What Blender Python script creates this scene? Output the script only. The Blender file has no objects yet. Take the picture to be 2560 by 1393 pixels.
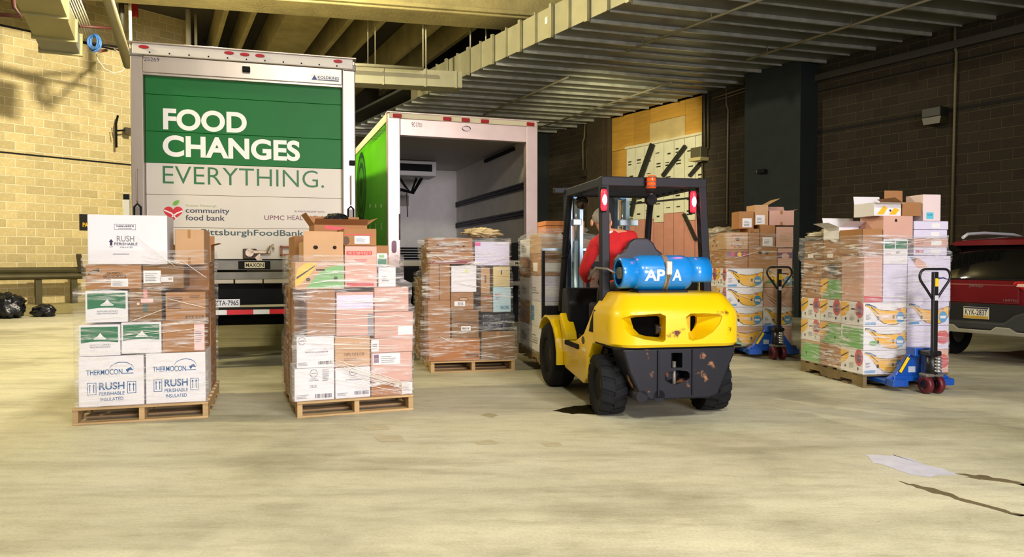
import bpy, bmesh, math, random
from mathutils import Vector, Matrix
R = math.radians
scene = bpy.context.scene
COL = scene.collection
random.seed(7)

# ---------------------------------------------------------------- camera
F_PX, CX, CY, HORIZON, CAM_H = 1850.0, 1280.0, 696.5, 652.0, 1.33
PITCH = math.atan((CY - HORIZON) / F_PX)
cam_data = bpy.data.cameras.new('camera')
cam = bpy.data.objects.new('camera', cam_data)
COL.objects.link(cam)
cam.location = (0, 0, CAM_H)
cam.rotation_euler = (math.pi / 2 - PITCH, 0, 0)
cam_data.sensor_width = 36.0
cam_data.lens = F_PX / 2560.0 * 36.0
cam_data.clip_end = 200
scene.camera = cam

# ---------------------------------------------------------------- exposure
scene.view_settings.view_transform = 'Standard'
scene.view_settings.look = 'None'
scene.view_settings.gamma = 1.0
scene.view_settings.use_curve_mapping = False
scene.view_settings.exposure = -0.3

# ---------------------------------------------------------------- world + lamps
world = bpy.data.worlds.new('world')
scene.world = world
world.use_nodes = True
bg = world.node_tree.nodes['Background']
bg.inputs['Color'].default_value = (0.95, 0.92, 0.85, 1)
bg.inputs['Strength'].default_value = 0.14


def area(name, loc, target, size, energy, color, spread=160, size_y=None):
    d = bpy.data.lights.new(name, 'AREA')
    d.energy = energy
    d.color = color
    d.size = size
    if size_y:
        d.shape = 'RECTANGLE'
        d.size_y = size_y
    d.spread = R(spread)
    o = bpy.data.objects.new(name, d)
    COL.objects.link(o)
    o.location = loc
    dv = Vector(target) - Vector(loc)
    o.rotation_euler = dv.to_track_quat('-Z', 'Y').to_euler()
    return o


WARM = (1.0, 0.88, 0.52)
COOL = (0.97, 0.90, 1.0)
# assumed lights, all unseen: overhead, cool from behind the camera, warm from the left
area('assumed_overhead_light', (0.6, -1.6, 6.6), (-1.5, 5.0, 0), 0.9, 310, (1.0, 0.97, 0.84), 140)  # overhead light assumed out of view, added without a fixture
area('assumed_overhead_light', (4.6, -1.4, 6.6), (3.0, 5.5, 0), 0.9, 190, (1.0, 0.96, 0.84), 112)  # second overhead light, added and unseen like the first
area('assumed_cool_light', (5.2, -6.0, 3.0), (-0.4, 7.0, 1.2), 4.0, 520, COOL, 100, 2.6)  # cool area light added behind the camera; the dock opening is only assumed
area('assumed_left_light', (-9.5, 5.5, 6.4), (-3.0, 9.0, 1.2), 0.8, 380, (1.0, 0.85, 0.46), 140)  # warm light assumed from the left, no lamp built for it


def flood(name, loc, target, energy, color, angle, blend=0.5, radius=0.1):
    d = bpy.data.lights.new(name, 'SPOT')
    d.energy = energy
    d.color = color
    d.spot_size = R(angle)
    d.spot_blend = blend
    d.shadow_soft_size = radius
    o = bpy.data.objects.new(name, d)
    COL.objects.link(o)
    o.location = loc
    dv = Vector(target) - Vector(loc)
    o.rotation_euler = dv.to_track_quat('-Z', 'Y').to_euler()
    return o


bay = bpy.data.lights.new('assumed_bay_light', 'POINT')  # point light assumed above the trucks, without a fixture
bay.energy = 2300
bay.color = (1.0, 0.9, 0.66)
bay.shadow_soft_size = 0.12
bay_o = bpy.data.objects.new('assumed_bay_light', bay)
COL.objects.link(bay_o)
bay_o.location = (-5.4, 13.2, 6.9)
flood('assumed_wall_flood', (-5.6, 13.1, 6.9), (-11.6, 19.4, 3.6), 2150, (1.0, 0.89, 0.72), 120, 0.6, 0.1)  # added spot next to the point light, assumed source brightening the left wall
flood('boarding_fill', (1.2, 15.5, 5.1), (3.6, 24.5, 3.0), 1600, WARM, 62, 0.5, 0.2)  # added fill spot without a fixture, brightening the boarding and far wall


# ---------------------------------------------------------------- measuring helpers
def ray(px, py):
    a, b = (px - CX) / F_PX, -(py - CY) / F_PX
    return Vector((a, math.cos(PITCH) + b * math.sin(PITCH), -math.sin(PITCH) + b * math.cos(PITCH)))


def on_ground(px, py, z=0.0):
    d = ray(px, py)
    t = (z - CAM_H) / d.z
    return Vector((0, 0, CAM_H)) + d * t


def on_plane(px, py, p0, n):
    d = ray(px, py)
    c = Vector((0, 0, CAM_H))
    t = (Vector(p0) - c).dot(n) / d.dot(n)
    return c + d * t


def project(p):
    q = Vector(p) - Vector((0, 0, CAM_H))
    f = q.y * math.cos(PITCH) - q.z * math.sin(PITCH)
    u = q.y * math.sin(PITCH) + q.z * math.cos(PITCH)
    if f <= 0.01:
        return None
    return CX + F_PX * q.x / f, CY - F_PX * u / f


def s2l(c):
    return c / 12.92 if c <= 0.04045 else ((c + 0.055) / 1.055) ** 2.4


def hexc(h):
    h = h.lstrip('#')
    return tuple(s2l(int(h[i:i + 2], 16) / 255) for i in (0, 2, 4)) + (1.0,)


# ---------------------------------------------------------------- materials
MATS = {}


def mat(key, col, rough=0.6, metal=0.0, var=0.0, scale=4.0, bump=0.0, bscale=None, col2=None, stretch=None,
        spec=0.5, emit=0.0, rnd=0.0, coat=0.0, thresh=None, detail=4.0, rvar=0.0):
    """Principled material; col2 + thresh gives blotches of a second colour, var a soft tone variation,
    rnd a per-object tone shift."""
    if key in MATS:
        return MATS[key]
    m = bpy.data.materials.new(key)
    m.use_nodes = True
    nt = m.node_tree
    b = nt.nodes['Principled BSDF']
    c = hexc(col) if isinstance(col, str) else col
    b.inputs['Base Color'].default_value = c
    b.inputs['Roughness'].default_value = rough
    b.inputs['Metallic'].default_value = metal
    b.inputs['Specular IOR Level'].default_value = spec
    if coat:
        b.inputs['Coat Weight'].default_value = coat
        b.inputs['Coat Roughness'].default_value = 0.08
    if emit:
        b.inputs['Emission Color'].default_value = c
        b.inputs['Emission Strength'].default_value = emit
    m.diffuse_color = c
    tc = None

    def coords(st):
        nonlocal tc
        if tc is None:
            tc = nt.nodes.new('ShaderNodeTexCoord')
        mp = nt.nodes.new('ShaderNodeMapping')
        nt.links.new(tc.outputs['Object'], mp.inputs['Vector'])
        if st:
            mp.inputs['Scale'].default_value = st
        return mp.outputs['Vector']

    out = None
    if var or col2:
        n = nt.nodes.new('ShaderNodeTexNoise')
        n.inputs['Scale'].default_value = scale
        n.inputs['Detail'].default_value = detail
        n.inputs['Roughness'].default_value = 0.6
        nt.links.new(coords(stretch), n.inputs['Vector'])
        ramp = nt.nodes.new('ShaderNodeValToRGB')
        nt.links.new(n.outputs['Fac'], ramp.inputs['Fac'])
        e = ramp.color_ramp.elements
        if col2:
            t = thresh if thresh is not None else 0.55
            e[0].position = t
            e[0].color = c
            e[1].position = min(0.99, t + 0.06)
            e[1].color = hexc(col2) if isinstance(col2, str) else col2
        else:
            e[0].position = 0.3
            e[1].position = 0.7
            e[0].color = tuple(x * (1 - var) for x in c[:3]) + (1,)
            e[1].color = tuple(min(1, x * (1 + var)) for x in c[:3]) + (1,)
        out = ramp.outputs['Color']
        if rvar:
            mr = nt.nodes.new('ShaderNodeMapRange')
            mr.inputs['To Min'].default_value = max(0.02, rough - rvar)
            mr.inputs['To Max'].default_value = min(1, rough + rvar)
            nt.links.new(n.outputs['Fac'], mr.inputs['Value'])
            nt.links.new(mr.outputs['Result'], b.inputs['Roughness'])
    if rnd:
        oi = nt.nodes.new('ShaderNodeObjectInfo')
        ge = nt.nodes.new('ShaderNodeNewGeometry')
        ad = nt.nodes.new('ShaderNodeMath')
        ad.operation = 'ADD'
        nt.links.new(oi.outputs['Random'], ad.inputs[0])
        nt.links.new(ge.outputs['Random Per Island'], ad.inputs[1])
        fr = nt.nodes.new('ShaderNodeMath')
        fr.operation = 'FRACT'
        nt.links.new(ad.outputs[0], fr.inputs[0])
        mr = nt.nodes.new('ShaderNodeMapRange')
        mr.inputs['To Min'].default_value = 1 - rnd
        mr.inputs['To Max'].default_value = 1 + rnd
        nt.links.new(fr.outputs[0], mr.inputs['Value'])
        hs = nt.nodes.new('ShaderNodeHueSaturation')
        if out:
            nt.links.new(out, hs.inputs['Color'])
        else:
            hs.inputs['Color'].default_value = c
        nt.links.new(mr.outputs['Result'], hs.inputs['Value'])
        out = hs.outputs['Color']
    if out:
        nt.links.new(out, b.inputs['Base Color'])
    if bump:
        n2 = nt.nodes.new('ShaderNodeTexNoise')
        n2.inputs['Scale'].default_value = bscale or scale * 6
        n2.inputs['Detail'].default_value = 5
        nt.links.new(coords(stretch), n2.inputs['Vector'])
        bp = nt.nodes.new('ShaderNodeBump')
        bp.inputs['Strength'].default_value = bump
        bp.inputs['Distance'].default_value = 0.02
        nt.links.new(n2.outputs['Fac'], bp.inputs['Height'])
        nt.links.new(bp.outputs['Normal'], b.inputs['Normal'])
    MATS[key] = m
    return m


# ---------------------------------------------------------------- mesh builder
class MB:
    def __init__(self):
        self.v, self.f, self.sm = [], [], []

    def add(self, vs, fs, M=None, smooth=False):
        o = len(self.v)
        for p in vs:
            p = Vector(p)
            self.v.append(M @ p if M is not None else p)
        for q in fs:
            self.f.append([i + o for i in q])
            self.sm.append(smooth)
        return self

    def box(self, x0, x1, y0, y1, z0, z1, M=None):
        vs = [(x0, y0, z0), (x1, y0, z0), (x1, y1, z0), (x0, y1, z0), (x0, y0, z1), (x1, y0, z1), (x1, y1, z1), (x0, y1, z1)]
        return self.add(vs, [(0, 3, 2, 1), (4, 5, 6, 7), (0, 1, 5, 4), (1, 2, 6, 5), (2, 3, 7, 6), (3, 0, 4, 7)], M)

    def bar(self, p0, p1, w, h, up=(0, 0, 1)):
        p0, p1 = Vector(p0), Vector(p1)
        d = (p1 - p0)
        L = d.length
        d.normalize()
        upv = Vector(up)
        s = d.cross(upv)
        if s.length < 1e-4:
            s = d.cross(Vector((0, 1, 0)))
        s.normalize()
        t = s.cross(d)
        M = Matrix((s, d, t)).transposed().to_4x4()
        M.translation = p0
        return self.box(-w / 2, w / 2, 0, L, -h / 2, h / 2, M)

    def prism(self, poly, d0, d1, axis='y', M=None, smooth=False):
        """poly: 2-D outline; extruded from d0 to d1 along axis (y: poly is x,z; z: poly is x,y; x: poly is y,z)"""
        n = len(poly)

        def P(a, b, d):
            return (a, d, b) if axis == 'y' else ((a, b, d) if axis == 'z' else (d, a, b))
        ar = sum(poly[i][0] * poly[(i + 1) % n][1] - poly[(i + 1) % n][0] * poly[i][1] for i in range(n))
        if ar < 0:
            poly = poly[::-1]
        vs = [P(a, b, d0) for a, b in poly] + [P(a, b, d1) for a, b in poly]
        flip = (axis == 'y')
        fs = []
        lo, hi = list(range(n)), list(range(n, 2 * n))
        if (d1 > d0) != flip:
            fs.append(lo[::-1])
            fs.append(hi)
            side = [(i, (i + 1) % n, n + (i + 1) % n, n + i) for i in range(n)]
        else:
            fs.append(lo)
            fs.append(hi[::-1])
            side = [(i, n + i, n + (i + 1) % n, (i + 1) % n) for i in range(n)]
        o = len(self.v)
        self.add(vs, fs, M, False)
        for q in side:
            self.f.append([i + o for i in q])
            self.sm.append(smooth)
        return self

    def cyl(self, p0, p1, r0, r1=None, n=16, caps=True, smooth=True):
        r1 = r0 if r1 is None else r1
        p0, p1 = Vector(p0), Vector(p1)
        d = (p1 - p0).normalized()
        a = d.orthogonal().normalized()
        b = d.cross(a)
        vs = []
        for p, r in ((p0, r0), (p1, r1)):
            for i in range(n):
                t = 2 * math.pi * i / n
                vs.append(p + (a * math.cos(t) + b * math.sin(t)) * r)
        self.add(vs, [(i, (i + 1) % n, n + (i + 1) % n, n + i) for i in range(n)], None, smooth)
        if caps:
            o = len(self.v) - 2 * n
            self.f.append([o + i for i in range(n)][::-1])
            self.f.append([o + n + i for i in range(n)])
            self.sm += [False, False]
        return self

    def tube(self, pts, r, n=10, closed=False, caps=True):
        pts = [Vector(p) for p in pts]
        m = len(pts)
        rs = r if isinstance(r, (list, tuple)) else [r] * m
        tang = []
        for i in range(m):
            if closed:
                t = pts[(i + 1) % m] - pts[i - 1]
            else:
                t = pts[min(i + 1, m - 1)] - pts[max(i - 1, 0)]
            tang.append(t.normalized())
        a = tang[0].orthogonal().normalized()
        vs = []
        for i in range(m):
            a = (a - tang[i] * a.dot(tang[i])).normalized()
            b = tang[i].cross(a)
            for k in range(n):
                t = 2 * math.pi * k / n
                vs.append(pts[i] + (a * math.cos(t) + b * math.sin(t)) * rs[i])
        fs = []
        for i in range(m if closed else m - 1):
            j = (i + 1) % m
            for k in range(n):
                k2 = (k + 1) % n
                fs.append((i * n + k, i * n + k2, j * n + k2, j * n + k))
        self.add(vs, fs, None, True)
        if caps and not closed:
            o = len(self.v) - m * n
            self.f.append([o + k for k in range(n)][::-1])
            self.f.append([o + (m - 1) * n + k for k in range(n)])
            self.sm += [False, False]
        return self

    def lathe(self, prof, n=32, M=None, smooth=True, closed=False):
        """prof: (r, z) pairs turned round z"""
        vs, fs = [], []
        m = len(prof)
        for r, z in prof:
            for k in range(n):
                t = 2 * math.pi * k / n
                vs.append((r * math.cos(t), r * math.sin(t), z))
        for i in range(m if closed else m - 1):
            j = (i + 1) % m
            for k in range(n):
                k2 = (k + 1) % n
                fs.append((i * n + k, i * n + k2, j * n + k2, j * n + k))
        return self.add(vs, fs, M, smooth)

    def grid(self, rows, smooth=True, closed=False, M=None):
        """rows: list of point rows, faces between"""
        n = len(rows[0])
        vs = [p for r in rows for p in r]
        fs = []
        for i in range(len(rows) - 1):
            for k in range(n if closed else n - 1):
                k2 = (k + 1) % n
                fs.append((i * n + k, i * n + k2, (i + 1) * n + k2, (i + 1) * n + k))
        return self.add(vs, fs, M, smooth)

    def mesh(self, name, bevel=0.0, seg=2, fix=False):
        me = bpy.data.meshes.new(name)
        me.from_pydata([tuple(p) for p in self.v], [], self.f)
        me.polygons.foreach_set('use_smooth', self.sm)
        if bevel or fix:
            bm = bmesh.new()
            bm.from_mesh(me)
            if fix:
                bmesh.ops.remove_doubles(bm, verts=bm.verts, dist=1e-5)
                bmesh.ops.recalc_face_normals(bm, faces=bm.faces)
            if bevel:
                ed = [e for e in bm.edges if len(e.link_faces) == 2 and e.calc_face_angle(0) > R(28)]
                bmesh.ops.bevel(bm, geom=ed, offset=bevel, segments=seg, affect='EDGES', profile=0.5, clamp_overlap=True)
            bm.to_mesh(me)
            bm.free()
        me.update()
        return me

    def build(self, name, m, parent=None, bevel=0.0, seg=2, fix=False, loc=None, rot=None):
        me = self.mesh(name, bevel, seg, fix)
        return link(name, me, m, parent, loc, rot)


def link(name, me, m=None, parent=None, loc=None, rot=None):
    if m is not None and not me.materials:
        me.materials.append(m)
    o = bpy.data.objects.new(name, me)
    COL.objects.link(o)
    o.parent = parent
    if loc is not None:
        o.location = loc
    if rot is not None:
        o.rotation_euler = rot
    return o


def thing(name, label, cat, loc=(0, 0, 0), rz=0.0, group=None):
    o = bpy.data.objects.new(name, None)
    COL.objects.link(o)
    o.empty_display_size = 0.1
    o.location = loc
    o.rotation_euler = (0, 0, rz)
    o['label'] = label
    o['category'] = cat
    if group:
        o['group'] = group
    return o


def tag(o, label, cat, group=None):
    o['label'] = label
    o['category'] = cat
    if group:
        o['group'] = group
    return o


def struct(o, label=None, cat=None):
    o['kind'] = 'structure'
    if label:
        o['label'] = label
    if cat:
        o['category'] = cat
    return o


def struct_empty(name, loc, rz, label=None, cat=None):
    o = bpy.data.objects.new(name, None)
    COL.objects.link(o)
    o.location = loc
    o.rotation_euler = (0, 0, rz)
    return struct(o, label, cat)


TEXTS = {}


def text_mesh(s, bold=0.0, spacing=1.0):
    k = (s, bold, spacing)
    if k in TEXTS:
        return TEXTS[k]
    cu = bpy.data.curves.new('lettering', 'FONT')
    cu.body = s
    cu.size = 1.0
    cu.offset = bold
    cu.space_character = spacing
    cu.resolution_u = 7 if bold > 0.03 else 4
    cu.align_x = 'LEFT'
    o = bpy.data.objects.new('lettering', cu)
    COL.objects.link(o)
    dg = bpy.context.evaluated_depsgraph_get()
    me = bpy.data.meshes.new_from_object(o.evaluated_get(dg))
    bpy.data.objects.remove(o)
    xs = [v.co.x for v in me.vertices]
    ys = [v.co.y for v in me.vertices]
    co = [(v.co.x, v.co.y) for v in me.vertices]
    fs = [tuple(p.vertices) for p in me.polygons]
    bpy.data.meshes.remove(me)
    TEXTS[k] = (co, fs, min(xs), max(xs), min(ys), max(ys))
    return TEXTS[k]


def lettering(parent, s, x0, x1, z0, z1, y, m, bold=0.0, face='front', name='lettering', spacing=1.0, tilt=0.0):
    """Flat print of the words s, filling x0..x1 by z0..z1 on a face of its parent.
    face front: plane y = const seen from -y; left: plane x = y seen from -x (x runs along -y)."""
    co, fs, a0, a1, b0, b1 = text_mesh(s, bold, spacing)
    sx, sz = (x1 - x0) / (a1 - a0), (z1 - z0) / (b1 - b0)
    vs = []
    for a, b in co:
        px, pz = x0 + (a - a0) * sx, z0 + (b - b0) * sz
        pz += tilt * (px - x0)
        vs.append((px, y, pz) if face == 'front' else (y, -px, pz))
    me = bpy.data.meshes.new(name)
    me.from_pydata(vs, [], fs)
    return link(name, me, m, parent)


def flat(parent, poly, y, m, name='print', face='front', thick=0.0008):
    """thin flat print / sticker: outline poly (x,z) on the plane y"""
    b = MB()
    if face == 'front':
        b.prism(poly, y, y - thick, 'y')
    else:
        b.prism([(-a, c) for a, c in poly], y, y - thick, 'x')
    return b.build(name, m, parent, fix=True)


def rect(x0, x1, z0, z1):
    return [(x0, z0), (x1, z0), (x1, z1), (x0, z1)]


def ellipse(cx, cz, rx, rz, n=20):
    return [(cx + rx * math.cos(2 * math.pi * i / n), cz + rz * math.sin(2 * math.pi * i / n)) for i in range(n)]
# ================================================================ SETTING
# floor -----------------------------------------------------------
def floor_material():
    m = bpy.data.materials.new('worn_concrete')
    m.use_nodes = True
    nt = m.node_tree
    N, L = nt.nodes, nt.links
    b = N['Principled BSDF']
    tc = N.new('ShaderNodeTexCoord')

    def noise(scale, detail=5, st=None, rot=0, rough=0.6, loc=(0, 0, 0)):
        mp = N.new('ShaderNodeMapping')
        L.new(tc.outputs['Object'], mp.inputs['Vector'])
        if st:
            mp.inputs['Scale'].default_value = st
        mp.inputs['Rotation'].default_value = (0, 0, rot)
        mp.inputs['Location'].default_value = loc
        n = N.new('ShaderNodeTexNoise')
        n.inputs['Scale'].default_value = scale
        n.inputs['Detail'].default_value = detail
        n.inputs['Roughness'].default_value = rough
        L.new(mp.outputs['Vector'], n.inputs['Vector'])
        return n.outputs['Fac']

    def ramp(fac, stops):
        r = N.new('ShaderNodeValToRGB')
        L.new(fac, r.inputs['Fac'])
        e = r.color_ramp.elements
        while len(e) < len(stops):
            e.new(0.5)
        for i, (p, c) in enumerate(stops):
            e[i].position = p
            e[i].color = c
        return r.outputs['Color']

    def mix(a, bcol, fac, mode='MIX'):
        x = N.new('ShaderNodeMix')
        x.data_type = 'RGBA'
        x.blend_type = mode
        for sock, val in ((x.inputs[0], fac), (x.inputs[6], a), (x.inputs[7], bcol)):
            if hasattr(val, 'is_output'):
                L.new(val, sock)
            else:
                sock.default_value = val
        return x.outputs[2]

    base = ramp(noise(0.55, 6, rot=0.4), [(0.34, hexc('aaa68c')), (0.5, hexc('cfcbb0')), (0.75, hexc('dbd8c2'))])
    streak = ramp(noise(1.6, 6, (0.22, 1.6, 1), rot=-0.15), [(0.28, (0.6, 0.59, 0.53, 1)), (0.5, (0.97, 0.97, 0.97, 1)), (0.72, (1.1, 1.09, 1.05, 1))])
    c = mix(base, streak, 0.75, 'MULTIPLY')
    grit = ramp(noise(60, 3), [(0.3, (0.78, 0.77, 0.73, 1)), (0.6, (1.04, 1.04, 1.04, 1))])
    c = mix(c, grit, 0.55, 'MULTIPLY')
    fine = ramp(noise(5.5, 9, (0.5, 1.6, 1), rot=0.25, rough=0.72, loc=(5, 7, 0)), [(0.32, (0.66, 0.65, 0.57, 1)), (0.5, (0.98, 0.98, 0.98, 1)), (0.68, (1.1, 1.1, 1.08, 1))])
    c = mix(c, fine, 0.6, 'MULTIPLY')
    spots = ramp(noise(3.2, 8, rough=0.75, loc=(3, 1, 0)), [(0.66, (0, 0, 0, 1)), (0.72, (1, 1, 1, 1))])
    c = mix(c, hexc('6b6148'), spots)
    stains = ramp(noise(0.8, 7, (0.35, 1.3, 1), rot=-0.2, loc=(8, 2, 0)), [(0.62, (0, 0, 0, 1)), (0.78, (0.75, 0.75, 0.75, 1))])
    c = mix(c, hexc('6f6749'), stains)
    L.new(c, b.inputs['Base Color'])
    rr = N.new('ShaderNodeMapRange')
    L.new(noise(1.3, 6), rr.inputs['Value'])
    rr.inputs['To Min'].default_value = 0.42
    rr.inputs['To Max'].default_value = 0.75
    L.new(rr.outputs['Result'], b.inputs['Roughness'])
    bp = N.new('ShaderNodeBump')
    bp.inputs['Strength'].default_value = 0.25
    bp.inputs['Distance'].default_value = 0.01
    L.new(noise(45, 4), bp.inputs['Height'])
    L.new(bp.outputs['Normal'], b.inputs['Normal'])
    return m


fl = MB()
fl.add([(-26, -12, 0), (22, -12, 0), (22, 36, 0), (-26, 36, 0)], [(0, 1, 2, 3)])
floor_o = struct(fl.build('floor', floor_material()), 'worn beige concrete floor of the loading dock', 'floor')

# wet patch, oily puddle, square patched holes and scrapes on the floor
random.seed(3)


def blob(pts_px, name, label, cat, m, z=0.0012, jag=0.0):
    pts = [on_ground(x, y) for x, y in pts_px]
    out = []
    n = len(pts)
    for i in range(n):
        a, c = pts[i], pts[(i + 1) % n]
        for k in range(4):
            p = a.lerp(c, k / 4)
            if k:
                p += Vector((random.uniform(-jag, jag), random.uniform(-jag, jag), 0))
            out.append((p.x, p.y))
    cx_, cy_ = sum(p[0] for p in out) / len(out), sum(p[1] for p in out) / len(out)
    b = MB()
    vs = [(x - cx_, y - cy_, z) for x, y in out]
    b.add(vs, [tuple(range(len(vs)))])
    o = b.build(name, m, floor_o, fix=True, loc=(cx_, cy_, 0))
    for p in o.data.polygons:
        pass
    return o


wetm = mat('wet_sheen_patch', 'd3d4e2', 0.3, 0, 0.12, 9, spec=0.6)  # wet concrete; the pale bluish tone paints in its reflected cool light
oil = mat('oil_stain', '2c2613', 0.12, 0, 0.3, 5, spec=0.7)
scr = mat('dark_scrape', '6a5f43', 0.6, 0, 0.2, 6)
pat = mat('floor_patch', 'bdb496', 0.6, 0, 0.12, 9)
blob([(2160, 1138), (2235, 1138), (2270, 1146), (2310, 1162), (2365, 1175), (2395, 1190), (2330, 1192), (2275, 1187), (2235, 1172), (2180, 1158)],
     'wet_sheen_patch', '', '', wetm, jag=0.025)
blob([(1380, 1027), (1410, 1020), (1470, 1012), (1540, 1018), (1560, 1030), (1500, 1036), (1430, 1036)], 'oil_stain', '', '', oil, jag=0.02)
blob([(1198, 1038), (1222, 1033), (1248, 1038), (1230, 1045)], 'floor_chip', '', '', mat('chip', 'ada581', 0.5), jag=0.01)
for q in ([(932, 1090), (1000, 1088), (1014, 1104), (950, 1106)], [(1181, 1104), (1230, 1100), (1246, 1110), (1195, 1113)],
          [(1348, 1108), (1395, 1106), (1408, 1114), (1368, 1118)], [(908, 1066), (965, 1064), (975, 1074), (920, 1076)]):
    blob(q, 'floor_patch', '', '', pat, jag=0.0)
blob([(2245, 1203), (2300, 1215), (2360, 1230), (2450, 1258), (2560, 1287), (2560, 1294), (2440, 1262), (2350, 1236), (2290, 1220)], 'floor_scrape', '', '', scr, jag=0.02)
blob([(2400, 1185), (2470, 1190), (2560, 1210), (2560, 1216), (2480, 1202), (2420, 1194)], 'floor_scrape', '', '', scr, jag=0.03)

# concrete block walls --------------------------------------------
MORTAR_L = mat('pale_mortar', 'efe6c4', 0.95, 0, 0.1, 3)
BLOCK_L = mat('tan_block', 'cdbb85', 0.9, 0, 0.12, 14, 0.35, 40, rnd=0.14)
MORTAR_R = mat('shaded_mortar', '4d442f', 0.95, 0, 0.1, 3)
BLOCK_R = mat('shaded_block', '2c2417', 0.9, 0, 0.15, 14, 0.35, 40, rnd=0.22)  # block and mortar coloured darker than the left wall's to stand for shade
DARK = mat('dark_gap', '15130f', 0.9)  # near-black of the control joints and the opening's backing


def block_wall(root, x0, x1, z0, z1, bm_, mm, ch=0.203, bw=0.406, windows=(), limit=300, skip=None, M=None, gap=None):
    """Courses of blocks with recessed joints on the front (-y) of root's local frame."""
    M = root.matrix_basis if M is None else M
    g = 0.014
    for (ma, mb_) in (((x0, x1),) if gap is None else ((x0, gap[0]), (gap[1], x1))):
        MB().box(ma, mb_, 0.007, 0.29, z0, z1).build('mortar_backing', mm, root)
    full = MB().box(-bw / 2 + g / 2, bw / 2 - g / 2, 0, 0.02, -ch / 2 + g / 2, ch / 2 - g / 2).mesh('block', bevel=0.004, seg=1)
    full.materials.append(bm_)
    cand, rest = [], MB()
    row, z = 0, z0
    while z + ch <= z1 + 1e-3:
        x = x0 - (bw / 2 if row % 2 else 0)
        while x < x1 - 0.02:
            a, c = max(x, x0), min(x + bw, x1)
            if gap and a < gap[0] < c:
                c = gap[0]
            if gap and a < gap[1] < c:
                a = gap[1]
            if c - a > 0.05:
                cx_, cz_ = (a + c) / 2, z + ch / 2
                if not (skip and skip(cx_, cz_)):
                    wpt = M @ Vector((cx_, 0, cz_))
                    pr = project(wpt)
                    whole = (c - a) > bw - 1e-3
                    seen = pr and whole and any(w[0] <= pr[0] <= w[2] and w[1] <= pr[1] <= w[3] for w in windows)
                    if seen:
                        cand.append((wpt.length, cx_, cz_))
                    else:
                        rest.box(a + g / 2, c - g / 2, 0, 0.02, z + g / 2, z + ch - g / 2)
            x += bw
        row += 1
        z += ch
    cand.sort()
    for i, (_, cx_, cz_) in enumerate(cand):
        if i < limit:
            o = bpy.data.objects.new('block', full)
            COL.objects.link(o)
            o.parent = root
            o.location = (cx_, random.uniform(-0.0015, 0.0015), cz_)
        else:
            rest.box(cx_ - bw / 2 + g / 2, cx_ + bw / 2 - g / 2, 0, 0.02, cz_ - ch / 2 + g / 2, cz_ + ch / 2 - g / 2)
    if rest.v:
        o = rest.build('block_courses', bm_, root)
        o['kind'] = 'stuff'


# left wall: through (-12.6, 18.2), runs back to the right
LW_D = Vector((0.62, 0.785, 0)).normalized()
LW_ANG = math.atan2(LW_D.y, LW_D.x)
LW_O = Vector((-12.6, 18.2, 0)) - LW_D * 5.0
wall_left = struct_empty('wall_left', LW_O, LW_ANG, 'pale yellow lit concrete block wall behind the guard rail', 'wall')
block_wall(wall_left, 0, 9.9, 0.0, 9.4, BLOCK_L, MORTAR_L, 0.215, 0.43,
           windows=((-30, -20, 335, 640), (340, -20, 478, 118)))
b = MB()
b.box(0, 9.9, -0.012, 0.02, 3.98, 4.02)
b.build('control_joint', DARK, wall_left)
b = MB()
b.box(0, 9.9, -0.012, 0.02, 7.08, 7.13)
b.build('control_joint', DARK, wall_left)

# right wall
RW_ANG = math.atan2(-0.854, 0.52)
RW_FAR = Vector((17.92 - 0.609 * 32.0, 32.0, 0))
wall_right = struct_empty('wall_right', RW_FAR, RW_ANG, 'concrete block wall behind the red car, darkened for shade', 'wall')
WRM = wall_right.matrix_basis.copy()
WR_INV = WRM.inverted()


def rw_x(px):
    """distance along the right wall at an image column"""
    k = (px - CX) / F_PX
    Y = 17.92 / (k + 0.609)
    p = WR_INV @ Vector((k * Y, Y, 0))
    return p.x


OPEN0, OPEN1 = rw_x(1517), rw_x(1752)
CEIL = 6.0


def in_opening(x, z):
    return OPEN0 < x < OPEN1


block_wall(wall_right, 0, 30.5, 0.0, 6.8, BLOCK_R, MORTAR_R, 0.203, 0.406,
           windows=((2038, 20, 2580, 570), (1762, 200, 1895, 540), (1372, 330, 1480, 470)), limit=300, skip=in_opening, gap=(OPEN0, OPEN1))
b = MB()
b.box(rw_x(2034), 30.5, -0.014, 0.02, 4.33, 4.39)
b.build('control_joint', DARK, wall_right)
b = MB()
b.box(rw_x(2034), 30.5, -0.12, 0.02, 5.55, 5.7)
b.build('ledge', mat('dark_ledge', '3a3730', 0.8), wall_right)
b = MB()
b.box(rw_x(2034), 30.5, -0.02, 0.02, 5.3, 5.33)
b.build('control_joint', DARK, wall_right)

# pilasters on the right wall
PIL = mat('dark_paint', '1c2423', 0.8, 0, 0.15, 3)
b = MB()
x0 = rw_x(1900)
b.box(x0, x0 + 1.65, -0.62, 0.05, 0, CEIL)
pil = struct(b.build('wall_column', PIL, bevel=0.01), 'tall dark painted column against the right wall', 'column')
pil.matrix_basis = WRM
x0 = rw_x(1478)
b = MB()
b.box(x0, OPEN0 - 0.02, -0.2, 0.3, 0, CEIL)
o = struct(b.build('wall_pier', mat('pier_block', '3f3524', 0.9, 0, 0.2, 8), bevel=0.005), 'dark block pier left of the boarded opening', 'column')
o.matrix_basis = WRM
b = MB()
b.box(rw_x(1342), rw_x(1372), -0.45, 0.3, 0, CEIL)
o = struct(b.build('wall_column', PIL, bevel=0.01), 'dark green column at the far end of the right wall', 'column')
o.matrix_basis = WRM

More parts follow.
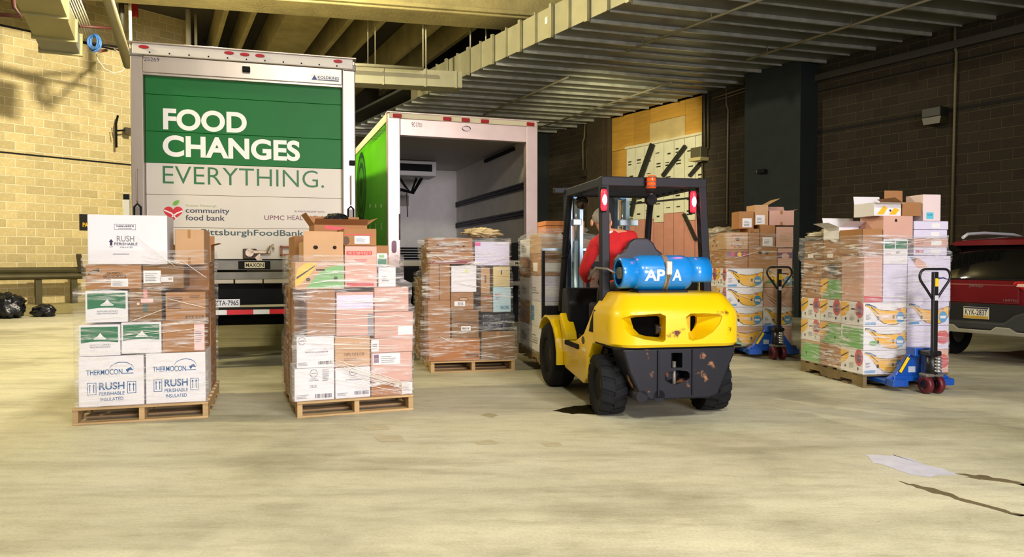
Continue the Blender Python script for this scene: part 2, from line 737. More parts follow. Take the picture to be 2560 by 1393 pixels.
# boarded opening: plywood above, printed insulation boards below, timber braces
board = struct_empty('wall_boarding', RW_FAR, RW_ANG, 'plywood and insulation boards closing the wide wall opening', 'boarding')
PLY = mat('plywood', 'c99a3f', 0.75, 0, 0.12, 3, stretch=(0.5, 1, 6), rnd=0.12)
PLY2 = mat('pale_plywood', 'd2bd84', 0.75, 0, 0.1, 3)
INS = mat('printed_insulation', 'd9d8bd', 0.7, 0, 0.06, 4)
PINK = mat('pink_insulation', 'c58a78', 0.8, 0, 0.08, 4)
INK = mat('black_ink', '2a2a22', 0.8)


def rwp(px, py, y=0.0):
    """image point on the right wall plane (offset y into the wall) -> local x,z"""
    n = Vector((-0.854, -0.52, 0))
    p = on_plane(px, py, RW_FAR - n * y, n)
    q = WR_INV @ p
    return q.x, q.z


xa, xb = OPEN0, OPEN1
b = MB()
b.box(xa, xb, 0.30, 0.34, 0, CEIL + 0.3)
b.build('backing', DARK, board)
xm, zt = rwp(1566, 370, 0.2)
x_p0, x_p1 = rwp(1625, 300, 0.2)[0], rwp(1713, 300, 0.2)[0]
z_ins = rwp(1745, 337, 0.2)[1]
z_up = 5.0
for (p0, p1, q0, q1, mm, dep) in ((xa, rwp(1585, 300, 0.2)[0], z_ins, CEIL, PLY, 0.2), (rwp(1585, 300, 0.2)[0], x_p0, z_ins, CEIL, PLY, 0.2),
                                  (x_p0, x_p1, z_ins, 5.55, PLY2, 0.19), (x_p0, x_p1, 5.55, CEIL, PLY, 0.2), (x_p1, xb, z_ins, CEIL, PLY, 0.2),
                                  (xa, rwp(1566, 400, 0.2)[0], 2.4, z_ins, PLY, 0.2), (xa, rwp(1566, 400, 0.2)[0], 0, 2.4, PLY, 0.2)):
    b = MB()
    b.box(p0 + 0.006, p1 - 0.006, dep, dep + 0.02, q0 + 0.006, q1 - 0.006)
    b.build('plywood_panel', mm, board)
xi0 = rwp(1566, 400, 0.2)[0]
nb = 8
for i in range(nb):
    a, c = xi0 + (xb - xi0) * i / nb, xi0 + (xb - xi0) * (i + 1) / nb
    zp = 2.62 if i in (1, 2) else (2.75 if i % 3 else 2.5)
    b = MB()
    b.box(a + 0.012, c - 0.012, 0.2, 0.24, zp, z_ins)
    pn = b.build('insulation_board', INS, board)
    b = MB()
    b.box(a + 0.012, c - 0.012, 0.2, 0.24, 1.2, zp - 0.01)
    b.build('pink_board', PINK, board)
    random.seed(i + 40)
    zz = zp + 0.15
    while zz < z_ins - 0.2:
        w = random.uniform(0.12, 0.24)
        xx = a + random.uniform(0.06, 0.16)
        for k in range(random.choice((1, 2, 2))):
            flat(pn, rect(xx, xx + w, zz + k * 0.09, zz + k * 0.09 + random.uniform(0.025, 0.05)), 0.2, INK, 'ink_mark')
        zz += random.uniform(0.32, 0.5)
BR = mat('dark_brace', '24251f', 0.6)
for (p0, p1, w) in (((1630, 360), (1590, 470), 0.16), ((1712, 365), (1655, 440), 0.10), ((1752, 405), (1722, 440), 0.08), ((1708, 535), (1738, 600), 0.08), ((1590, 470), (1575, 540), 0.12)):
    a, c = rwp(*p0, 0.1), rwp(*p1, 0.1)
    b = MB()
    b.bar((a[0], 0.12, a[1]), (c[0], 0.12, c[1]), w, 0.08, up=(0, 1, 0))
    b.build('brace', BR, board)
b = MB()
b.box(xi0, xb, 0.13, 0.19, z_ins - 0.02, z_ins + 0.05)
b.build('head_strip', mat('pale_strip', 'd8d2b0', 0.6), board)
b = MB()
b.box(xi0, xb, 0.15, 0.19, 3.12, 3.16)
b.build('mid_strip', BR, board)
b = MB()
b.box(xi0 - 0.4, xb, 0.02, 0.19, 1.12, 1.25)
b.build('sill_plank', mat('grey_plank', '6d6653', 0.8), board)

# far back wall, closing the space behind the trucks
b = MB()
b.box(-24, 3.5, 31.0, 31.3, 0, 11)
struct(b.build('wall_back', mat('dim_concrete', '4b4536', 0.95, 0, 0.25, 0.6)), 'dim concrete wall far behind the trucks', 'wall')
b = MB()
b.box(-0.15, 0.15, 0, 14, 0, 11)
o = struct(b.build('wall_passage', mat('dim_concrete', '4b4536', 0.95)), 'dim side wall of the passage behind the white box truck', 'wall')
o.location = (-11.5, 23.6, 0)
o.rotation_euler = (0, 0, R(24))

# low ceiling of wide galvanised sheet ducts ------------------------------------------
CEIL_D = Vector((-0.52, 0.854, 0))           # along the wall, away from camera
JO_ANG = math.atan2(1850, 7500 - 1280)       # direction of the seams
JO_D = Vector((math.cos(JO_ANG), math.sin(JO_ANG), 0))
E0 = on_ground(1580, 0, CEIL)
GALV = mat('galvanised_sheet', '7b7d70', 0.40, 0.35, 0.14, 1.5, rnd=0.10)
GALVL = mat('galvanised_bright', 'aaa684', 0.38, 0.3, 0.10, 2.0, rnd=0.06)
SEAM = mat('galvanised_seam', 'b5b6a8', 0.3, 0.3, 0.25, 4)
ceil_root = struct_empty('ceiling', (0, 0, 0), 0, 'low ceiling of galvanised sheet panels with raised seams', 'ceiling')


def wall_hit(p, d):
    # p + t d on X = 17.92 - 0.609 Y
    t = (17.92 - 0.609 * p.y - p.x) / (d.x + 0.609 * d.y)
    return t


step = 1.22
for i in range(-3, 14):
    p = E0 + CEIL_D * (step * i)
    q = p + CEIL_D * step
    lp, lq = wall_hit(p, JO_D), wall_hit(q, JO_D)
    for half in range(2):
        pa = p + CEIL_D * (step / 2 * half)
        pb = pa + CEIL_D * (step / 2)
        la, lb = wall_hit(pa, JO_D), wall_hit(pb, JO_D)
        b = MB()
        a0, a1, c0, c1 = pa + CEIL_D * 0.006, pa + JO_D * la + CEIL_D * 0.006, pb - CEIL_D * 0.006, pb + JO_D * lb - CEIL_D * 0.006
        vs = [a0, a1, c1, c0] + [v + Vector((0, 0, 0.05)) for v in (a0, a1, c1, c0)]
        b.add(vs, [(0, 3, 2, 1), (4, 5, 6, 7), (0, 1, 5, 4), (1, 2, 6, 5), (2, 3, 7, 6), (3, 0, 4, 7)])
        b.build('ceiling_panel', GALV, ceil_root, fix=True)
    b = MB()
    b.bar(p + Vector((0, 0, -0.035)), p + JO_D * (lp - 0.02) + Vector((0, 0, -0.035)), 0.05, 0.07)
    b.build('wide_seam', SEAM, ceil_root)
    m_ = p + CEIL_D * (step / 2)
    lm = wall_hit(m_, JO_D)
    b = MB()
    b.bar(m_ + Vector((0, 0, -0.02)), m_ + JO_D * (lm - 0.02) + Vector((0, 0, -0.02)), 0.022, 0.04)
    b.build('thin_seam', SEAM, ceil_root)
# dark slab over the duct
b = MB()
pts = [E0 + CEIL_D * (-3.7) + JO_D * 0.3, E0 + CEIL_D * (-3.7) + JO_D * 16, E0 + CEIL_D * 17.3 + JO_D * 16, E0 + CEIL_D * 17.3 + JO_D * 0.3]
b.add([p + Vector((0, 0, 0.62)) for p in pts] + [p + Vector((0, 0, 0.7)) for p in pts],
      [(0, 3, 2, 1), (4, 5, 6, 7), (0, 1, 5, 4), (1, 2, 6, 5), (2, 3, 7, 6), (3, 0, 4, 7)])
b.build('top_sheet', GALV, ceil_root, fix=True)

# side face of the duct bank, one panel per section
side = struct_empty('trim_1', (0, 0, 0), 0, 'bright galvanised side face of the ceiling ducts', 'duct side')
for i in range(-3, 8):
    p = E0 + CEIL_D * (step * i)
    for half in range(2):
        pa = p + CEIL_D * (step / 2 * half + 0.008)
        pb = p + CEIL_D * (step / 2 * (half + 1) - 0.008)
        b = MB()
        off = Vector((-0.854, -0.52, 0)) * 0.03
        vs = [pa, pb, pb + Vector((0, 0, 0.62)), pa + Vector((0, 0, 0.62))]
        b.add([v + off for v in vs] + vs, [(0, 1, 2, 3), (4, 7, 6, 5), (0, 4, 5, 1), (1, 5, 6, 2), (2, 6, 7, 3), (3, 7, 4, 0)])
        b.build('side_panel', GALVL, side, fix=True)
        b = MB()
        w = 0.09 if half == 0 else 0.035
        c0 = pa + Vector((-0.854, -0.52, 0)) * (0.07 if half == 0 else 0.05)
        M = Matrix.Translation(c0) @ Matrix.Rotation(RW_ANG, 4, 'Z')
        b.box(-w / 2, w / 2, -0.04, 0.02, -0.06 if half == 0 else -0.02, 0.64, M)
        b.build('flange', GALVL, side)
    if i in (0, 2):
        b = MB()
        c0 = p + CEIL_D * 0.25 + Vector((-0.854, -0.52, 0)) * 0.035 + Vector((0, 0, 0.3))
        M = Matrix.Translation(c0) @ Matrix.Rotation(RW_ANG, 4, 'Z')
        b.box(-0.05, 0.05, -0.004, 0.0, 0, 0.14, M)
        b.build('tag_plate', mat('white_tag', 'f2eed8', 0.6), side)

# sprinkler pipes below the low ceiling
PIPE = mat('sprinkler_pipe', '8f8a72', 0.45, 0.3)
for (a, c, lab) in (((1565, 128), (2010, -42), 'sprinkler pipe under the low ceiling above the forklift'),
                    ((1868, 149), (2420, -33), 'sprinkler pipe under the low ceiling nearest the right wall'),
                    ((1420, 193), (1210, 287), 'short sprinkler pipe under the ceiling above the open truck'),
                    ((1682, 205), (1346, 320), 'sprinkler pipe under the ceiling ending before the boarded opening')):
    p, q = on_ground(*a, CEIL - 0.16), on_ground(*c, CEIL - 0.16)
    b = MB()
    b.tube([p, q], 0.028, 8)
    r = thing('sprinkler_pipe', lab, 'pipe', p)
    o = b.build('pipe_run', PIPE, r)
    o.matrix_parent_inverse = Matrix.Translation(p).inverted()
    for t in (0.12, 0.55, 0.9):
        z = p.lerp(q, t)
        b = MB()
        b.cyl(z, z + Vector((0, 0, 0.16)), 0.008, n=6)
        o = b.build('hanger', PIPE, r)
        o.matrix_parent_inverse = Matrix.Translation(p).inverted()

# high concrete beam and the slab bays behind it -----------------------------------
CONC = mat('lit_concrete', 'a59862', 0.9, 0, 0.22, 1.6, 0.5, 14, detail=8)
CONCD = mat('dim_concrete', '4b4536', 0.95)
BZ = 7.0
A0, A1 = on_ground(703, 0, BZ), on_ground(1355, 49, BZ)
B0, B1 = on_ground(440, 11, BZ), on_ground(1302, 79, BZ)
bd = (A1 - A0).normalized()
beam = struct_empty('ceiling_beam', (0, 0, 0), 0, 'massive rough concrete beam crossing above the trucks', 'beam')
b = MB()
L0, L1 = A0 - bd * 9.5, A1 + bd * 4.0
back = Vector((-bd.y, bd.x, 0))
wdt = (B1 - A1).dot(back)
low = [L0, L1, L1 + back * wdt, L0 + back * wdt]
b.add(low + [p + Vector((0, 0, 1.3)) for p in low], [(0, 3, 2, 1), (4, 5, 6, 7), (0, 1, 5, 4), (1, 2, 6, 5), (2, 3, 7, 6), (3, 0, 4, 7)])
b.build('beam_body', CONC, beam, bevel=0.03, fix=True)
b = MB()
b.bar(L0 - back * 0.04 + Vector((0, 0, 0.09)), L1 - back * 0.04 + Vector((0, 0, 0.09)), 0.16, 0.10)
b.build('beam_ledge', CONC, beam, bevel=0.02)

TEE_D = Vector((380 - 1280, 1850, 0)).normalized()
slab = struct_empty('ceiling_slab', (0, 0, 0), 0, 'dim high ceiling with concrete ribs behind the beam', 'ceiling')
b = MB()
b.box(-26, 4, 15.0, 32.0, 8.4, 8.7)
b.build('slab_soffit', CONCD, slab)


def rib(px0, py0, px1, z, h, name='rib', m=CONC, length=9.0):
    """rib with its underside at height z, crossing image columns px0..px1 at row py0"""
    p, q = on_ground(px0, py0, z), on_ground(px1, py0, z)
    b = MB()
    lo = [p, q, q + TEE_D * length, p + TEE_D * length]
    b.add(lo + [v + Vector((0, 0, h)) for v in lo], [(0, 3, 2, 1), (4, 5, 6, 7), (0, 1, 5, 4), (1, 2, 6, 5), (2, 3, 7, 6), (3, 0, 4, 7)])
    return b.build(name, m, slab, fix=True, bevel=0.01)


rib(716, 36, 832, 7.45, 0.9, 'wide_rib')
for px, py in ((630, 30), (875, 46), (952, 54), (1090, 66), (1180, 72), (560, 24)):
    rib(px, py, px + 14, 7.5, 0.85)

# ceiling over the rest of the hall (above and behind the camera)
b = MB()
b.box(-26, 22, -12, 15.2, 9.0, 9.3)
b.build('hall_soffit', mat('hall_soffit', '8a8266', 0.95), slab)

# galvanised branch duct and pipe behind truck 1
def lump(p, q, w, h, name, label, cat, m, bev=0.004):
    r = thing(name, label, cat, p)
    b = MB()
    b.bar((0, 0, 0), q - p, w, h)
    b.build('casing', m, r, bevel=bev)
    return r


dy = 19.0
n_ = Vector((-JO_D.y, JO_D.x, 0))
pd = on_plane(1000, 205, (0, dy, 0), n_)
pa, pb = pd - JO_D * 3.6, on_plane(1150, 205, pd, n_)
br = lump(pa, pb, 0.5, 0.40, 'branch_duct', 'pale galvanised duct running above the gap between the trucks', 'duct', GALVL)
for t in (0.62, 0.82, 0.97):
    c0 = (pb - pa) * t
    b = MB()
    M = Matrix.Translation(c0) @ Matrix.Rotation(JO_ANG, 4, 'Z')
    b.box(-0.02, 0.02, -0.27, 0.27, -0.22, 0.22, M)
    b.build('flange', GALVL, br)
pq = on_plane(890, 164, (0, 18.4, 0), n_)
pr = on_plane(1058, 172, pq, n_)
r = thing('conduit_pipe', 'thin pale pipe above the branch duct behind the truck', 'pipe', pq)
b = MB()
b.tube([(-1.5 * JO_D), pr - pq], 0.045, 8)
b.build('pipe_run', GALVL, r)
RODN = ['first', 'second', 'third', 'fourth', 'fifth', 'sixth', 'last']
for px, y0, y1, d in ((920, 60, 165, 18.6), (938, 70, 168, 18.5), (1058, 60, 172, 18.3), (1065, 68, 172, 18.35), (1176, 85, 166, 18.8), (1215, 90, 160, 18.9), (1255, 80, 110, 18.8)):
    p, q = on_plane(px, y1, (0, d, 0), Vector((0, 1, 0))), on_plane(px, y0, (0, d, 0), Vector((0, 1, 0)))
    q.z = 8.4 if px < 1060 else q.z + 0.9
    b = MB()
    b.cyl((0, 0, 0), q - p, 0.022 if px > 1000 else 0.014, n=8)
    o = b.build('hanger_rod', GALVL, None, loc=p)
    tag(o, 'thin pale hanger rod behind the trucks, %s from the left' % RODN.pop(0), 'rod', 'hanger rods behind the trucks')
# ================================================================ TRUCKS
class Frame:
    """A spot on the floor with a heading; reads local (x, z) of an image point on a plane of that frame."""
    def __init__(self, loc, rz):
        self.loc = Vector((loc[0], loc[1], loc[2] if len(loc) > 2 else 0.0))
        self.rz = rz
        self.M = Matrix.Translation(self.loc) @ Matrix.Rotation(rz, 4, 'Z')
        self.I = self.M.inverted()
        self.u = Vector((math.cos(rz), math.sin(rz), 0))
        self.v = Vector((-math.sin(rz), math.cos(rz), 0))

    def at(self, px, py, y=0.0):
        q = self.I @ on_plane(px, py, self.loc + self.v * y, self.v)
        return q.x, q.z

    def side(self, px, py, x=0.0):
        q = self.I @ on_plane(px, py, self.loc + self.u * x, self.u)
        return q.y, q.z


STEEL = mat('brushed_stainless', 'a89c90', 0.34, 0.6, 0.10, 2.5, stretch=(1, 1, 0.25))
STEELP = mat('pink_sheen_stainless', 'ead2ca', 0.36, 0.35, 0.08, 2.5)  # stainless steel with a pinkish reflection put into its base colour
WHITEP = mat('white_panel', 'd2cbbc', 0.45, 0, 0.05, 1.2)
GREEN = mat('door_green', '0f6a2a', 0.5, 0, 0.08, 1.0, spec=0.25)
LIME = mat('lime_side', '6edb12', 0.25, 0, 0.10, 1.2, coat=0.3)
DKGREEN = mat('dark_green_print', '1d4d22', 0.4)
REDL = mat('red_marker_lens', 'a80c18', 0.5, 0, spec=0.3)
BLACK = mat('black_rubber', '0e0e0e', 0.8, 0, 0.2, 8, spec=0.25)
BLK = mat('black_steel', '0b0c0d', 0.75, 0.0, 0.15, 6, spec=0.25)
GREYM = mat('grey_steel', '75726a', 0.5, 0.5, 0.15, 5)
WHITE = mat('white_print', 'f4efe6', 0.5)
GREENT = mat('green_print', '1f6a33', 0.5)
NAVY = mat('navy_print', '2c2a44', 0.5)
MAROON = mat('maroon_print', '6b1f33', 0.5)
REDP = mat('red_print', 'cf1222', 0.45)
LEAF = mat('leaf_print', '6fae2e', 0.5)
SLATE = mat('slate_text', '2f4a45', 0.5)
PLATE = mat('plate_white', 'dfe3ea', 0.5)


def wheel(name, parent, c, r, w, axis='x', hub=None, n=28, dual=False):
    """tyre (lathe) with rim disc; axis along local x"""
    M = Matrix.Translation(c) @ Matrix.Rotation(math.pi / 2, 4, 'Y')
    b = MB()
    ri = r * 0.56
    b.lathe([(ri, -w / 2), (r * 0.93, -w / 2), (r, -w / 2 + 0.03), (r, w / 2 - 0.03), (r * 0.93, w / 2), (ri, w / 2)], n, M, closed=True)
    t = b.build(name, BLACK, parent)
    b = MB()
    b.lathe([(0.001, -w / 2 + 0.05), (ri * 0.3, -w / 2 + 0.04), (ri * 0.6, -w / 2 + 0.07), (ri * 0.98, -w / 2 + 0.02), (ri * 0.98, w / 2 - 0.02), (ri * 0.5, w / 2 - 0.06), (0.001, w / 2 - 0.05)], n, M)
    b.build('rim', hub or GREYM, t)
    return t


def place(r, fr):
    r.location = fr.loc
    r.rotation_euler = (0, 0, fr.rz)


# ---------------------------------------------------------------- truck with the closed printed door
F1 = Frame((-4.49, 8.75), R(16.6))
t1 = thing('box_truck', 'box truck with closed green and white printed roll-up door', 'truck')
place(t1, F1)
W1, TOP1, SILL = 2.60, 3.90, 1.335
xl, xr = F1.at(361, 500)[0], F1.at(857, 500)[0]
zd = 3.56
b = MB()
b.box(0.02, W1 - 0.02, 0.14, 7.0, 1.22, 3.84)
b.build('cargo_box', WHITEP, t1, bevel=0.02)
b = MB()
b.box(0, xl, 0, 0.16, 1.12, TOP1 - 0.03)
b.build('post', STEEL, t1, bevel=0.012)
b = MB()
b.box(xr, W1, 0, 0.16, 1.12, TOP1 - 0.03)
b.build('post', STEEL, t1, bevel=0.012)
b = MB()
b.box(xl + 0.002, xr - 0.002, 0.0, 0.14, zd, 3.755)
hd = b.build('header', STEEL, t1, bevel=0.006)
b = MB()
b.box(0.03, W1 - 0.03, -0.035, 0.12, 3.76, TOP1 - 0.015)
tr = b.build('top_rail', WHITEP, t1, bevel=0.01)
b = MB()
b.box(-0.01, W1 + 0.01, -0.06, 0.20, TOP1 - 0.018, TOP1)
b.build('roof_lip', STEEL, t1, bevel=0.005)
for px, py in ((360, 118), (573, 133), (612, 137), (650, 140), (845, 154)):
    x, z = F1.at(px, py, -0.035)
    b = MB()
    b.prism([(x + 0.055 * math.cos(k * math.pi / 8) * (1), z + 0.018 * math.sin(k * math.pi / 8)) for k in range(16)], -0.035, -0.06, 'y')
    b.build('marker_light', REDL, tr, fix=True)
for i in range(11):
    x = 0.22 + i * 0.215
    b = MB()
    b.cyl((x, -0.034, 3.785), (x, -0.046, 3.785), 0.009, n=8)
    b.build('rivet', BLK, tr)
for xx in (0.0, W1 - 0.14):
    b = MB()
    b.box(xx - 0.005, xx + 0.145, -0.02, 0.1, 3.74, 3.82)
    b.build('corner_cap', GREYM, t1, bevel=0.008)
x, z = F1.at(616, 175)
b = MB()
b.box(x - 0.045, x + 0.045, -0.07, 0.0, z - 0.03, z + 0.03)
b.build('rear_camera', BLK, hd, bevel=0.008)
a, c = F1.at(353, 145), F1.at(391, 136)
lettering(hd, '25269', a[0] + 0.03, c[0] + 0.03, 3.69, 3.735, -0.0015, NAVY)
a, c = F1.at(777, 202), F1.at(849, 186)
flat(hd, rect(a[0], c[0], a[1] - 0.0, a[1] + 0.085), -0.0005, WHITE, 'sticker')
flat(hd, [(a[0] + 0.01, a[1] + 0.015), (a[0] + 0.08, a[1] + 0.015), (a[0] + 0.045, a[1] + 0.075)], -0.0015, mat('navy_blue_print', '153a78', 0.5), 'print')
lettering(hd, 'KOLDKING', a[0] + 0.085, c[0] - 0.01, a[1] + 0.032, a[1] + 0.068, -0.0016, mat('navy_blue_print', '153a78', 0.5), 0.02)
flat(hd, rect(a[0] + 0.085, c[0] - 0.01, a[1] + 0.012, a[1] + 0.024), -0.0015, NAVY, 'print')

# roll-up door: six panels
DY = 0.10
zs = [3.55, 3.325, 2.884, 2.507, 2.129, 1.732, SILL + 0.012]
door = thing('_', '', '', (0, 0, 0))
bpy.data.objects.remove(door)
panels = []
for i in range(6):
    b = MB()
    b.box(xl + 0.004, xr - 0.004, DY, DY + 0.045, zs[i + 1] + 0.0015, zs[i] - 0.0015)
    pn = b.build('door_panel', GREEN if i < 3 else WHITEP, t1, bevel=0.004)
    panels.append(pn)
b = MB()
b.box(xl, xr, DY + 0.03, DY + 0.05, SILL, 3.56)
b.build('door_backing', mat('door_backing', '3b3f38', 0.8), t1)
b = MB()
b.box(xl, xr, 0.02, DY, 3.535, 3.57)
b.build('door_seal', STEEL, t1)
TY = DY - 0.0012


def dl(s, x0, x1, yb, yt, m, bold, panel, sp=1.0):
    """door lettering; image columns x0..x1, rows yb (bottom) and yt (top) read at its left end"""
    a, c = F1.at(x0, yb, DY), F1.at(x0, yt, DY)
    d = F1.at(x1, yb, DY)
    return lettering(panels[panel], s, a[0], d[0], a[1], c[1], TY, m, bold, spacing=sp)


dl('FOOD', 408, 617, 324, 270, WHITE, 0.034, 1)
dl('CHANGES', 407, 750, 391, 337, WHITE, 0.034, 2)
dl('EVERYTHING.', 407, 810, 459, 414, GREENT, -0.006, 3)
dl('Greater Pittsburgh', 464, 541, 518, 511, mat('sage_print', '8ea45c', 0.5), 0, 4)
dl('community', 464, 574, 536, 520, NAVY, 0.012, 4)
dl('food bank', 464, 562, 551, 537, NAVY, 0.012, 4)
dl('IN PARTNERSHIP WITH', 736, 812, 531, 526.5, MAROON, 0, 4)
dl('UPMC', 661, 711, 550, 538.5, MAROON, 0, 4)
dl('HEALTH PLAN', 719, 822, 550, 538.5, MAROON, 0, 4)
dl('Visit', 438, 494, 590, 574, SLATE, 0, 5)
dl('PittsburghFoodBank.org', 503, 806, 593, 573, SLATE, 0.012, 5)


def door_poly(pts, m, panel, y=TY):
    flat(panels[panel], [F1.at(px, py, DY) for px, py in pts], y, m, 'print')


# apple shaped like a heart with a leaf
heart = []
for k in range(40):
    t = 2 * math.pi * k / 40
    hx = 16 * math.sin(t) ** 3
    hz = 13 * math.cos(t) - 5 * math.cos(2 * t) - 2 * math.cos(3 * t) - math.cos(4 * t)
    heart.append((433 + hx * 1.5, 532 - hz * 1.28))
door_poly(heart, REDP, 4)
for seg in ([(410, 527), (428, 535), (441, 549), (443, 547), (430, 532), (411, 524)], [(456, 526), (441, 532), (429, 541), (430, 544), (443, 535), (457, 529)]):
    door_poly(seg, WHITE, 4, TY - 0.001)
door_poly([(431, 513), (434, 505), (441, 501), (449, 501), (446, 509), (440, 514)], LEAF, 4, TY - 0.001)

# latch, hinge and sill
la = thing('_', '', '', (0, 0, 0))
bpy.data.objects.remove(la)
a, c = F1.at(607, 648, 0.04), F1.at(686, 613, 0.04)
ST2 = mat('worn_zinc', 'b7a690', 0.4, 0.6, 0.3, 20)
b = MB()
b.box(a[0], a[0] + 0.16, 0.05, 0.10, a[1], a[1] + 0.13)
lt = b.build('latch', mat('latch_brown', '4a3a30', 0.6, 0.4), t1, bevel=0.01)  # dark brown base of the latch
b = MB()
b.cyl((a[0] + 0.08, 0.03, a[1] + 0.08), (a[0] + 0.08, 0.06, a[1] + 0.08), 0.05, n=20)
b.build('latch_boss', ST2, lt)
b = MB()
b.box(a[0] + 0.08, c[0] - 0.04, 0.03, 0.055, a[1] + 0.065, a[1] + 0.11)
b.build('latch_bar', ST2, lt, bevel=0.01)
b = MB()
b.tube([(c[0] - 0.09, 0.035, a[1] + 0.07), (c[0] - 0.06, 0.03, a[1] + 0.16), (c[0] - 0.02, 0.03, a[1] + 0.18), (c[0] - 0.01, 0.03, a[1] + 0.12)], 0.014, 8)
b.build('latch_hook', ST2, lt)
b = MB()
b.prism([(a[0] + 0.14, a[1] + 0.02), (a[0] + 0.2, a[1] + 0.07), (a[0] + 0.23, a[1] - 0.02), (a[0] + 0.18, a[1] - 0.03)], 0.03, 0.05, 'y')
b.build('latch_keeper', ST2, lt, fix=True)
a = F1.at(700, 640, 0.05)
for (dx0, dx1, dz0, dz1) in ((0.0, 0.19, 0.10, 0.125), (0.0, 0.03, 0.0, 0.13), (0.16, 0.19, 0.0, 0.13), (0.0, 0.19, 0.0, 0.025)):
    b = MB()
    b.box(a[0] + dx0, a[0] + dx1, 0.03, 0.08, a[1] + dz0, a[1] + dz1)
    b.build('grab_bracket', mat('rusty_zinc', '8d5a44', 0.5, 0.5, 0.3, 12), t1, bevel=0.004)
b = MB()
b.box(0.0, W1, -0.01, 0.14, 1.215, SILL)
sill = b.build('rear_sill', GREYM, t1, bevel=0.006)
a, c = F1.at(596, 673), F1.at(676, 656)
flat(sill, rect(a[0], c[0], 1.225, 1.325), -0.011, BLK, 'name_plate_backing', thick=0.006)
a, c = F1.at(612, 671), F1.at(662, 657)
flat(sill, rect(a[0], c[0], 1.24, 1.312), -0.018, mat('cream_plate', 'c9bf9a', 0.5), 'name_plate')
lettering(sill, 'MAXON', a[0] + 0.012, c[0] - 0.012, 1.252, 1.30, -0.0195, INK, 0.014)

# handles on the posts
for px, y0, y1 in ((344, 424, 505), (877, 440, 512)):
    a, c = F1.at(px, y1), F1.at(px, y0)
    b = MB()
    b.tube([(a[0], -0.012, a[1]), (a[0], -0.03, a[1] + 0.02), (a[0], -0.03, c[1] - 0.02), (a[0], -0.012, c[1])], 0.009, 8)
    rope = b.build('pull_strap', mat('strap_grey', '8a807a', 0.6), t1)
    z0 = a[1]
    b = MB()
    b.tube([(a[0] - 0.035, -0.012, z0 - 0.2), (a[0] - 0.035, -0.012, z0 - 0.06), (a[0], -0.012, z0 - 0.02), (a[0] + 0.035, -0.012, z0 - 0.06), (a[0] + 0.035, -0.012, z0 - 0.2)], 0.012, 8, closed=True)
    b.build('strap_loop', BLK, rope)
    b = MB()
    b.box(a[0] - 0.028, a[0] + 0.028, -0.01, -0.002, z0 - 0.19, z0 - 0.06)
    b.build('strap_grip', GREYM, rope)
a = F1.at(880, 408)
b = MB()
b.box(a[0] - 0.035, a[0] + 0.035, -0.04, 0, a[1] - 0.032, a[1] + 0.032)
b.build('switch_box', BLK, t1, bevel=0.008)
lp = F1.at(325, 512)
b = MB()
b.box(-0.09, -0.02, 0.0, 0.05, lp[1] - 0.15, lp[1] + 0.13)
mir = b.build('side_plate', mat('plate_pale', 'd8d6c4', 0.5), t1, bevel=0.005)
flat(mir, rect(-0.088, -0.022, lp[1] + 0.06, lp[1] + 0.125), -0.0005, BLK, 'print')

# tail lift, bumper, plate, wheels
b = MB()
b.box(0.12, W1 - 0.12, -0.03, 0.05, 1.10, 1.19)
b.build('lift_platform', GREYM, t1, bevel=0.008)
for i in range(7):
    x0 = 0.14 + i * 0.334
    b = MB()
    b.box(x0, x0 + 0.32, -0.055, -0.02, 1.05, 1.10)
    b.build('platform_edge', mat('worn_alloy', 'a8a08e', 0.45, 0.5), t1, bevel=0.006)
b = MB()
b.box(0.1, W1 - 0.1, 0.10, 0.4, 0.78, 1.05)
b.build('lift_carriage', BLK, t1, bevel=0.01)
b = MB()
b.box(0.05, W1 - 0.05, -0.06, 0.06, 0.66, 0.755)
bp_ = b.build('rear_bumper', BLK, t1, bevel=0.008)
x = 0.06
k = 0
while x < W1 - 0.1:
    w = 0.30 if k % 2 == 0 else 0.19
    flat(bp_, rect(x, min(x + w, W1 - 0.06), 0.672, 0.73), -0.0605, REDP if k % 2 == 0 else PLATE, 'reflective_strip')
    x += w + 0.002
    k += 1
a, c = F1.at(545, 771), F1.at(600, 749)
b = MB()
b.box(c[0] - 0.30, c[0], -0.045, -0.038, 0.765, 0.86)
lp_ = b.build('license_plate', PLATE, t1)
lettering(lp_, 'ZTA-7965', c[0] - 0.285, c[0] - 0.015, 0.785, 0.845, -0.0462, NAVY, 0.01)
for s in (0.28, W1 - 0.28):
    for d in (-0.14, 0.14):
        wheel('tyre', t1, (s + d, 1.55, 0.5), 0.5, 0.25)
    b = MB()
    b.box(s - 0.30, s + 0.30, 0.85, 0.87, 0.22, 1.0)
    b.build('mud_flap', BLACK, t1, bevel=0.005)
for s in (0.85, 1.75):
    b = MB()
    b.box(s - 0.05, s + 0.05, 0.3, 7.0, 0.82, 1.2)
    b.build('chassis_rail', BLK, t1)
b = MB()
b.cyl((0.2, 1.55, 0.5), (W1 - 0.2, 1.55, 0.5), 0.09, n=14)
b.build('axle', BLK, t1)

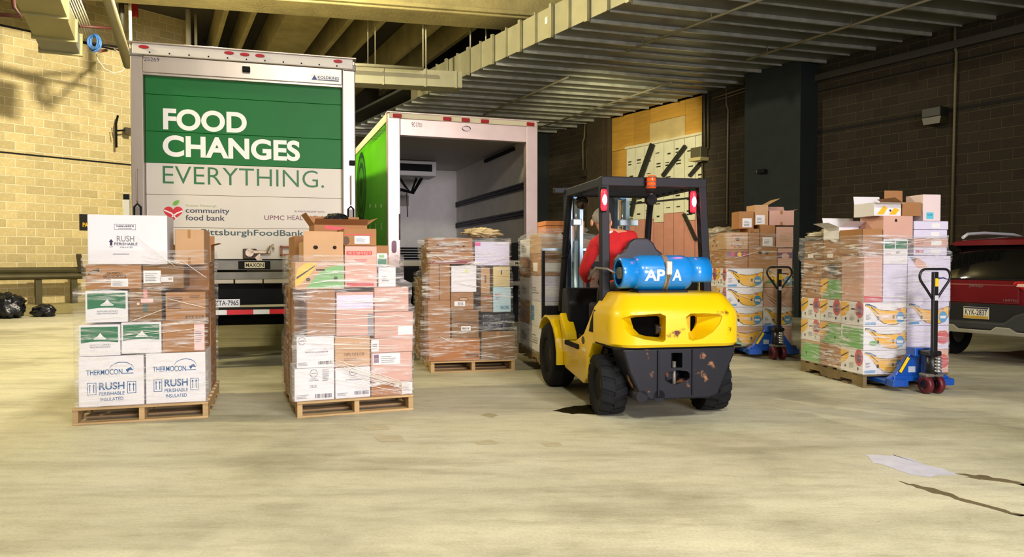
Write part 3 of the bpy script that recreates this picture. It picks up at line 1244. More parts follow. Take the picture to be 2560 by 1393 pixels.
# ---------------------------------------------------------------- truck with the open box
F2 = Frame((-0.1676 * 12.01, 12.01), R(19))
t2 = thing('box_truck', 'lime green sided box truck standing open and empty', 'truck')
place(t2, F2)
W2, TOP2 = 2.60, 3.74
xl2, xr2 = F2.at(1001, 500)[0], F2.at(1316, 500)[0]
HB = F2.at(1003, 338)[1]
DEP = 5.2
b = MB()
b.box(0.0, 0.06, 0.10, DEP, 1.2, TOP2 - 0.12)
sd = b.build('side_wall', LIME, t2, bevel=0.01)
b = MB()
b.box(-0.012, 0.05, 0.08, DEP, TOP2 - 0.16, TOP2 - 0.02)
b.build('roof_rail', mat('cream_rail', 'd9cfa8', 0.5), t2, bevel=0.008)
b = MB()
b.box(W2 - 0.06, W2, 0.10, DEP, 1.2, TOP2 - 0.02)
b.build('side_wall', WHITEP, t2)
INT = mat('liner_grey', 'e6e2da', 0.6, 0, 0.08, 3, bump=0.1, bscale=60)
b = MB()
b.box(0.06, 0.1, 0.14, DEP, 1.34, 3.46)
b.build('inner_liner', INT, t2)
b = MB()
b.box(W2 - 0.1, W2 - 0.06, 0.14, DEP, 1.34, 3.46)
il = b.build('inner_liner', INT, t2)
b = MB()
b.box(0.06, W2 - 0.06, DEP - 0.06, DEP, 1.34, 3.46)
fw = b.build('front_liner', INT, t2)
b = MB()
b.box(0.0, W2, 0.14, DEP, 3.46, TOP2 - 0.01)
b.build('roof', mat('liner_ceiling', 'b5b0a6', 0.6), t2)
b = MB()
b.box(0.06, W2 - 0.06, 0.05, DEP, 1.22, 1.34)
b.build('load_floor', mat('scuffed_alloy', '55534d', 0.5, 0.5, 0.2, 8), t2)
for i in range(5):
    b = MB()
    b.box(0.10, 0.125, 0.2, DEP - 0.1, 1.36 + i * 0.055, 1.395 + i * 0.055)
    b.build('kick_slat', BLK, t2)
    b = MB()
    b.box(0.12, W2 - 0.12, DEP - 0.1, DEP - 0.07, 1.36 + i * 0.06, 1.40 + i * 0.06)
    b.build('kick_slat', BLK, t2)
b = MB()
b.box(W2 - 0.13, W2 - 0.10, 0.2, DEP - 0.1, 1.34, 1.66)
b.build('kick_plate', mat('kick_dark', '33352f', 0.6), t2)
for zc in (2.17, 2.66):
    b = MB()
    b.box(W2 - 0.125, W2 - 0.10, 0.2, DEP - 0.06, zc - 0.065, zc + 0.065)
    tr_ = b.build('cargo_track', mat('track_dark', '3a3f45', 0.5, 0.4), t2, bevel=0.004)
    for k in range(2):
        b = MB()
        b.box(W2 - 0.132, W2 - 0.125, 0.2, DEP - 0.06, zc - 0.035 + k * 0.05, zc - 0.02 + k * 0.05)
        b.build('track_groove', BLK, tr_)
b = MB()
b.box(W2 - 0.16, W2 - 0.1, 0.9, 2.7, 3.36, 3.42)
b.build('ceiling_lamp_bar', BLK, t2)
# refrigeration unit on the front wall
b = MB()
b.box(0.2, 1.62, DEP - 1.75, DEP - 1.05, 3.12, 3.44)
ru = b.build('fridge_unit', mat('fridge_white', 'cfcdc8', 0.45), t2, bevel=0.02)
b = MB()
b.box(0.26, 1.52, DEP - 1.77, DEP - 1.745, 3.22, 3.37)
b.build('grille', BLK, ru)
b = MB()
b.tube([(0.6, DEP - 1.3, 2.80), (0.95, DEP - 1.32, 2.86), (1.2, DEP - 1.3, 2.80), (1.4, DEP - 1.3, 3.14)], 0.035, 8)
b.build('hose', BLK, t2)
b = MB()
b.tube([(0.9, DEP - 1.3, 3.13), (1.02, DEP - 1.3, 2.95), (1.16, DEP - 1.3, 2.80), (1.28, DEP - 1.3, 3.13)], 0.025, 8)
b.build('hose', BLK, t2)
b = MB()
b.tube([(1.3, DEP - 0.08, 2.9), (1.32, DEP - 0.08, 2.35)], 0.012, 6)
b.build('cord', GREYM, t2)
flat(fw, rect(1.0, 1.35, 2.6, 2.85), DEP - 0.062, mat('faint_panel', '989389', 0.6), 'access_panel')
# rear frame
b = MB()
b.box(0, xl2, 0, 0.15, 1.2, TOP2 - 0.02)
pl_ = b.build('post', STEELP, t2, bevel=0.012)
b = MB()
b.box(xr2, W2, 0, 0.15, 1.2, TOP2 - 0.02)
b.build('post', STEELP, t2, bevel=0.012)
b = MB()
b.box(xl2 + 0.002, xr2 - 0.002, 0, 0.14, HB, TOP2 - 0.10)
hd2 = b.build('header', STEELP, t2, bevel=0.006)
b = MB()
b.box(0.03, W2 - 0.03, -0.03, 0.1, TOP2 - 0.10, TOP2 - 0.012)
tr2 = b.build('top_rail', mat('cream_rail', 'd9cfa8', 0.5), t2, bevel=0.006)
b = MB()
b.box(-0.01, W2 + 0.01, -0.05, 0.16, TOP2 - 0.018, TOP2)
b.build('roof_lip', STEELP, t2, bevel=0.004)
for px in (993, 1118, 1164, 1212, 1326):
    x = F2.at(px, 300, -0.03)[0]
    b = MB()
    b.box(x - 0.07, x + 0.07, -0.055, -0.03, TOP2 - 0.095, TOP2 - 0.035)
    b.build('marker_light', REDL, tr2, bevel=0.01)
a, c = F2.at(1029, 317), F2.at(1055, 307)
lettering(hd2, '901701', a[0], c[0], a[1], a[1] + 0.075, -0.0012, MAROON)
x, z = F2.at(1165, 322)
b = MB()
b.lathe([(0.001, -0.03), (0.05, -0.03), (0.06, 0.0), (0.06, 0.04)], 16, Matrix.Translation((x, -0.0, z)) @ Matrix.Rotation(math.pi / 2, 4, 'X') @ Matrix.Diagonal((1.2, 0.7, 1, 1)))
b.build('rear_camera', BLK, hd2)
x, z = F2.at(985, 617)
b = MB()
b.prism([(x + 0.04 * math.cos(t) , z + 0.06 * (1 if math.sin(t) > 0 else -1) * min(1, abs(math.sin(t)) * 3) + 0.04 * math.sin(t)) for t in [2 * math.pi * k / 24 for k in range(24)]], 0, -0.02, 'y')
b.build('tail_light', mat('tail_purple', '7a1238', 0.3, coat=0.4), pl_, fix=True)
for px, y0, y1 in ((999, 535, 600),):
    a, c = F2.at(px, y1), F2.at(px, y0)
    b = MB()
    b.tube([(a[0], -0.01, a[1]), (a[0], -0.02, c[1])], 0.012, 8)
    b.build('pull_strap', GREYM, pl_)
b = MB()
b.box(xl2 - 0.02, W2, -0.03, 0.1, 1.24, 1.335)
sl2 = b.build('rear_sill', mat('worn_alloy', 'a8a08e', 0.45, 0.5), t2, bevel=0.006)
a, c = F2.at(1284, 661), F2.at(1318, 653)
flat(sl2, rect(a[0], c[0] + 0.1, 1.25, 1.325), -0.0305, mat('cream_plate', 'c9bf9a', 0.5), 'name_plate')
lettering(sl2, 'MAXON', a[0] + 0.02, c[0] + 0.08, 1.26, 1.315, -0.032, INK, 0.014)
b = MB()
b.box(0.1, W2 - 0.1, 0.0, 0.12, 0.98, 1.22)
b.build('lift_recess', BLK, t2)
b = MB()
b.box(0.08, W2 - 0.08, -0.02, 0.1, 0.9, 0.98)
b.build('rear_bumper', GREYM, t2, bevel=0.01)
b = MB()
b.box(0.06, 0.16, -0.02, 0.3, 0.72, 1.2)
b.build('step_bracket', mat('blue_black_steel', '20303a', 0.4, 0.3), t2, bevel=0.01)
for s in (0.28, W2 - 0.28):
    for d in (-0.14, 0.14):
        wheel('tyre', t2, (s + d, 1.6, 0.5), 0.5, 0.25)
    b = MB()
    b.box(s - 0.30, s + 0.30, 0.9, 0.92, 0.2, 0.95)
    b.build('mud_flap', BLACK, t2, bevel=0.005)
for s in (0.85, 1.75):
    b = MB()
    b.box(s - 0.05, s + 0.05, 0.3, DEP, 0.82, 1.2)
    b.build('chassis_rail', BLK, t2)
b = MB()
b.box(0.3, 2.3, 0.95, 1.0, 0.25, 0.95)
b.build('under_screen', BLK, t2)
b = MB()
b.cyl((0.2, 1.6, 0.5), (W2 - 0.2, 1.6, 0.5), 0.09, n=14)
b.build('axle', BLK, t2)
# round printed emblem and small white words on the lime side
ec = F2.side(903, 470, -0.001)
for r0, mm in ((0.72, DKGREEN), (0.60, mat('mid_green_print', '3f8a1c', 0.4)), (0.52, DKGREEN), (0.40, mat('mid_green_print', '3f8a1c', 0.4)), (0.2, DKGREEN)):
    flat(sd, ellipse(-ec[0], ec[1], r0, r0, 36), -0.0005 - (0.8 - r0) * 0.002, mm, 'emblem_ring', face='left')
for k in range(3):
    a = F2.side(925 + k * 14, 515, -0.001)
    b_ = F2.side(925 + k * 14, 565, -0.001)
    flat(sd, rect(-a[0] - 0.07, -a[0] + 0.07, a[1] - 0.03, a[1] + 0.03), -0.001, WHITE, 'side_lettering', face='left')
    flat(sd, rect(-b_[0] - 0.04, -b_[0] + 0.04, b_[1] - 0.07, b_[1] + 0.05), -0.001, WHITE, 'side_lettering', face='left')
# ================================================================ PALLETS, CARTONS AND STRETCH WRAP
WOOD = mat('pallet_wood', 'b7986a', 0.8, 0, 0.25, 5, 0.3, 30, stretch=(0.3, 3, 3), rnd=0.2)
WOODD = mat('dark_pallet_wood', '7d6a45', 0.85, 0, 0.25, 5, 0.3, 30, rnd=0.2)
PM = {}


def pallet(fr, label, w=1.02, d=1.2, m=WOOD, z=0.0):
    r = thing('pallet', label, 'pallet', (fr.loc.x, fr.loc.y, z), fr.rz, 'wooden pallets')
    key = (w, d, m.name)
    if key not in PM:
        bd = MB().box(0, w, 0, 0.095, 0, 0.018).mesh('deck_board', bevel=0.003, seg=1)
        bb = MB().box(0, w, 0, 0.10, 0, 0.018).mesh('bottom_board', bevel=0.003, seg=1)
        pr = [(0, 0), (0.17, 0), (0.2, 0.035), (0.4, 0.035), (0.43, 0), (d - 0.43, 0), (d - 0.4, 0.035), (d - 0.2, 0.035), (d - 0.17, 0), (d, 0), (d, 0.098), (0, 0.098)]
        st = MB().prism(pr, 0, 0.042, 'x').mesh('stringer', fix=True)
        for me in (bd, bb, st):
            me.materials.append(m)
        PM[key] = (bd, bb, st)
    bd, bb, st = PM[key]
    for k in range(7):
        link('deck_board', bd, None, r, (0, k * (d - 0.095) / 6, 0.117))
    for k in range(5):
        link('bottom_board', bb, None, r, (0, k * (d - 0.10) / 4, 0.0))
    for k in range(3):
        link('stringer', st, None, r, (0.002 + k * (w - 0.046) / 2, 0, 0.0185))
    return r


PAL_H = 0.136
KRAFT = mat('kraft_card', 'a67546', 0.75, 0, 0.08, 3, rnd=0.10)
KRAFTL = mat('pale_kraft_card', 'c39a70', 0.75, 0, 0.07, 3, rnd=0.06)
KRAFTP = mat('pink_lit_kraft', 'd3a594', 0.7, 0, 0.06, 3, rnd=0.06)  # kraft card with the cool light's pink cast mixed into its colour
KRAFTD = mat('brown_card', '875f30', 0.75, 0, 0.10, 3, rnd=0.10)
ORANGE = mat('orange_card', 'a8661a', 0.7, 0, 0.10, 3)
CWHITE = mat('white_card', 'e6e3e6', 0.6, 0, 0.03, 3)
CBLUE = mat('pale_blue_card', 'b9dbe6', 0.6, 0, 0.04, 3)
CCREAM = mat('cream_card', 'dcc78c', 0.65, 0, 0.06, 3)
CPALE = mat('lilac_white_card', 'd9d3ea', 0.6, 0, 0.05, 3)
BLACKW = mat('black_film', '16181f', 0.25, 0, 0.3, 6, bump=0.6, bscale=14)
CDARK = mat('card_inside', '6d4c2a', 0.85)
BLUEP = mat('blue_print', '1d5b8e', 0.6)
GREYP = mat('grey_print', '8d8c90', 0.6)
GRN = mat('leaf_green_print', '1c7048', 0.55)
PALEG = mat('pale_green_print', '6fae5e', 0.55)
YEL = mat('banana_yellow', 'f0b71c', 0.55)
LBLUE = mat('sky_print', '3f93c8', 0.55)
REDB = mat('soft_red_print', 'c8484a', 0.6)
BROWNP = mat('brown_print', '5a3a1c', 0.6)
STICK = mat('paper_label', 'ece9ea', 0.6)
PINKS = mat('pink_label', 'efc7c4', 0.6)
PURP = mat('plum_print', '6d4468', 0.6)
TAPE = mat('parcel_tape', 'a5763f', 0.35, 0, coat=0.3)
HOLE = mat('hand_hole', '24160c', 0.9)


class Load:
    def __init__(self, fr, base_z=PAL_H, where=''):
        self.fr, self.base, self.boxes, self.where = fr, base_z, [], where

    def top(self, x0, x1, y0, y1):
        z = self.base
        for (a, c, d, e, lo, hi) in self.boxes:
            if min(c, x1) - max(a, x0) > 0.02 and min(e, y1) - max(d, y0) > 0.02:
                z = max(z, hi)
        return z

    def box(self, x0, x1, h, y0, y1, m, label, prints=(), name='cardboard_box', tilt=0.0, flaps=(), open_=False, cat='box', z0=None, group=None, bev=0.006):
        z = self.top(x0, x1, y0, y1) if z0 is None else z0
        self.boxes.append((x0, x1, y0, y1, z, z + h))
        w, d = x1 - x0 - 0.004, y1 - y0 - 0.004
        h = h - 0.003
        b = MB()
        if open_:
            t = 0.006
            b.add([(0, 0, 0), (w, 0, 0), (w, d, 0), (0, d, 0), (0, 0, h), (w, 0, h), (w, d, h), (0, d, h),
                   (t, t, t), (w - t, t, t), (w - t, d - t, t), (t, d - t, t), (t, t, h), (w - t, t, h), (w - t, d - t, h), (t, d - t, h)],
                  [(0, 3, 2, 1), (0, 1, 5, 4), (1, 2, 6, 5), (2, 3, 7, 6), (3, 0, 4, 7), (8, 9, 10, 11), (8, 12, 13, 9), (9, 13, 14, 10), (10, 14, 15, 11), (11, 15, 12, 8),
                   (4, 5, 13, 12), (5, 6, 14, 13), (6, 7, 15, 14), (7, 4, 12, 15)])
            me = b.mesh(name)
        else:
            b.box(0, w, 0, d, 0, h)
            me = b.mesh(name, bevel=bev, seg=2)
        p = self.fr.M @ Vector((x0 + 0.002, y0 + 0.002, 0))
        o = link(name, me, m, None, (p.x, p.y, z + 0.001), (0, 0, self.fr.rz + tilt))
        tag(o, label, cat, group)
        for q in prints:
            self.print(o, q, w, d, h)
        for (edge, L, ang) in flaps:
            self.flap(o, edge, L, ang, w, d, h, m)
        return o

    def print(self, o, q, w, d, h):
        k = q[0]
        left = k[0] == 'L'
        if left:
            k = k[1:]
        fa = 'left' if left else 'front'
        W = d if left else w
        # on the left face x runs from the back (0) to the front (1)
        def X(t):
            return (t - 1) * W if left else t * W
        lift = -0.0008
        if k == 't':
            _, s, a, c, e, f, m = q[:7]
            lettering(o, s, X(a), X(c), e * h, f * h, lift - 0.0012, m, q[7] if len(q) > 7 else 0.0, fa)
        elif k == 'r':
            _, a, c, e, f, m = q[:6]
            flat(o, rect(X(a), X(c), e * h, f * h), lift if len(q) < 7 else lift - q[6], m, 'print', fa)
        elif k == 's':
            _, a, c, e, f, m = q[:6]
            flat(o, rect(X(a), X(c), e * h, f * h), lift - 0.0004, m, 'label_sticker', fa)
        elif k == 'e':
            _, a, e, rx, rz, m = q[:6]
            flat(o, ellipse(X(a), e * h, rx * h, rz * h), lift - (q[6] if len(q) > 6 else 0.0006), m, 'print', fa)
        elif k == 'p':
            _, pts, m = q[:3]
            flat(o, [(X(a), c * h) for a, c in pts], lift - (q[3] if len(q) > 3 else 0.0), m, 'print', fa)
        elif k == 'bar':
            _, a, c, e, f, m, n = q
            rnd = random.Random(n)
            for i in range(n):
                x0 = a + (c - a) * i / n
                flat(o, rect(X(x0), X(x0 + (c - a) / n * rnd.uniform(0.3, 0.75)), e * h, f * h), lift - 0.0012, m, 'bar_mark', fa)
        elif k == 'lines':
            _, a, c, e, f, m, n = q
            rnd = random.Random(int(a * 97) + n)
            for i in range(n):
                z0 = e + (f - e) * i / n
                flat(o, rect(X(a), X(a + (c - a) * rnd.uniform(0.6, 1)), z0 * h, (z0 + (f - e) / n * 0.45) * h), lift - 0.0012, m, 'text_line', fa)
        elif k == 'g':
            # a word too small or blurred to read in the photo: uneven strokes
            _, n, a, c, e, f, m = q
            rnd = random.Random(int(a * 977) + n + int(f * 131))
            bb = MB()
            step_ = (c - a) / n
            for i in range(n):
                u0 = a + i * step_
                for (p0, p1, r0, r1) in rnd.sample([(0, 0.28, 0, 1), (0.1, 0.75, 0.8, 1), (0.1, 0.75, 0.0, 0.2), (0.5, 0.78, 0, 1), (0.1, 0.7, 0.4, 0.6)], 3):
                    px0, px1, pz0, pz1 = X(u0 + p0 * step_), X(u0 + p1 * step_), (e + (f - e) * r0) * h, (e + (f - e) * r1) * h
                    yy = lift - 0.0014
                    bb.add([(px0, yy, pz0), (px1, yy, pz0), (px1, yy, pz1), (px0, yy, pz1)] if not left else [(yy, -px0, pz0), (yy, -px1, pz0), (yy, -px1, pz1), (yy, -px0, pz1)], [(0, 1, 2, 3)])
            bb.build('lettering', m, o)
        elif k == 'tape':
            flat(o, rect(X(0.44), X(0.54), 0.0, h * 0.22), lift, TAPE, 'tape', fa)
            flat(o, rect(X(0.44), X(0.54), h * 0.75, h), lift, TAPE, 'tape', fa)

    def flap(self, o, edge, L, ang, w, d, h, m):
        """a card flap standing from a top edge; ang 0 = upright, positive = folded outwards"""
        s, c = math.sin(R(ang)) * L, math.cos(R(ang)) * L
        t = 0.005
        b = MB()
        if edge == 'front':
            b.prism([(0.002, h), (-s, h + c), (-s + t, h + c), (0.008, h)], 0, w, 'x')
        elif edge == 'back':
            b.prism([(d - 0.008, h), (d + s - t, h + c), (d + s, h + c), (d - 0.002, h)], 0, w, 'x')
        elif edge == 'left':
            b.prism([(0.002, h), (-s, h + c), (-s + t, h + c), (0.008, h)], 0, d, 'y')
        else:
            b.prism([(w - 0.008, h), (w + s - t, h + c), (w + s, h + c), (w - 0.002, h)], 0, d, 'y')
        b.build('flap', m, o, fix=True)

    def px(self, x0, y0, x1, y1, y=0.0):
        ym, xm = (y0 + y1) / 2, (x0 + x1) / 2
        return self.fr.at(x0, ym, y)[0], self.fr.at(x1, ym, y)[0], self.fr.at(xm, y0, y)[1] - self.fr.at(xm, y1, y)[1]

    def pbox(self, r, y0, y1, m, label, prints=(), **k):
        a, c, h = self.px(*r, y=y0)
        if 'x0' in k:
            a = k.pop('x0')
        if 'x1' in k:
            c = k.pop('x1')
        return self.box(a, c, h, y0, y1, m, label, prints, **k)


# stretch film ----------------------------------------------------
def film_material(key, lo, hi, tint=(1, 0.98, 0.93, 1), seed=0, sc=1.0):
    m = bpy.data.materials.new(key)
    m.use_nodes = True
    nt = m.node_tree
    N, L = nt.nodes, nt.links
    N.remove(N['Principled BSDF'])
    out = N['Material Output']
    tc = N.new('ShaderNodeTexCoord')
    mp = N.new('ShaderNodeMapping')
    mp.inputs['Scale'].default_value = (1.0 * sc, 1.0 * sc, 11.0 * sc)
    mp.inputs['Rotation'].default_value = (0.06, 0.10, 0)
    mp.inputs['Location'].default_value = (seed * 3.1, seed, 0)
    L.new(tc.outputs['Object'], mp.inputs['Vector'])
    n1 = N.new('ShaderNodeTexNoise')
    n1.inputs['Scale'].default_value = 3.2
    n1.inputs['Detail'].default_value = 7
    n1.inputs['Roughness'].default_value = 0.68
    n1.inputs['Distortion'].default_value = 0.6
    L.new(mp.outputs['Vector'], n1.inputs['Vector'])
    mr = N.new('ShaderNodeMapRange')
    mr.inputs['From Min'].default_value = 0.47
    mr.inputs['From Max'].default_value = 0.68
    mr.inputs['To Min'].default_value = 0.0
    mr.inputs['To Max'].default_value = hi
    L.new(n1.outputs['Fac'], mr.inputs['Value'])
    # patches where the film lies tight and clear, and patches where it is wound many times
    mp2 = N.new('ShaderNodeMapping')
    mp2.inputs['Scale'].default_value = (1, 1, 2.2)
    mp2.inputs['Location'].default_value = (seed * 1.7, seed * 2.3, seed)
    L.new(tc.outputs['Object'], mp2.inputs['Vector'])
    n2 = N.new('ShaderNodeTexNoise')
    n2.inputs['Scale'].default_value = 2.0
    n2.inputs['Detail'].default_value = 3
    L.new(mp2.outputs['Vector'], n2.inputs['Vector'])
    mr2 = N.new('ShaderNodeMapRange')
    mr2.inputs['From Min'].default_value = 0.38
    mr2.inputs['From Max'].default_value = 0.62
    mr2.inputs['To Min'].default_value = 0.22
    mr2.inputs['To Max'].default_value = 1.15
    L.new(n2.outputs['Fac'], mr2.inputs['Value'])
    mu = N.new('ShaderNodeMath')
    mu.operation = 'MULTIPLY_ADD'
    L.new(mr.outputs['Result'], mu.inputs[0])
    L.new(mr2.outputs['Result'], mu.inputs[1])
    mu.inputs[2].default_value = lo
    mu.use_clamp = True
    p = N.new('ShaderNodeBsdfPrincipled')
    p.inputs['Base Color'].default_value = tint
    p.inputs['Roughness'].default_value = 0.14
    p.inputs['Specular IOR Level'].default_value = 0.7
    bp = N.new('ShaderNodeBump')
    bp.inputs['Strength'].default_value = 0.8
    bp.inputs['Distance'].default_value = 0.02
    L.new(n1.outputs['Fac'], bp.inputs['Height'])
    L.new(bp.outputs['Normal'], p.inputs['Normal'])
    t = N.new('ShaderNodeBsdfTransparent')
    t.inputs['Color'].default_value = (0.97, 0.97, 0.96, 1)
    mx = N.new('ShaderNodeMixShader')
    L.new(mu.outputs['Value'], mx.inputs['Fac'])
    L.new(t.outputs['BSDF'], mx.inputs[1])
    L.new(p.outputs['BSDF'], mx.inputs[2])
    L.new(mx.outputs['Shader'], out.inputs['Surface'])
    return m


from mathutils import noise as mnoise


def wrap(ld, label, m, z0, z1, over=0.0, gap=0.012, seed=0, crumple=0.006, cap=False):
    """film wound round the load: hugs the extent of the boxes at every height"""
    fr = ld.fr
    rings = []
    nz = max(4, int((z1 - z0) / 0.035))
    N = 72
    ext = []
    for i in range(nz + 1):
        z = z0 + (z1 - z0) * i / nz
        bs = [q for q in ld.boxes if q[4] - 0.03 <= z <= q[5] + 0.03]
        if not bs:
            bs = ld.boxes
        ext.append([min(q[0] for q in bs), max(q[1] for q in bs), min(q[2] for q in bs), max(q[3] for q in bs)])
    for i in range(nz + 1):
        w = [ext[max(0, min(nz, i + k))] for k in (-1, 0, 1)]
        e = [min(a[0] for a in w), max(a[1] for a in w), min(a[2] for a in w), max(a[3] for a in w)]
        a, c, d, f = e[0] - gap, e[1] + gap, e[2] - gap, e[3] + gap
        z = z0 + (z1 - z0) * i / nz
        per = 2 * (c - a) + 2 * (f - d)
        ring = []
        for k in range(N):
            t = per * k / N
            if t < c - a:
                x, y, nx, ny = a + t, d, 0, -1
            elif t < (c - a) + (f - d):
                x, y, nx, ny = c, d + t - (c - a), 1, 0
            elif t < 2 * (c - a) + (f - d):
                x, y, nx, ny = c - (t - (c - a) - (f - d)), f, 0, 1
            else:
                x, y, nx, ny = a, f - (t - 2 * (c - a) - (f - d)), -1, 0
            q = crumple * (0.5 + mnoise.noise(Vector((x * 3 + seed, y * 3, z * 14))) + 0.6 * mnoise.noise(Vector((x * 9, y * 9 + seed, z * 30))))
            q = max(q, -gap * 0.7)
            ring.append((x + nx * q, y + ny * q, z + 0.006 * mnoise.noise(Vector((x * 5, y * 5, seed + z)))))
        rings.append(ring)
    b = MB()
    b.grid(rings, True, closed=True)
    if cap:
        top = rings[-1]
        mid = (sum(p[0] for p in top) / N, sum(p[1] for p in top) / N)
        inner = []
        prev = top
        rr = [top]
        for s in (0.8, 0.5, 0.2):
            rr.append([(mid[0] + (p[0] - mid[0]) * s, mid[1] + (p[1] - mid[1]) * s, z1 + 0.02 + 0.05 * mnoise.noise(Vector((p[0] * 6 * s, p[1] * 6 * s, seed)))) for p in top])
        b.grid(rr, True, closed=True)
    o = b.build('stretch_wrap', m, None, loc=fr.loc, rot=(0, 0, fr.rz))
    return tag(o, label, 'plastic wrap', 'stretch film round the pallet loads')


# shared print recipes (0..1 over the face)
def green_top(text=True):
    q = [('r', 0.05, 0.95, 0.48, 0.93, GRN), ('p', [(0.05, 0.48), (0.3, 0.52), (0.5, 0.53), (0.7, 0.52), (0.95, 0.48), (0.95, 0.42), (0.7, 0.46), (0.5, 0.47), (0.3, 0.46), (0.05, 0.42)], GRN, 0.0002),
         ('p', [(0.38, 0.58), (0.45, 0.63), (0.52, 0.74), (0.58, 0.63), (0.64, 0.58)], STICK, 0.0012), ('r', 0.36, 0.66, 0.53, 0.57, STICK, 0.0012)]
    if text:
        q += [('g', 18, 0.27, 0.77, 0.33, 0.375, GREYP), ('g', 18, 0.27, 0.77, 0.26, 0.305, GREYP)]
    return q


def thermo():
    q = [('t', 'THERMOCON', 0.12, 0.67, 0.63, 0.74, BLUEP, 0.01), ('r', 0.67, 0.84, 0.64, 0.655, BLUEP), ('t', 'RUSH', 0.31, 0.70, 0.33, 0.48, BLUEP, 0.024),
         ('t', 'PERISHABLE', 0.31, 0.70, 0.22, 0.29, BLUEP, 0.01), ('t', 'INSULATED', 0.33, 0.68, 0.11, 0.18, BLUEP, 0.01)]
    arc = [(0.47 + 0.19 * (1 - math.cos(t)) , 0.73 + 0.15 * math.sin(t)) for t in [math.pi * k / 10 for k in range(11)]]
    for (a0, c0), (a1, c1) in zip(arc, arc[1:]):
        q.append(('p', [(a0, c0), (a1, c1), (a1, c1 - 0.014), (a0, c0 - 0.014)], BLUEP))
    q.append(('p', [(0.72, 0.72), (0.8, 0.77), (0.84, 0.7), (0.78, 0.71), (0.75, 0.66)], BLUEP))
    for cx_ in (0.2, 0.81):
        for (a, c, e, f) in ((cx_ - 0.07, cx_ + 0.07, 0.24, 0.25), (cx_ - 0.07, cx_ + 0.07, 0.47, 0.48), (cx_ - 0.07, cx_ - 0.06, 0.24, 0.48), (cx_ + 0.06, cx_ + 0.07, 0.24, 0.48)):
            q.append(('r', a, c, e, f, BLUEP))
        for s in (-0.03, 0.03):
            q.append(('r', cx_ + s - 0.006, cx_ + s + 0.006, 0.28, 0.43, BLUEP))
            q.append(('p', [(cx_ + s - 0.02, 0.41), (cx_ + s + 0.02, 0.41), (cx_ + s, 0.455)], BLUEP))
    return q


def crest(cx_, cz, s=0.12):
    return [('e', cx_, cz, s, s * 1.05, GREYP), ('e', cx_, cz, s * 0.8, s * 0.85, CWHITE, 0.001), ('r', cx_ - s * 0.5, cx_ + s * 0.5, cz - 0.02, cz + 0.02, GREYP, 0.0014)]


def banana_front(variant=0):
    if variant == 1:      # brown board version with green leaf
        base = [('p', [(0.0, 0.0), (0.55, 0.0), (0.35, 0.25), (0.12, 0.38), (0.0, 0.3)], PALEG)]
    elif variant == 2:
        base = [('e', 0.24, 0.3, 0.22, 0.11, PALEG)]
    else:
        base = [('r', 0.03, 0.28, 0.06, 0.17, LBLUE), ('lines', 0.05, 0.17, 0.28, 0.52, GREYP, 4)]
    up = [(0.06, 0.93), (0.16, 0.90), (0.24, 0.80), (0.36, 0.68), (0.52, 0.64), (0.70, 0.66), (0.86, 0.74), (0.98, 0.80)]
    dn = [(0.98, 0.42), (0.90, 0.22), (0.78, 0.10), (0.64, 0.07), (0.46, 0.14), (0.34, 0.32), (0.22, 0.58), (0.12, 0.78), (0.04, 0.84)]
    out = up + dn
    cx_ = sum(p[0] for p in out) / len(out)
    q = base + [('p', [(a + (0.012 if a > cx_ else -0.012), c + (0.022 if c > 0.55 else -0.022)) for a, c in out], INK),
                ('p', out, YEL, 0.0004)]
    q += [('p', [(0.06, 0.93), (0.18, 0.9), (0.3, 0.8), (0.27, 0.74), (0.2, 0.83), (0.07, 0.87)], BLUEP, 0.0008),
          ('p', [(0.16, 0.86), (0.2, 0.78), (0.36, 0.5), (0.345, 0.49), (0.17, 0.78)], INK, 0.0009)]
    q += [('e', 0.335, 0.34, 0.055, 0.085, HOLE, 0.0016), ('e', 0.69, 0.39, 0.055, 0.085, HOLE, 0.0016)]
    if variant != 1:
        q += [('e', 0.85, 0.36, 0.20, 0.24, LBLUE, 0.0012), ('r', 0.78, 0.92, 0.3, 0.4, STICK, 0.0016),
              ('p', [(0.78, 0.78), (0.80, 0.64), (0.87, 0.66), (0.86, 0.74), (0.82, 0.70)], REDB, 0.0014)]
    return q


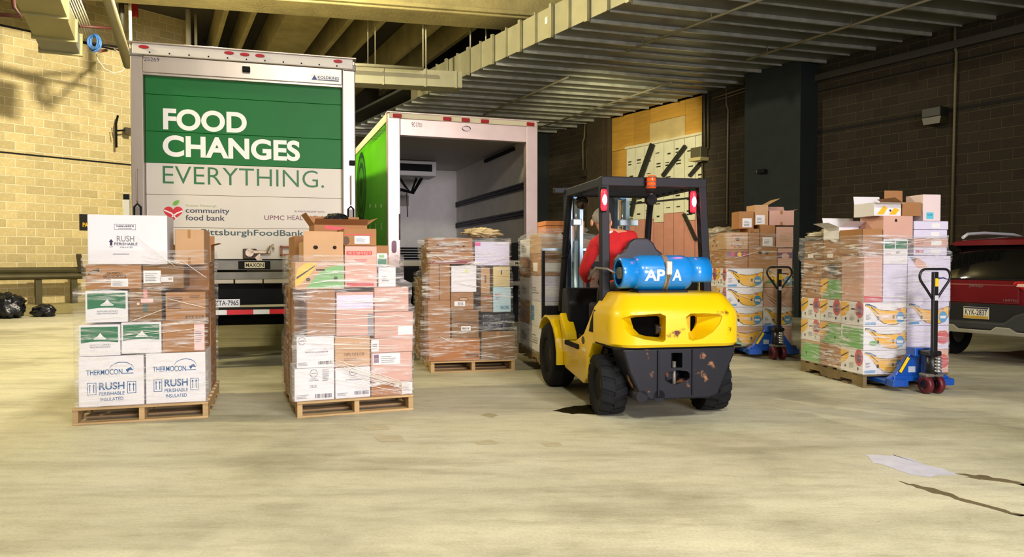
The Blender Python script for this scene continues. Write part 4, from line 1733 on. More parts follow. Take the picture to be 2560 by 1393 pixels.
def banana_end(variant=0):
    """left end of a produce carton"""
    if variant == 0:
        return [('Lp', [(0.0, 0.95), (0.38, 1.0), (0.36, 0.62), (0.2, 0.4), (0.0, 0.3)], YEL), ('Lp', [(0.0, 0.62), (0.36, 0.85), (0.36, 0.80), (0.0, 0.55)], INK, 0.0008),
                ('Le', 0.82, 0.68, 0.28, 0.36, REDB), ('Le', 0.82, 0.66, 0.16, 0.2, PURP, 0.0012), ('Lr', 0.46, 0.62, 0.66, 0.72, HOLE, 0.001),
                ('Le', 0.22, 0.24, 0.05, 0.07, HOLE, 0.001), ('Le', 0.78, 0.2, 0.05, 0.07, HOLE, 0.001), ('Llines', 0.4, 0.65, 0.2, 0.45, GREYP, 5)]
    if variant == 1:
        return [('Lp', [(0.0, 0.9), (0.4, 1.0), (0.4, 0.6), (0.15, 0.35), (0.0, 0.25)], YEL), ('Lp', [(0.0, 0.62), (0.4, 0.88), (0.4, 0.82), (0.0, 0.55)], INK, 0.0008),
                ('Lp', [(0.4, 0.95), (1, 0.95), (1, 0.05), (0.1, 0.05), (0.3, 0.4)], PALEG), ('Le', 0.75, 0.35, 0.05, 0.07, HOLE, 0.001)]
    if variant == 2:
        return [('Lp', [(0.1, 0.9), (1, 0.9), (1, 0.05), (0.0, 0.05)], PALEG), ('Le', 0.3, 0.4, 0.05, 0.07, HOLE, 0.001)]
    return [('Le', 0.3, 0.35, 0.05, 0.08, HOLE), ('Le', 0.75, 0.35, 0.05, 0.08, HOLE), ('Llines', 0.3, 0.7, 0.6, 0.8, BROWNP, 2)]


STRAND = mat('film_strand', 'f4f0e6', 0.2, 0, spec=0.8)


def strands(ld, wrap_o, pts, r=0.0022):
    """stretched ropes of film lying on the front of the wrap; image points on the front plane"""
    for (x0, y0, x1, y1) in pts:
        a, c = ld.fr.at(x0, y0, -0.028), ld.fr.at(x1, y1, -0.028)
        b = MB()
        n = 6
        b.tube([(a[0] + (c[0] - a[0]) * k / n, -0.03 - 0.004 * math.sin(math.pi * k / n), a[1] + (c[1] - a[1]) * k / n) for k in range(n + 1)], [r * 0.4] + [r] * (n - 1) + [r * 0.4], 5)
        b.build('film_strand', STRAND, wrap_o)
# ---------------------------------------------------------------- load 1, far left
FR1 = Frame(on_ground(180, 1065), R(17.4))
pallet(FR1, 'tan wooden pallet under the white insulated boxes at far left')
L1 = Load(FR1)
L1.pbox((194, 894, 356, 1020), 0.03, 0.55, CWHITE, 'white insulated shipping box with blue lettering, bottom left of its pallet', thermo(), name='insulated_box', x0=0.04, x1=0.525)
L1.pbox((359, 892, 514, 1018), 0.03, 0.55, CWHITE, 'white insulated shipping box with blue lettering, bottom right of its pallet', thermo(), name='insulated_box', x0=0.535, x1=1.0)
L1.pbox((195, 815, 301, 894), 0.04, 0.5, CWHITE, 'white carton with green top band above the left insulated box', green_top(), x0=0.045)
L1.pbox((302, 813, 404, 892), 0.04, 0.5, CWHITE, 'white carton with green top band above the gap between insulated boxes', green_top(False))
L1.pbox((405, 811, 518, 890), 0.04, 0.5, KRAFT, 'brown carton with a pink shipping label round its right edge', [('s', 0.74, 0.98, 0.05, 0.88, PINKS), ('lines', 0.77, 0.95, 0.3, 0.7, GREYP, 6)], x1=1.0)
L1.pbox((212, 735, 320, 815), 0.06, 0.5, CWHITE, 'upper white carton with dark green band and hat emblem', green_top(), x0=0.09)
L1.pbox((322, 731, 405, 813), 0.07, 0.5, KRAFTD, 'brown carton with pink taped strip between the green banded and lined cartons',
        [('s', 0.36, 0.74, 0.58, 0.70, PINKS), ('s', 0.44, 0.56, 0.72, 0.98, mat('pink_tape', 'd98a86', 0.5)), ('s', 0.42, 0.58, 0.28, 0.55, mat('dark_label', '4d5a4e', 0.6)), ('e', 0.28, 0.55, 0.04, 0.04, PINKS)])
L1.pbox((413, 739, 522, 811), 0.03, 0.5, KRAFT, 'brown carton printed with rows of small brown text lines',
        [('lines', 0.05, 0.45, 0.42, 0.86, BROWNP, 6), ('lines', 0.6, 0.92, 0.8, 0.9, BROWNP, 2), ('r', 0.5, 0.95, 0.06, 0.16, BROWNP), ('g', 11, 0.53, 0.92, 0.075, 0.145, KRAFTL)], x1=1.005)
L1.pbox((214, 673, 354, 735), 0.06, 0.5, KRAFT, 'brown carton with dark oval badge and white label under the big white box',
        [('p', [(0.04, 0.7), (0.24, 0.86), (0.25, 0.72), (0.05, 0.58)], INK), ('g', 6, 0.07, 0.22, 0.68, 0.75, KRAFTL), ('r', 0.32, 0.72, 0.44, 0.58, BROWNP), ('t', 'CHEESECAKE', 0.34, 0.70, 0.46, 0.56, KRAFTL, 0.01),
         ('g', 9, 0.37, 0.66, 0.63, 0.69, BROWNP), ('s', 0.45, 0.76, 0.10, 0.42, STICK), ('lines', 0.48, 0.7, 0.14, 0.36, GREYP, 4)], x0=0.095)
L1.pbox((356, 671, 460, 731), 0.07, 0.5, KRAFTD, 'brown carton with two white labels under the right of the big white box',
        [('s', 0.02, 0.44, 0.24, 0.76, STICK), ('lines', 0.06, 0.38, 0.32, 0.68, GREYP, 5), ('s', 0.42, 0.74, 0.28, 0.5, STICK), ('s', 0.62, 0.72, 0.36, 0.46, mat('yellow_dot', 'd9c24a', 0.6))])
L1.pbox((458, 650, 524, 738), 0.02, 0.42, KRAFTL, 'tall tan carton leaning at the upper right of the far left load', [('tape',)], tilt=-0.03, x0=0.77, x1=1.0)
L1.pbox((220, 548, 419, 672), 0.03, 0.42, CWHITE, 'large white insulated box on top of the far left load',
        [('r', 0.33, 0.60, 0.70, 0.705, NAVY), ('r', 0.33, 0.60, 0.81, 0.815, NAVY), ('r', 0.33, 0.334, 0.70, 0.815, NAVY), ('r', 0.596, 0.60, 0.70, 0.815, NAVY),
         ('g', 9, 0.35, 0.58, 0.755, 0.79, NAVY), ('g', 14, 0.38, 0.55, 0.722, 0.738, NAVY), ('t', 'RUSH', 0.36, 0.58, 0.46, 0.58, GREYP, 0.015), ('t', 'PERISHABLE', 0.33, 0.62, 0.385, 0.44, NAVY, 0.012), ('t', 'INSULATED', 0.40, 0.56, 0.33, 0.36, NAVY),
         ('p', [(0.275, 0.38), (0.305, 0.38), (0.305, 0.45), (0.32, 0.45), (0.29, 0.51), (0.26, 0.45), (0.275, 0.45)], NAVY), ('t', 'UP', 0.27, 0.31, 0.34, 0.365, NAVY), ('lines', 0.31, 0.65, 0.2, 0.23, GREYP, 1)],
        name='insulated_box', x0=0.12)
# the back half of the load
for (a, c, h, lab) in ((0.03, 0.5, 0.42, 'plain brown carton at the back left of the far left pallet, on the deck'), (0.51, 1.0, 0.40, 'plain brown carton at the back right of the far left pallet, on the deck'),
                       (0.52, 1.0, 0.42, 'brown carton second from the deck at the back right of the far left load'), (0.53, 0.99, 0.36, 'brown carton third from the deck at the back right of the far left load'),
                       (0.03, 0.5, 0.5, 'tall brown carton upper back left of the far left load')):
    L1.box(a, c, h, 0.58, 1.15, KRAFT, lab)
L1.pbox((425, 590, 528, 634), 0.62, 1.0, KRAFT, 'open brown carton with raised flaps behind the big white box', [('s', 0.0, 0.5, 0.0, 0.45, STICK), ('lines', 0.2, 0.45, 0.1, 0.3, GREYP, 3)],
        open_=True, flaps=(('left', 0.12, 70), ('back', 0.10, 20), ('right', 0.07, 75)))
w1 = wrap(L1, 'clear stretch film round the far left load', film_material('film_far_left', 0.03, 0.7, seed=1), 0.138, 1.42, seed=1, gap=0.016)

# ---------------------------------------------------------------- load 2
FR2 = Frame(on_ground(743, 1047), R(21.7))
pallet(FR2, 'tan wooden pallet under the pinkish cartons left of the forklift', w=1.0)
L2 = Load(FR2)
L2.pbox((729, 935, 827, 1017), 0.03, 0.45, CWHITE, 'white carton with grey crest at the bottom left corner of its pallet', crest(0.48, 0.84) + [('g', 9, 0.36, 0.6, 0.6, 0.64, GREYP), ('g', 7, 0.4, 0.56, 0.66, 0.69, GREYP), ('g', 8, 0.38, 0.56, 0.40, 0.48, GREYP), ('bar', 0.52, 0.94, 0.07, 0.2, NAVY, 12), ('lines', 0.05, 0.4, 0.08, 0.22, GREYP, 3), ('lines', 0.7, 0.9, 0.6, 0.98, GREYP, 6)], x0=-0.02, x1=0.315)
L2.pbox((828, 931, 918, 1009), 0.03, 0.45, CWHITE, 'white carton with grey crest in the middle of the bottom row', crest(0.5, 0.84) + [('g', 14, 0.3, 0.75, 0.58, 0.62, GREYP), ('g', 6, 0.42, 0.6, 0.65, 0.68, GREYP), ('bar', 0.54, 0.96, 0.1, 0.22, NAVY, 12), ('lines', 0.05, 0.4, 0.1, 0.2, GREYP, 3)], x0=0.32, x1=0.625)
L2.pbox((920, 969, 1034, 1004), 0.03, 0.5, ORANGE, 'flat orange brown carton with white label at bottom right', [('s', 0.74, 1.0, 0.05, 0.9, STICK), ('lines', 0.77, 0.96, 0.3, 0.6, GREYP, 3), ('s', 0.55, 0.68, 0.6, 0.8, STICK)], x0=0.63, x1=1.0)
L2.pbox((737, 855, 827, 935), 0.03, 0.45, CWHITE, 'white carton with crest in its corner, second from the deck', crest(0.14, 0.86) + [('g', 20, 0.26, 0.8, 0.55, 0.59, NAVY), ('g', 22, 0.22, 0.84, 0.48, 0.52, NAVY), ('bar', 0.58, 0.97, 0.1, 0.2, INK, 10), ('lines', 0.04, 0.3, 0.08, 0.2, GREYP, 3)], x0=0.0, x1=0.315)
L2.pbox((830, 853, 921, 931), 0.04, 0.45, KRAFTL, 'tan carton with faint brown lettering right of the crested white carton', [('g', 11, 0.25, 0.85, 0.36, 0.45, KRAFTD), ('lines', 0.25, 0.8, 0.2, 0.3, KRAFTD, 2)], x0=0.32, x1=0.625)
L2.pbox((923, 897, 1034, 970), 0.03, 0.5, KRAFTP, 'pinkish carton with a large white and purple printed label', [('s', 0.04, 0.70, 0.60, 0.98, STICK), ('r', 0.06, 0.18, 0.66, 0.95, PURP, 0.0014), ('lines', 0.24, 0.6, 0.66, 0.92, GREYP, 4)], x0=0.63, x1=1.0)
L2.pbox((921, 861, 1037, 897), 0.03, 0.5, KRAFTP, 'low pinkish carton above the carton with the purple label', [('s', 0.0, 0.18, 0.1, 0.9, STICK), ('lines', 0.03, 0.15, 0.3, 0.7, GREYP, 3)], x0=0.63, x1=1.005)
L2.pbox((762, 739, 832, 855), 0.02, 0.42, KRAFT, 'tall brown carton standing at the left of the load', [('r', 0.0, 0.03, 0, 1, BROWNP)], x0=0.08, x1=0.325)
L2.pbox((832, 743, 931, 853), 0.02, 0.45, KRAFTP, 'big pinkish carton with a lilac printed top in the middle of the load', [('r', 0.02, 0.98, 0.62, 0.93, CPALE), ('r', 0.84, 0.98, 0.0, 0.5, GREYP)], x0=0.33, x1=0.655)
L2.pbox((931, 796, 1039, 861), 0.03, 0.5, KRAFTP, 'pinkish carton with white side label at the right of the load', [('s', 0.6, 0.98, 0.1, 0.45, STICK)], x0=0.66, x1=1.01)
L2.pbox((931, 734, 1030, 796), 0.03, 0.5, KRAFTP, 'pinkish carton at the stepped right shoulder of the load', [('lines', 0.3, 0.8, 0.4, 0.6, KRAFTL, 3)], x0=0.66, x1=0.97)
L2.pbox((733, 667, 853, 737), 0.0, 0.42, KRAFTL, 'produce carton printed with bananas and a green leaf, upper left', [
    ('p', [(0.0, 0.35), (0.05, 0.75), (0.2, 0.95), (0.42, 0.98), (0.40, 0.8), (0.3, 0.55), (0.1, 0.2), (0.0, 0.1)], YEL), ('p', [(0.02, 0.45), (0.4, 0.88), (0.4, 0.84), (0.03, 0.38)], INK, 0.0006),
    ('p', [(0.22, 0.05), (0.98, 0.05), (0.98, 0.92), (0.65, 0.8), (0.42, 0.5)], PALEG), ('r', 0.42, 0.6, 0.68, 0.74, HOLE, 0.001), ('e', 0.82, 0.4, 0.07, 0.07, HOLE, 0.001), ('e', 0.26, 0.36, 0.08, 0.06, HOLE, 0.001)], name='produce_box', x0=-0.01, x1=0.40)
L2.pbox((853, 631, 935, 735), 0.02, 0.42, KRAFTP, 'pinkish carton with red printed bands top and bottom', [('r', 0.05, 0.85, 0.78, 0.88, REDB), ('g', 9, 0.08, 0.82, 0.80, 0.86, KRAFTP), ('r', 0.05, 0.9, 0.03, 0.12, REDB), ('lines', 0.3, 0.9, 0.62, 0.7, REDB, 2)], x0=0.405, x1=0.685)
L2.pbox((937, 640, 985, 690), 0.05, 0.4, CWHITE, 'white carton on the shoulder beside the red banded carton', [('lines', 0.2, 0.6, 0.3, 0.6, GREYP, 3)], x0=0.70, x1=0.86)
L2.pbox((758, 615, 851, 665), 0.01, 0.4, KRAFTL, 'tan open carton with two round hand holes', [('e', 0.3, 0.72, 0.12, 0.10, HOLE), ('e', 0.78, 0.72, 0.10, 0.09, HOLE)], name='produce_box', flaps=(('front', 0.09, 8),), open_=True, x0=0.06, x1=0.395)
L2.pbox((840, 587, 933, 631), 0.03, 0.42, KRAFT, 'brown carton with red line and white label near the top', [('r', 0.02, 0.9, 0.62, 0.68, REDP), ('s', 0.32, 0.78, 0.12, 0.58, STICK), ('lines', 0.36, 0.7, 0.2, 0.5, GREYP, 4), ('e', 0.06, 0.3, 0.2, 0.25, BROWNP)], x0=0.40, x1=0.685)
# back of load 2
for (a, c, h, lab, y0, y1) in ((-0.02, 0.48, 0.46, 'yellow lit brown carton at the back left of the pinkish load, on the deck', 0.48, 1.12), (0.5, 0.98, 0.46, 'brown carton hidden at the back right of the pinkish load, on the deck', 0.52, 1.12),
                               (0.0, 0.45, 0.5, 'brown carton on the left side of the pinkish load, second from the deck', 0.48, 1.1), (0.5, 0.95, 0.4, 'brown carton at the back right of the pinkish load, second from the deck', 0.52, 1.1),
                               (0.03, 0.42, 0.46, 'brown carton on the left side of the pinkish load, third from the deck', 0.46, 1.05), (0.45, 0.9, 0.48, 'brown carton at the back right of the pinkish load, third from the deck', 0.52, 1.05)):
    L2.box(a, c, h, y0, y1, KRAFT, lab)
L2.pbox((790, 562, 931, 590), 0.44, 0.85, KRAFT, 'open brown carton with red and green printed flaps on top of the load', [('p', [(0.2, 0.95), (0.9, 0.6), (0.6, 0.5), (0.2, 0.6)], REDP), ('r', 0.55, 0.75, 0.2, 0.5, PALEG)],
        open_=True, flaps=(('front', 0.10, 60), ('right', 0.12, 55), ('left', 0.13, 35), ('back', 0.1, 10)), x0=0.20, x1=0.68, z0=None)
# crumpled black bag in that carton
def lumpy(name, label, cat, c, r, m, seed=0, amp=0.25, n=18, rz=0.0, flatz=None):
    b = MB()
    rows = []
    for i in range(n + 1):
        th = math.pi * i / n
        row = []
        for k in range(2 * n):
            ph = 2 * math.pi * k / (2 * n)
            d = Vector((math.sin(th) * math.cos(ph), math.sin(th) * math.sin(ph), math.cos(th)))
            q = 1 + amp * mnoise.noise(d * 2.2 + Vector((seed, 0, 0))) + amp * 0.7 * mnoise.noise(d * 6 + Vector((0, seed, 0)))
            p = Vector((d.x * r[0], d.y * r[1], d.z * r[2])) * q
            if flatz is not None:
                p.z = max(p.z, flatz)
            row.append(p)
        rows.append(row)
    b.grid(rows, True, closed=True)
    return tag(b.build(name, m, None, loc=c, rot=(0, 0, rz)), label, cat)


tb = L2.boxes[-1]
p = FR2.M @ Vector((0.42, 0.64, tb[5] + 0.02))
lumpy('plastic_bag', 'crumpled black bag poking out of the topmost open carton', 'bag', p, (0.13, 0.12, 0.09), BLACKW, 3, 0.3)
a, c, h = L2.px(936, 596, 960, 630)
L2.box(0.70, 0.80, 0.125, 0.12, 0.35, CWHITE, 'small white and green package leaning on top of the white carton', [('r', 0.08, 0.92, 0.1, 0.6, GRN), ('r', 0.2, 0.7, 0.68, 0.9, PALEG)], name='food_package', cat='package', )
w2 = wrap(L2, 'cloudy stretch film round the pinkish load', film_material('film_pinkish', 0.09, 0.85, (1.0, 0.96, 0.95, 1), seed=2), 0.138, 1.38, seed=2, gap=0.015)

# ---------------------------------------------------------------- load 3
FR3 = Frame(on_ground(1077, 934), R(13))
pallet(FR3, 'brown wooden pallet below the open truck')
L3 = Load(FR3)
L3.pbox((1073, 853, 1205, 910), 0.02, 0.5, ORANGE, 'wide orange brown carton with dark text box on the pallet below the open truck', [('r', 0.72, 0.97, 0.14, 0.3, BROWNP), ('g', 7, 0.74, 0.95, 0.17, 0.27, ORANGE), ('lines', 0.03, 0.1, 0.1, 0.16, BROWNP, 2)], x0=-0.02, x1=0.595)
L3.pbox((1210, 840, 1298, 911), 0.02, 0.5, KRAFTD, 'plain brown carton at bottom right below the open truck', [('tape',)], x0=0.61, x1=1.03)
L3.pbox((1070, 757, 1128, 853), 0.02, 0.45, KRAFT, 'tall brown carton above the left of the orange carton', (), x0=-0.03, x1=0.238)
L3.pbox((1129, 782, 1201, 853), 0.02, 0.45, KRAFTD, 'brown carton with stripes and white label, tilted above the orange carton', [('r', 0.1, 0.95, 0.5, 0.55, BROWNP), ('r', 0.1, 0.95, 0.58, 0.6, BROWNP), ('s', 0.35, 0.7, 0.26, 0.42, STICK), ('bar', 0.4, 0.65, 0.3, 0.38, INK, 6)], x0=0.25, x1=0.58, tilt=-0.02)
L3.pbox((1203, 792, 1285, 840), 0.04, 0.5, BLACKW, 'black film wrapped bundle above the plain brown carton', (), name='wrapped_bundle', x0=0.60, x1=0.98, cat='bundle', bev=0.03)
L3.pbox((1076, 667, 1129, 757), 0.02, 0.45, KRAFT, 'tall brown carton stacked on the left of the load below the open truck', [('r', 0.45, 0.5, 0, 1, BROWNP)], x0=-0.01, x1=0.235)
L3.pbox((1128, 738, 1188, 782), 0.0, 0.45, KRAFT, 'brown carton with oval badge and barcode label', [('e', 0.55, 0.6, 0.3, 0.12, BROWNP), ('e', 0.55, 0.6, 0.24, 0.08, KRAFTL, 0.001), ('s', 0.15, 0.62, 0.2, 0.48, STICK), ('bar', 0.3, 0.55, 0.24, 0.42, INK, 8)], x0=0.24, x1=0.515)
L3.pbox((1189, 745, 1236, 792), 0.0, 0.4, KRAFTD, 'small brown carton with red lettering', [('g', 9, 0.2, 0.95, 0.78, 0.86, REDB), ('r', 0.2, 0.95, 0.7, 0.73, REDB)], x0=0.60, x1=0.745)
L3.pbox((1237, 729, 1285, 792), 0.0, 0.4, CBLUE, 'pale blue carton with teal word at right of the load', [('g', 7, 0.42, 0.92, 0.14, 0.22, mat('teal_print', '1d6f86', 0.6)), ('r', 0.38, 0.95, 0.11, 0.125, BLUEP), ('r', 0.38, 0.95, 0.235, 0.25, BLUEP), ('r', 0.1, 0.42, 0.68, 0.73, REDB), ('lines', 0.12, 0.4, 0.5, 0.62, GREYP, 3)], x0=0.75, x1=0.97)
L3.pbox((1131, 672, 1196, 738), 0.0, 0.4, CWHITE, 'white carton with a bright yellow green dot', [('s', 0.54, 0.66, 0.74, 0.84, mat('lime_dot', 'c8e21c', 0.5))], x0=0.245, x1=0.55)
L3.pbox((1198, 680, 1222, 745), 0.03, 0.35, KRAFTL, 'narrow tan carton between the white and cream cartons', [('r', 0.4, 0.6, 0.4, 0.7, BROWNP)], x0=0.605, x1=0.72)
L3.pbox((1223, 678, 1283, 729), 0.02, 0.4, CCREAM, 'cream coloured carton at the right of the load', [('r', 0.45, 0.52, 0.6, 0.85, BROWNP), ('r', 0.1, 0.9, 0.5, 0.52, KRAFTL)], x0=0.755, x1=0.965)
L3.pbox((1083, 634, 1188, 666), 0.02, 0.45, KRAFT, 'brown carton with a maroon printed strip near the top of the load', [('r', 0.0, 1.0, 0.05, 0.28, mat('wine_print', '8a2440', 0.6)), ('g', 6, 0.02, 0.28, 0.09, 0.24, KRAFTL)], x0=0.0, x1=0.52)
L3.pbox((1077, 601, 1187, 635), 0.01, 0.4, KRAFT, 'brown carton with arched word between two hand holes', [('e', 0.22, 0.45, 0.09, 0.10, HOLE), ('e', 0.80, 0.42, 0.09, 0.10, HOLE), ('p', [(0.3, 0.4), (0.4, 0.58), (0.5, 0.62), (0.6, 0.56), (0.7, 0.36), (0.68, 0.28), (0.58, 0.44), (0.5, 0.48), (0.4, 0.42), (0.31, 0.26)], BROWNP)], x0=-0.03, x1=0.505, name='produce_box')
L3.pbox((1188, 612, 1283, 672), 0.02, 0.45, CPALE, 'pale lilac carton at the top right below the open truck', [('r', 0.0, 0.16, 0.82, 0.97, mat('bright_pink', 'd94a92', 0.5))], x0=0.53, x1=0.96)
for (a, c, h, lab, y0, y1) in ((-0.1, 0.45, 0.5, 'olive lit brown carton on the deck, back left below the open truck', 0.52, 1.15), (0.5, 1.0, 0.5, 'brown carton on the deck, back right below the open truck', 0.52, 1.15),
                               (-0.08, 0.45, 0.48, 'olive lit brown carton second from the deck, back left below the open truck', 0.52, 1.1), (0.5, 0.98, 0.5, 'brown carton second from the deck, back right below the open truck', 0.52, 1.1),
                               (0.0, 0.48, 0.42, 'olive lit brown carton at the upper back left below the open truck', 0.5, 1.05), (0.5, 0.96, 0.4, 'brown carton at the upper back right below the open truck', 0.52, 1.05)):
    L3.box(a, c, h, y0, y1, KRAFTD, lab)
PAPER = mat('crumpled_paper', 'd9c493', 0.8, 0, 0.12, 8, bump=0.5, bscale=20)
zt = max(q[5] for q in L3.boxes)
p = FR3.M @ Vector((0.72, 0.55, zt + 0.08))
lumpy('packing_paper', 'crumpled cream packing paper on the load below the open truck', 'paper', p, (0.22, 0.18, 0.055), PAPER, 5, 0.5, 24, FR3.rz)
w3 = wrap(L3, 'shiny stretch film round the load below the open truck', film_material('film_middle', 0.05, 0.85, (1, 0.98, 0.93, 1), seed=3), 0.138, 1.60, seed=3, gap=0.015, cap=False)
strands(L1, w1, [(340, 590, 440, 668), (452, 650, 518, 696), (356, 640, 470, 662), (300, 840, 410, 826), (322, 806, 412, 772), (215, 800, 320, 790), (370, 836, 520, 818), (200, 1000, 330, 988), (412, 745, 515, 770)])
random.seed(21)
strands(L2, w2, [(832 + 6 * k, 900 + 6 * k + random.uniform(-4, 4), 1028, 962 + 2.2 * k) for k in range(7)] + [(800 + random.uniform(-40, 40), y + random.uniform(-6, 6), 1015 + random.uniform(-30, 10), y + random.uniform(-8, 10)) for y in range(760, 870, 12)]
        + [(745, 930, 1030, 985), (740, 712, 850, 700), (760, 690, 930, 672)])
strands(L3, w3, [(1092, 640, 1112, 652), (1105, 668, 1190, 664), (1190, 660, 1280, 640), (1135, 706, 1225, 722), (1100, 842, 1128, 856), (1128, 856, 1200, 850), (1200, 848, 1284, 838)], 0.003)
# ---------------------------------------------------------------- load 5, behind the first pallet jack
FR5 = Frame((2.99, 10.32), R(4))
pallet(FR5, 'wooden pallet with the first blue pallet jack pushed in', m=WOODD)
L5 = Load(FR5)
rows5 = ['fourth banana carton down, brown with a green leaf, at the left of its pallet', 'third banana carton down in the stack of four white ones', 'second banana carton down in the stack of four white ones', 'topmost white banana carton in the stack of four beside the first jack']
h5 = 0.272
for i in range(4):
    L5.box(0.0, 0.53, h5, 0.0, 0.4, KRAFTL if i == 0 else CWHITE, rows5[i], banana_front(1 if i == 0 else 0) + banana_end(0), name='banana_box')
lab5 = ['brown carton low behind the handle of the first jack', 'white banana carton behind the handle of the first jack', 'pinkish carton behind the handle of the first jack', 'tan banana carton behind the loop of the first jack handle']
for i, (m_, pr) in enumerate(((KRAFTP, ()), (CWHITE, banana_front(0)), (KRAFTP, [('lines', 0.2, 0.8, 0.3, 0.7, KRAFTL, 4)]), (KRAFTL, banana_front(2)))):
    L5.box(0.535, 0.95, h5, 0.0, 0.4, m_, lab5[i], pr, name='banana_box' if i in (1, 3) else 'cardboard_box')
for j, (y0, y1) in enumerate(((0.41, 0.8), (0.81, 1.2))):
    for i in range(4):
        v = (j + i) % 3
        L5.box(0.0, 0.5, h5, y0, y1, KRAFTL if v == 2 else CWHITE,
               '%s carton, left flank of the first jack load, %s row, %s up' % ('tan' if v == 2 else 'white banana', ('middle', 'rear')[j], ('first', 'second', 'third', 'fourth')[i]),
               banana_end(3 if v == 2 else 0), name='banana_box' if v != 2 else 'cardboard_box')
hh = 0.265
L5.pbox((1820, 635, 1876, 682), 0.0, 0.4, KRAFT, 'tan carton with a fruit printed strip above the banana stack', [('r', 0.02, 0.98, 0.62, 0.88, PURP), ('e', 0.3, 0.75, 0.12, 0.12, REDB, 0.001), ('e', 0.6, 0.75, 0.12, 0.12, YEL, 0.001), ('e', 0.85, 0.75, 0.1, 0.1, REDB, 0.001)], x0=0.0, x1=0.31, name='produce_box')
L5.pbox((1877, 630, 1950, 682), 0.0, 0.4, KRAFT, 'tan carton with two small round holes above the first jack', [('e', 0.4, 0.76, 0.08, 0.09, HOLE), ('e', 0.64, 0.76, 0.08, 0.09, HOLE)], x0=0.315, x1=0.73, name='produce_box')
L5.pbox((1952, 632, 1990, 682), 0.0, 0.4, KRAFTP, 'carton with a plum printed strip beside the jack handle loop', [('r', 0.0, 1, 0.5, 0.8, PURP), ('e', 0.5, 0.6, 0.2, 0.16, KRAFTP, 0.001)], x0=0.735, x1=0.95)
L5.pbox((1820, 589, 1876, 632), 0.0, 0.38, KRAFTL, 'tan produce carton with a carrot drawing and dark hand hole', [('t', 'DIMARE', 0.24, 0.74, 0.74, 0.88, mat('rust_print', 'a85a32', 0.6)), ('e', 0.5, 0.58, 0.14, 0.07, HOLE), ('r', 0.22, 0.26, 0.22, 0.42, HOLE), ('r', 0.74, 0.78, 0.26, 0.46, HOLE), ('e', 0.38, 0.2, 0.09, 0.11, mat('carrot_print', 'b5601f', 0.6)), ('p', [(0.45, 0.22), (0.68, 0.08), (0.7, 0.1), (0.46, 0.26)], BROWNP), ('p', [(0.45, 0.22), (0.72, 0.2), (0.72, 0.22), (0.46, 0.26)], BROWNP)], name='produce_box', x0=0.0, x1=0.31)
L5.pbox((1877, 582, 1906, 629), 0.0, 0.38, KRAFT, 'narrow brown carton with two text lines', [('g', 5, 0.12, 0.45, 0.86, 0.91, BROWNP), ('g', 11, 0.12, 0.85, 0.77, 0.82, BROWNP)], x0=0.315, x1=0.475)
L5.pbox((1908, 573, 1948, 629), 0.0, 0.38, KRAFT, 'brown carton with a square white label in its lower half', [('s', 0.15, 0.82, 0.06, 0.46, STICK), ('lines', 0.25, 0.75, 0.15, 0.38, GREYP, 4), ('r', 0, 1, 0.5, 0.515, BROWNP)], x0=0.48, x1=0.70)
L5.pbox((1950, 578, 1994, 630), 0.0, 0.38, KRAFTP, 'pink carton with a faint label near the top of the jack load', [('lines', 0.2, 0.8, 0.3, 0.6, KRAFTL, 4)], x0=0.71, x1=0.96)
L5.pbox((1858, 544, 1896, 588), 0.05, 0.36, KRAFT, 'small brown carton with white label on top of the carrot carton', [('s', 0.2, 0.85, 0.08, 0.6, STICK), ('lines', 0.3, 0.75, 0.15, 0.5, GREYP, 4)], x0=0.2, x1=0.41)
L5.pbox((1896, 524, 1932, 575), 0.05, 0.36, KRAFTL, 'upright tan carton with white label at the top of the jack load', [('s', 0.08, 0.75, 0.05, 0.5, STICK), ('lines', 0.15, 0.65, 0.12, 0.4, GREYP, 4)], x0=0.42, x1=0.615, flaps=(('right', 0.2, 62),), open_=True)
L5.pbox((1934, 540, 2001, 577), 0.05, 0.36, KRAFTP, 'low open pink carton at the top right of the jack load', [('tape',)], x0=0.63, x1=0.99, open_=True, flaps=(('back', 0.09, 30), ('right', 0.06, 70)))
for j, (y0, y1) in enumerate(((0.41, 0.8), (0.81, 1.15))):
    L5.box(0.02, 0.48, 0.25, y0, y1, KRAFT, 'brown carton above the banana cartons, left flank, %s row of the jack load' % ('middle', 'rear')[j], banana_end(3))
    L5.box(0.04, 0.46, 0.22, y0, y1, KRAFTL, 'tan carton high on the left flank of the jack load, %s row' % ('middle', 'rear')[j], banana_end(3))
zt5 = 1.33 + 0.45
p = FR5.M @ Vector((0.2, 0.75, L5.top(0.05, 0.4, 0.5, 1.0) + 0.07))
lumpy('film_wad', 'crumpled loose film wad on the left of the jack load', 'plastic wrap', p, (0.24, 0.26, 0.06), film_material('film_wad', 0.35, 0.9, (0.95, 0.85, 0.6, 1), seed=9), 9, 0.5, 22)
w5 = wrap(L5, 'clear stretch film round the load with the first pallet jack', film_material('film_jack', 0.03, 0.6, (1, 0.97, 0.9, 1), seed=5), 0.14, 1.72, seed=5, gap=0.012)

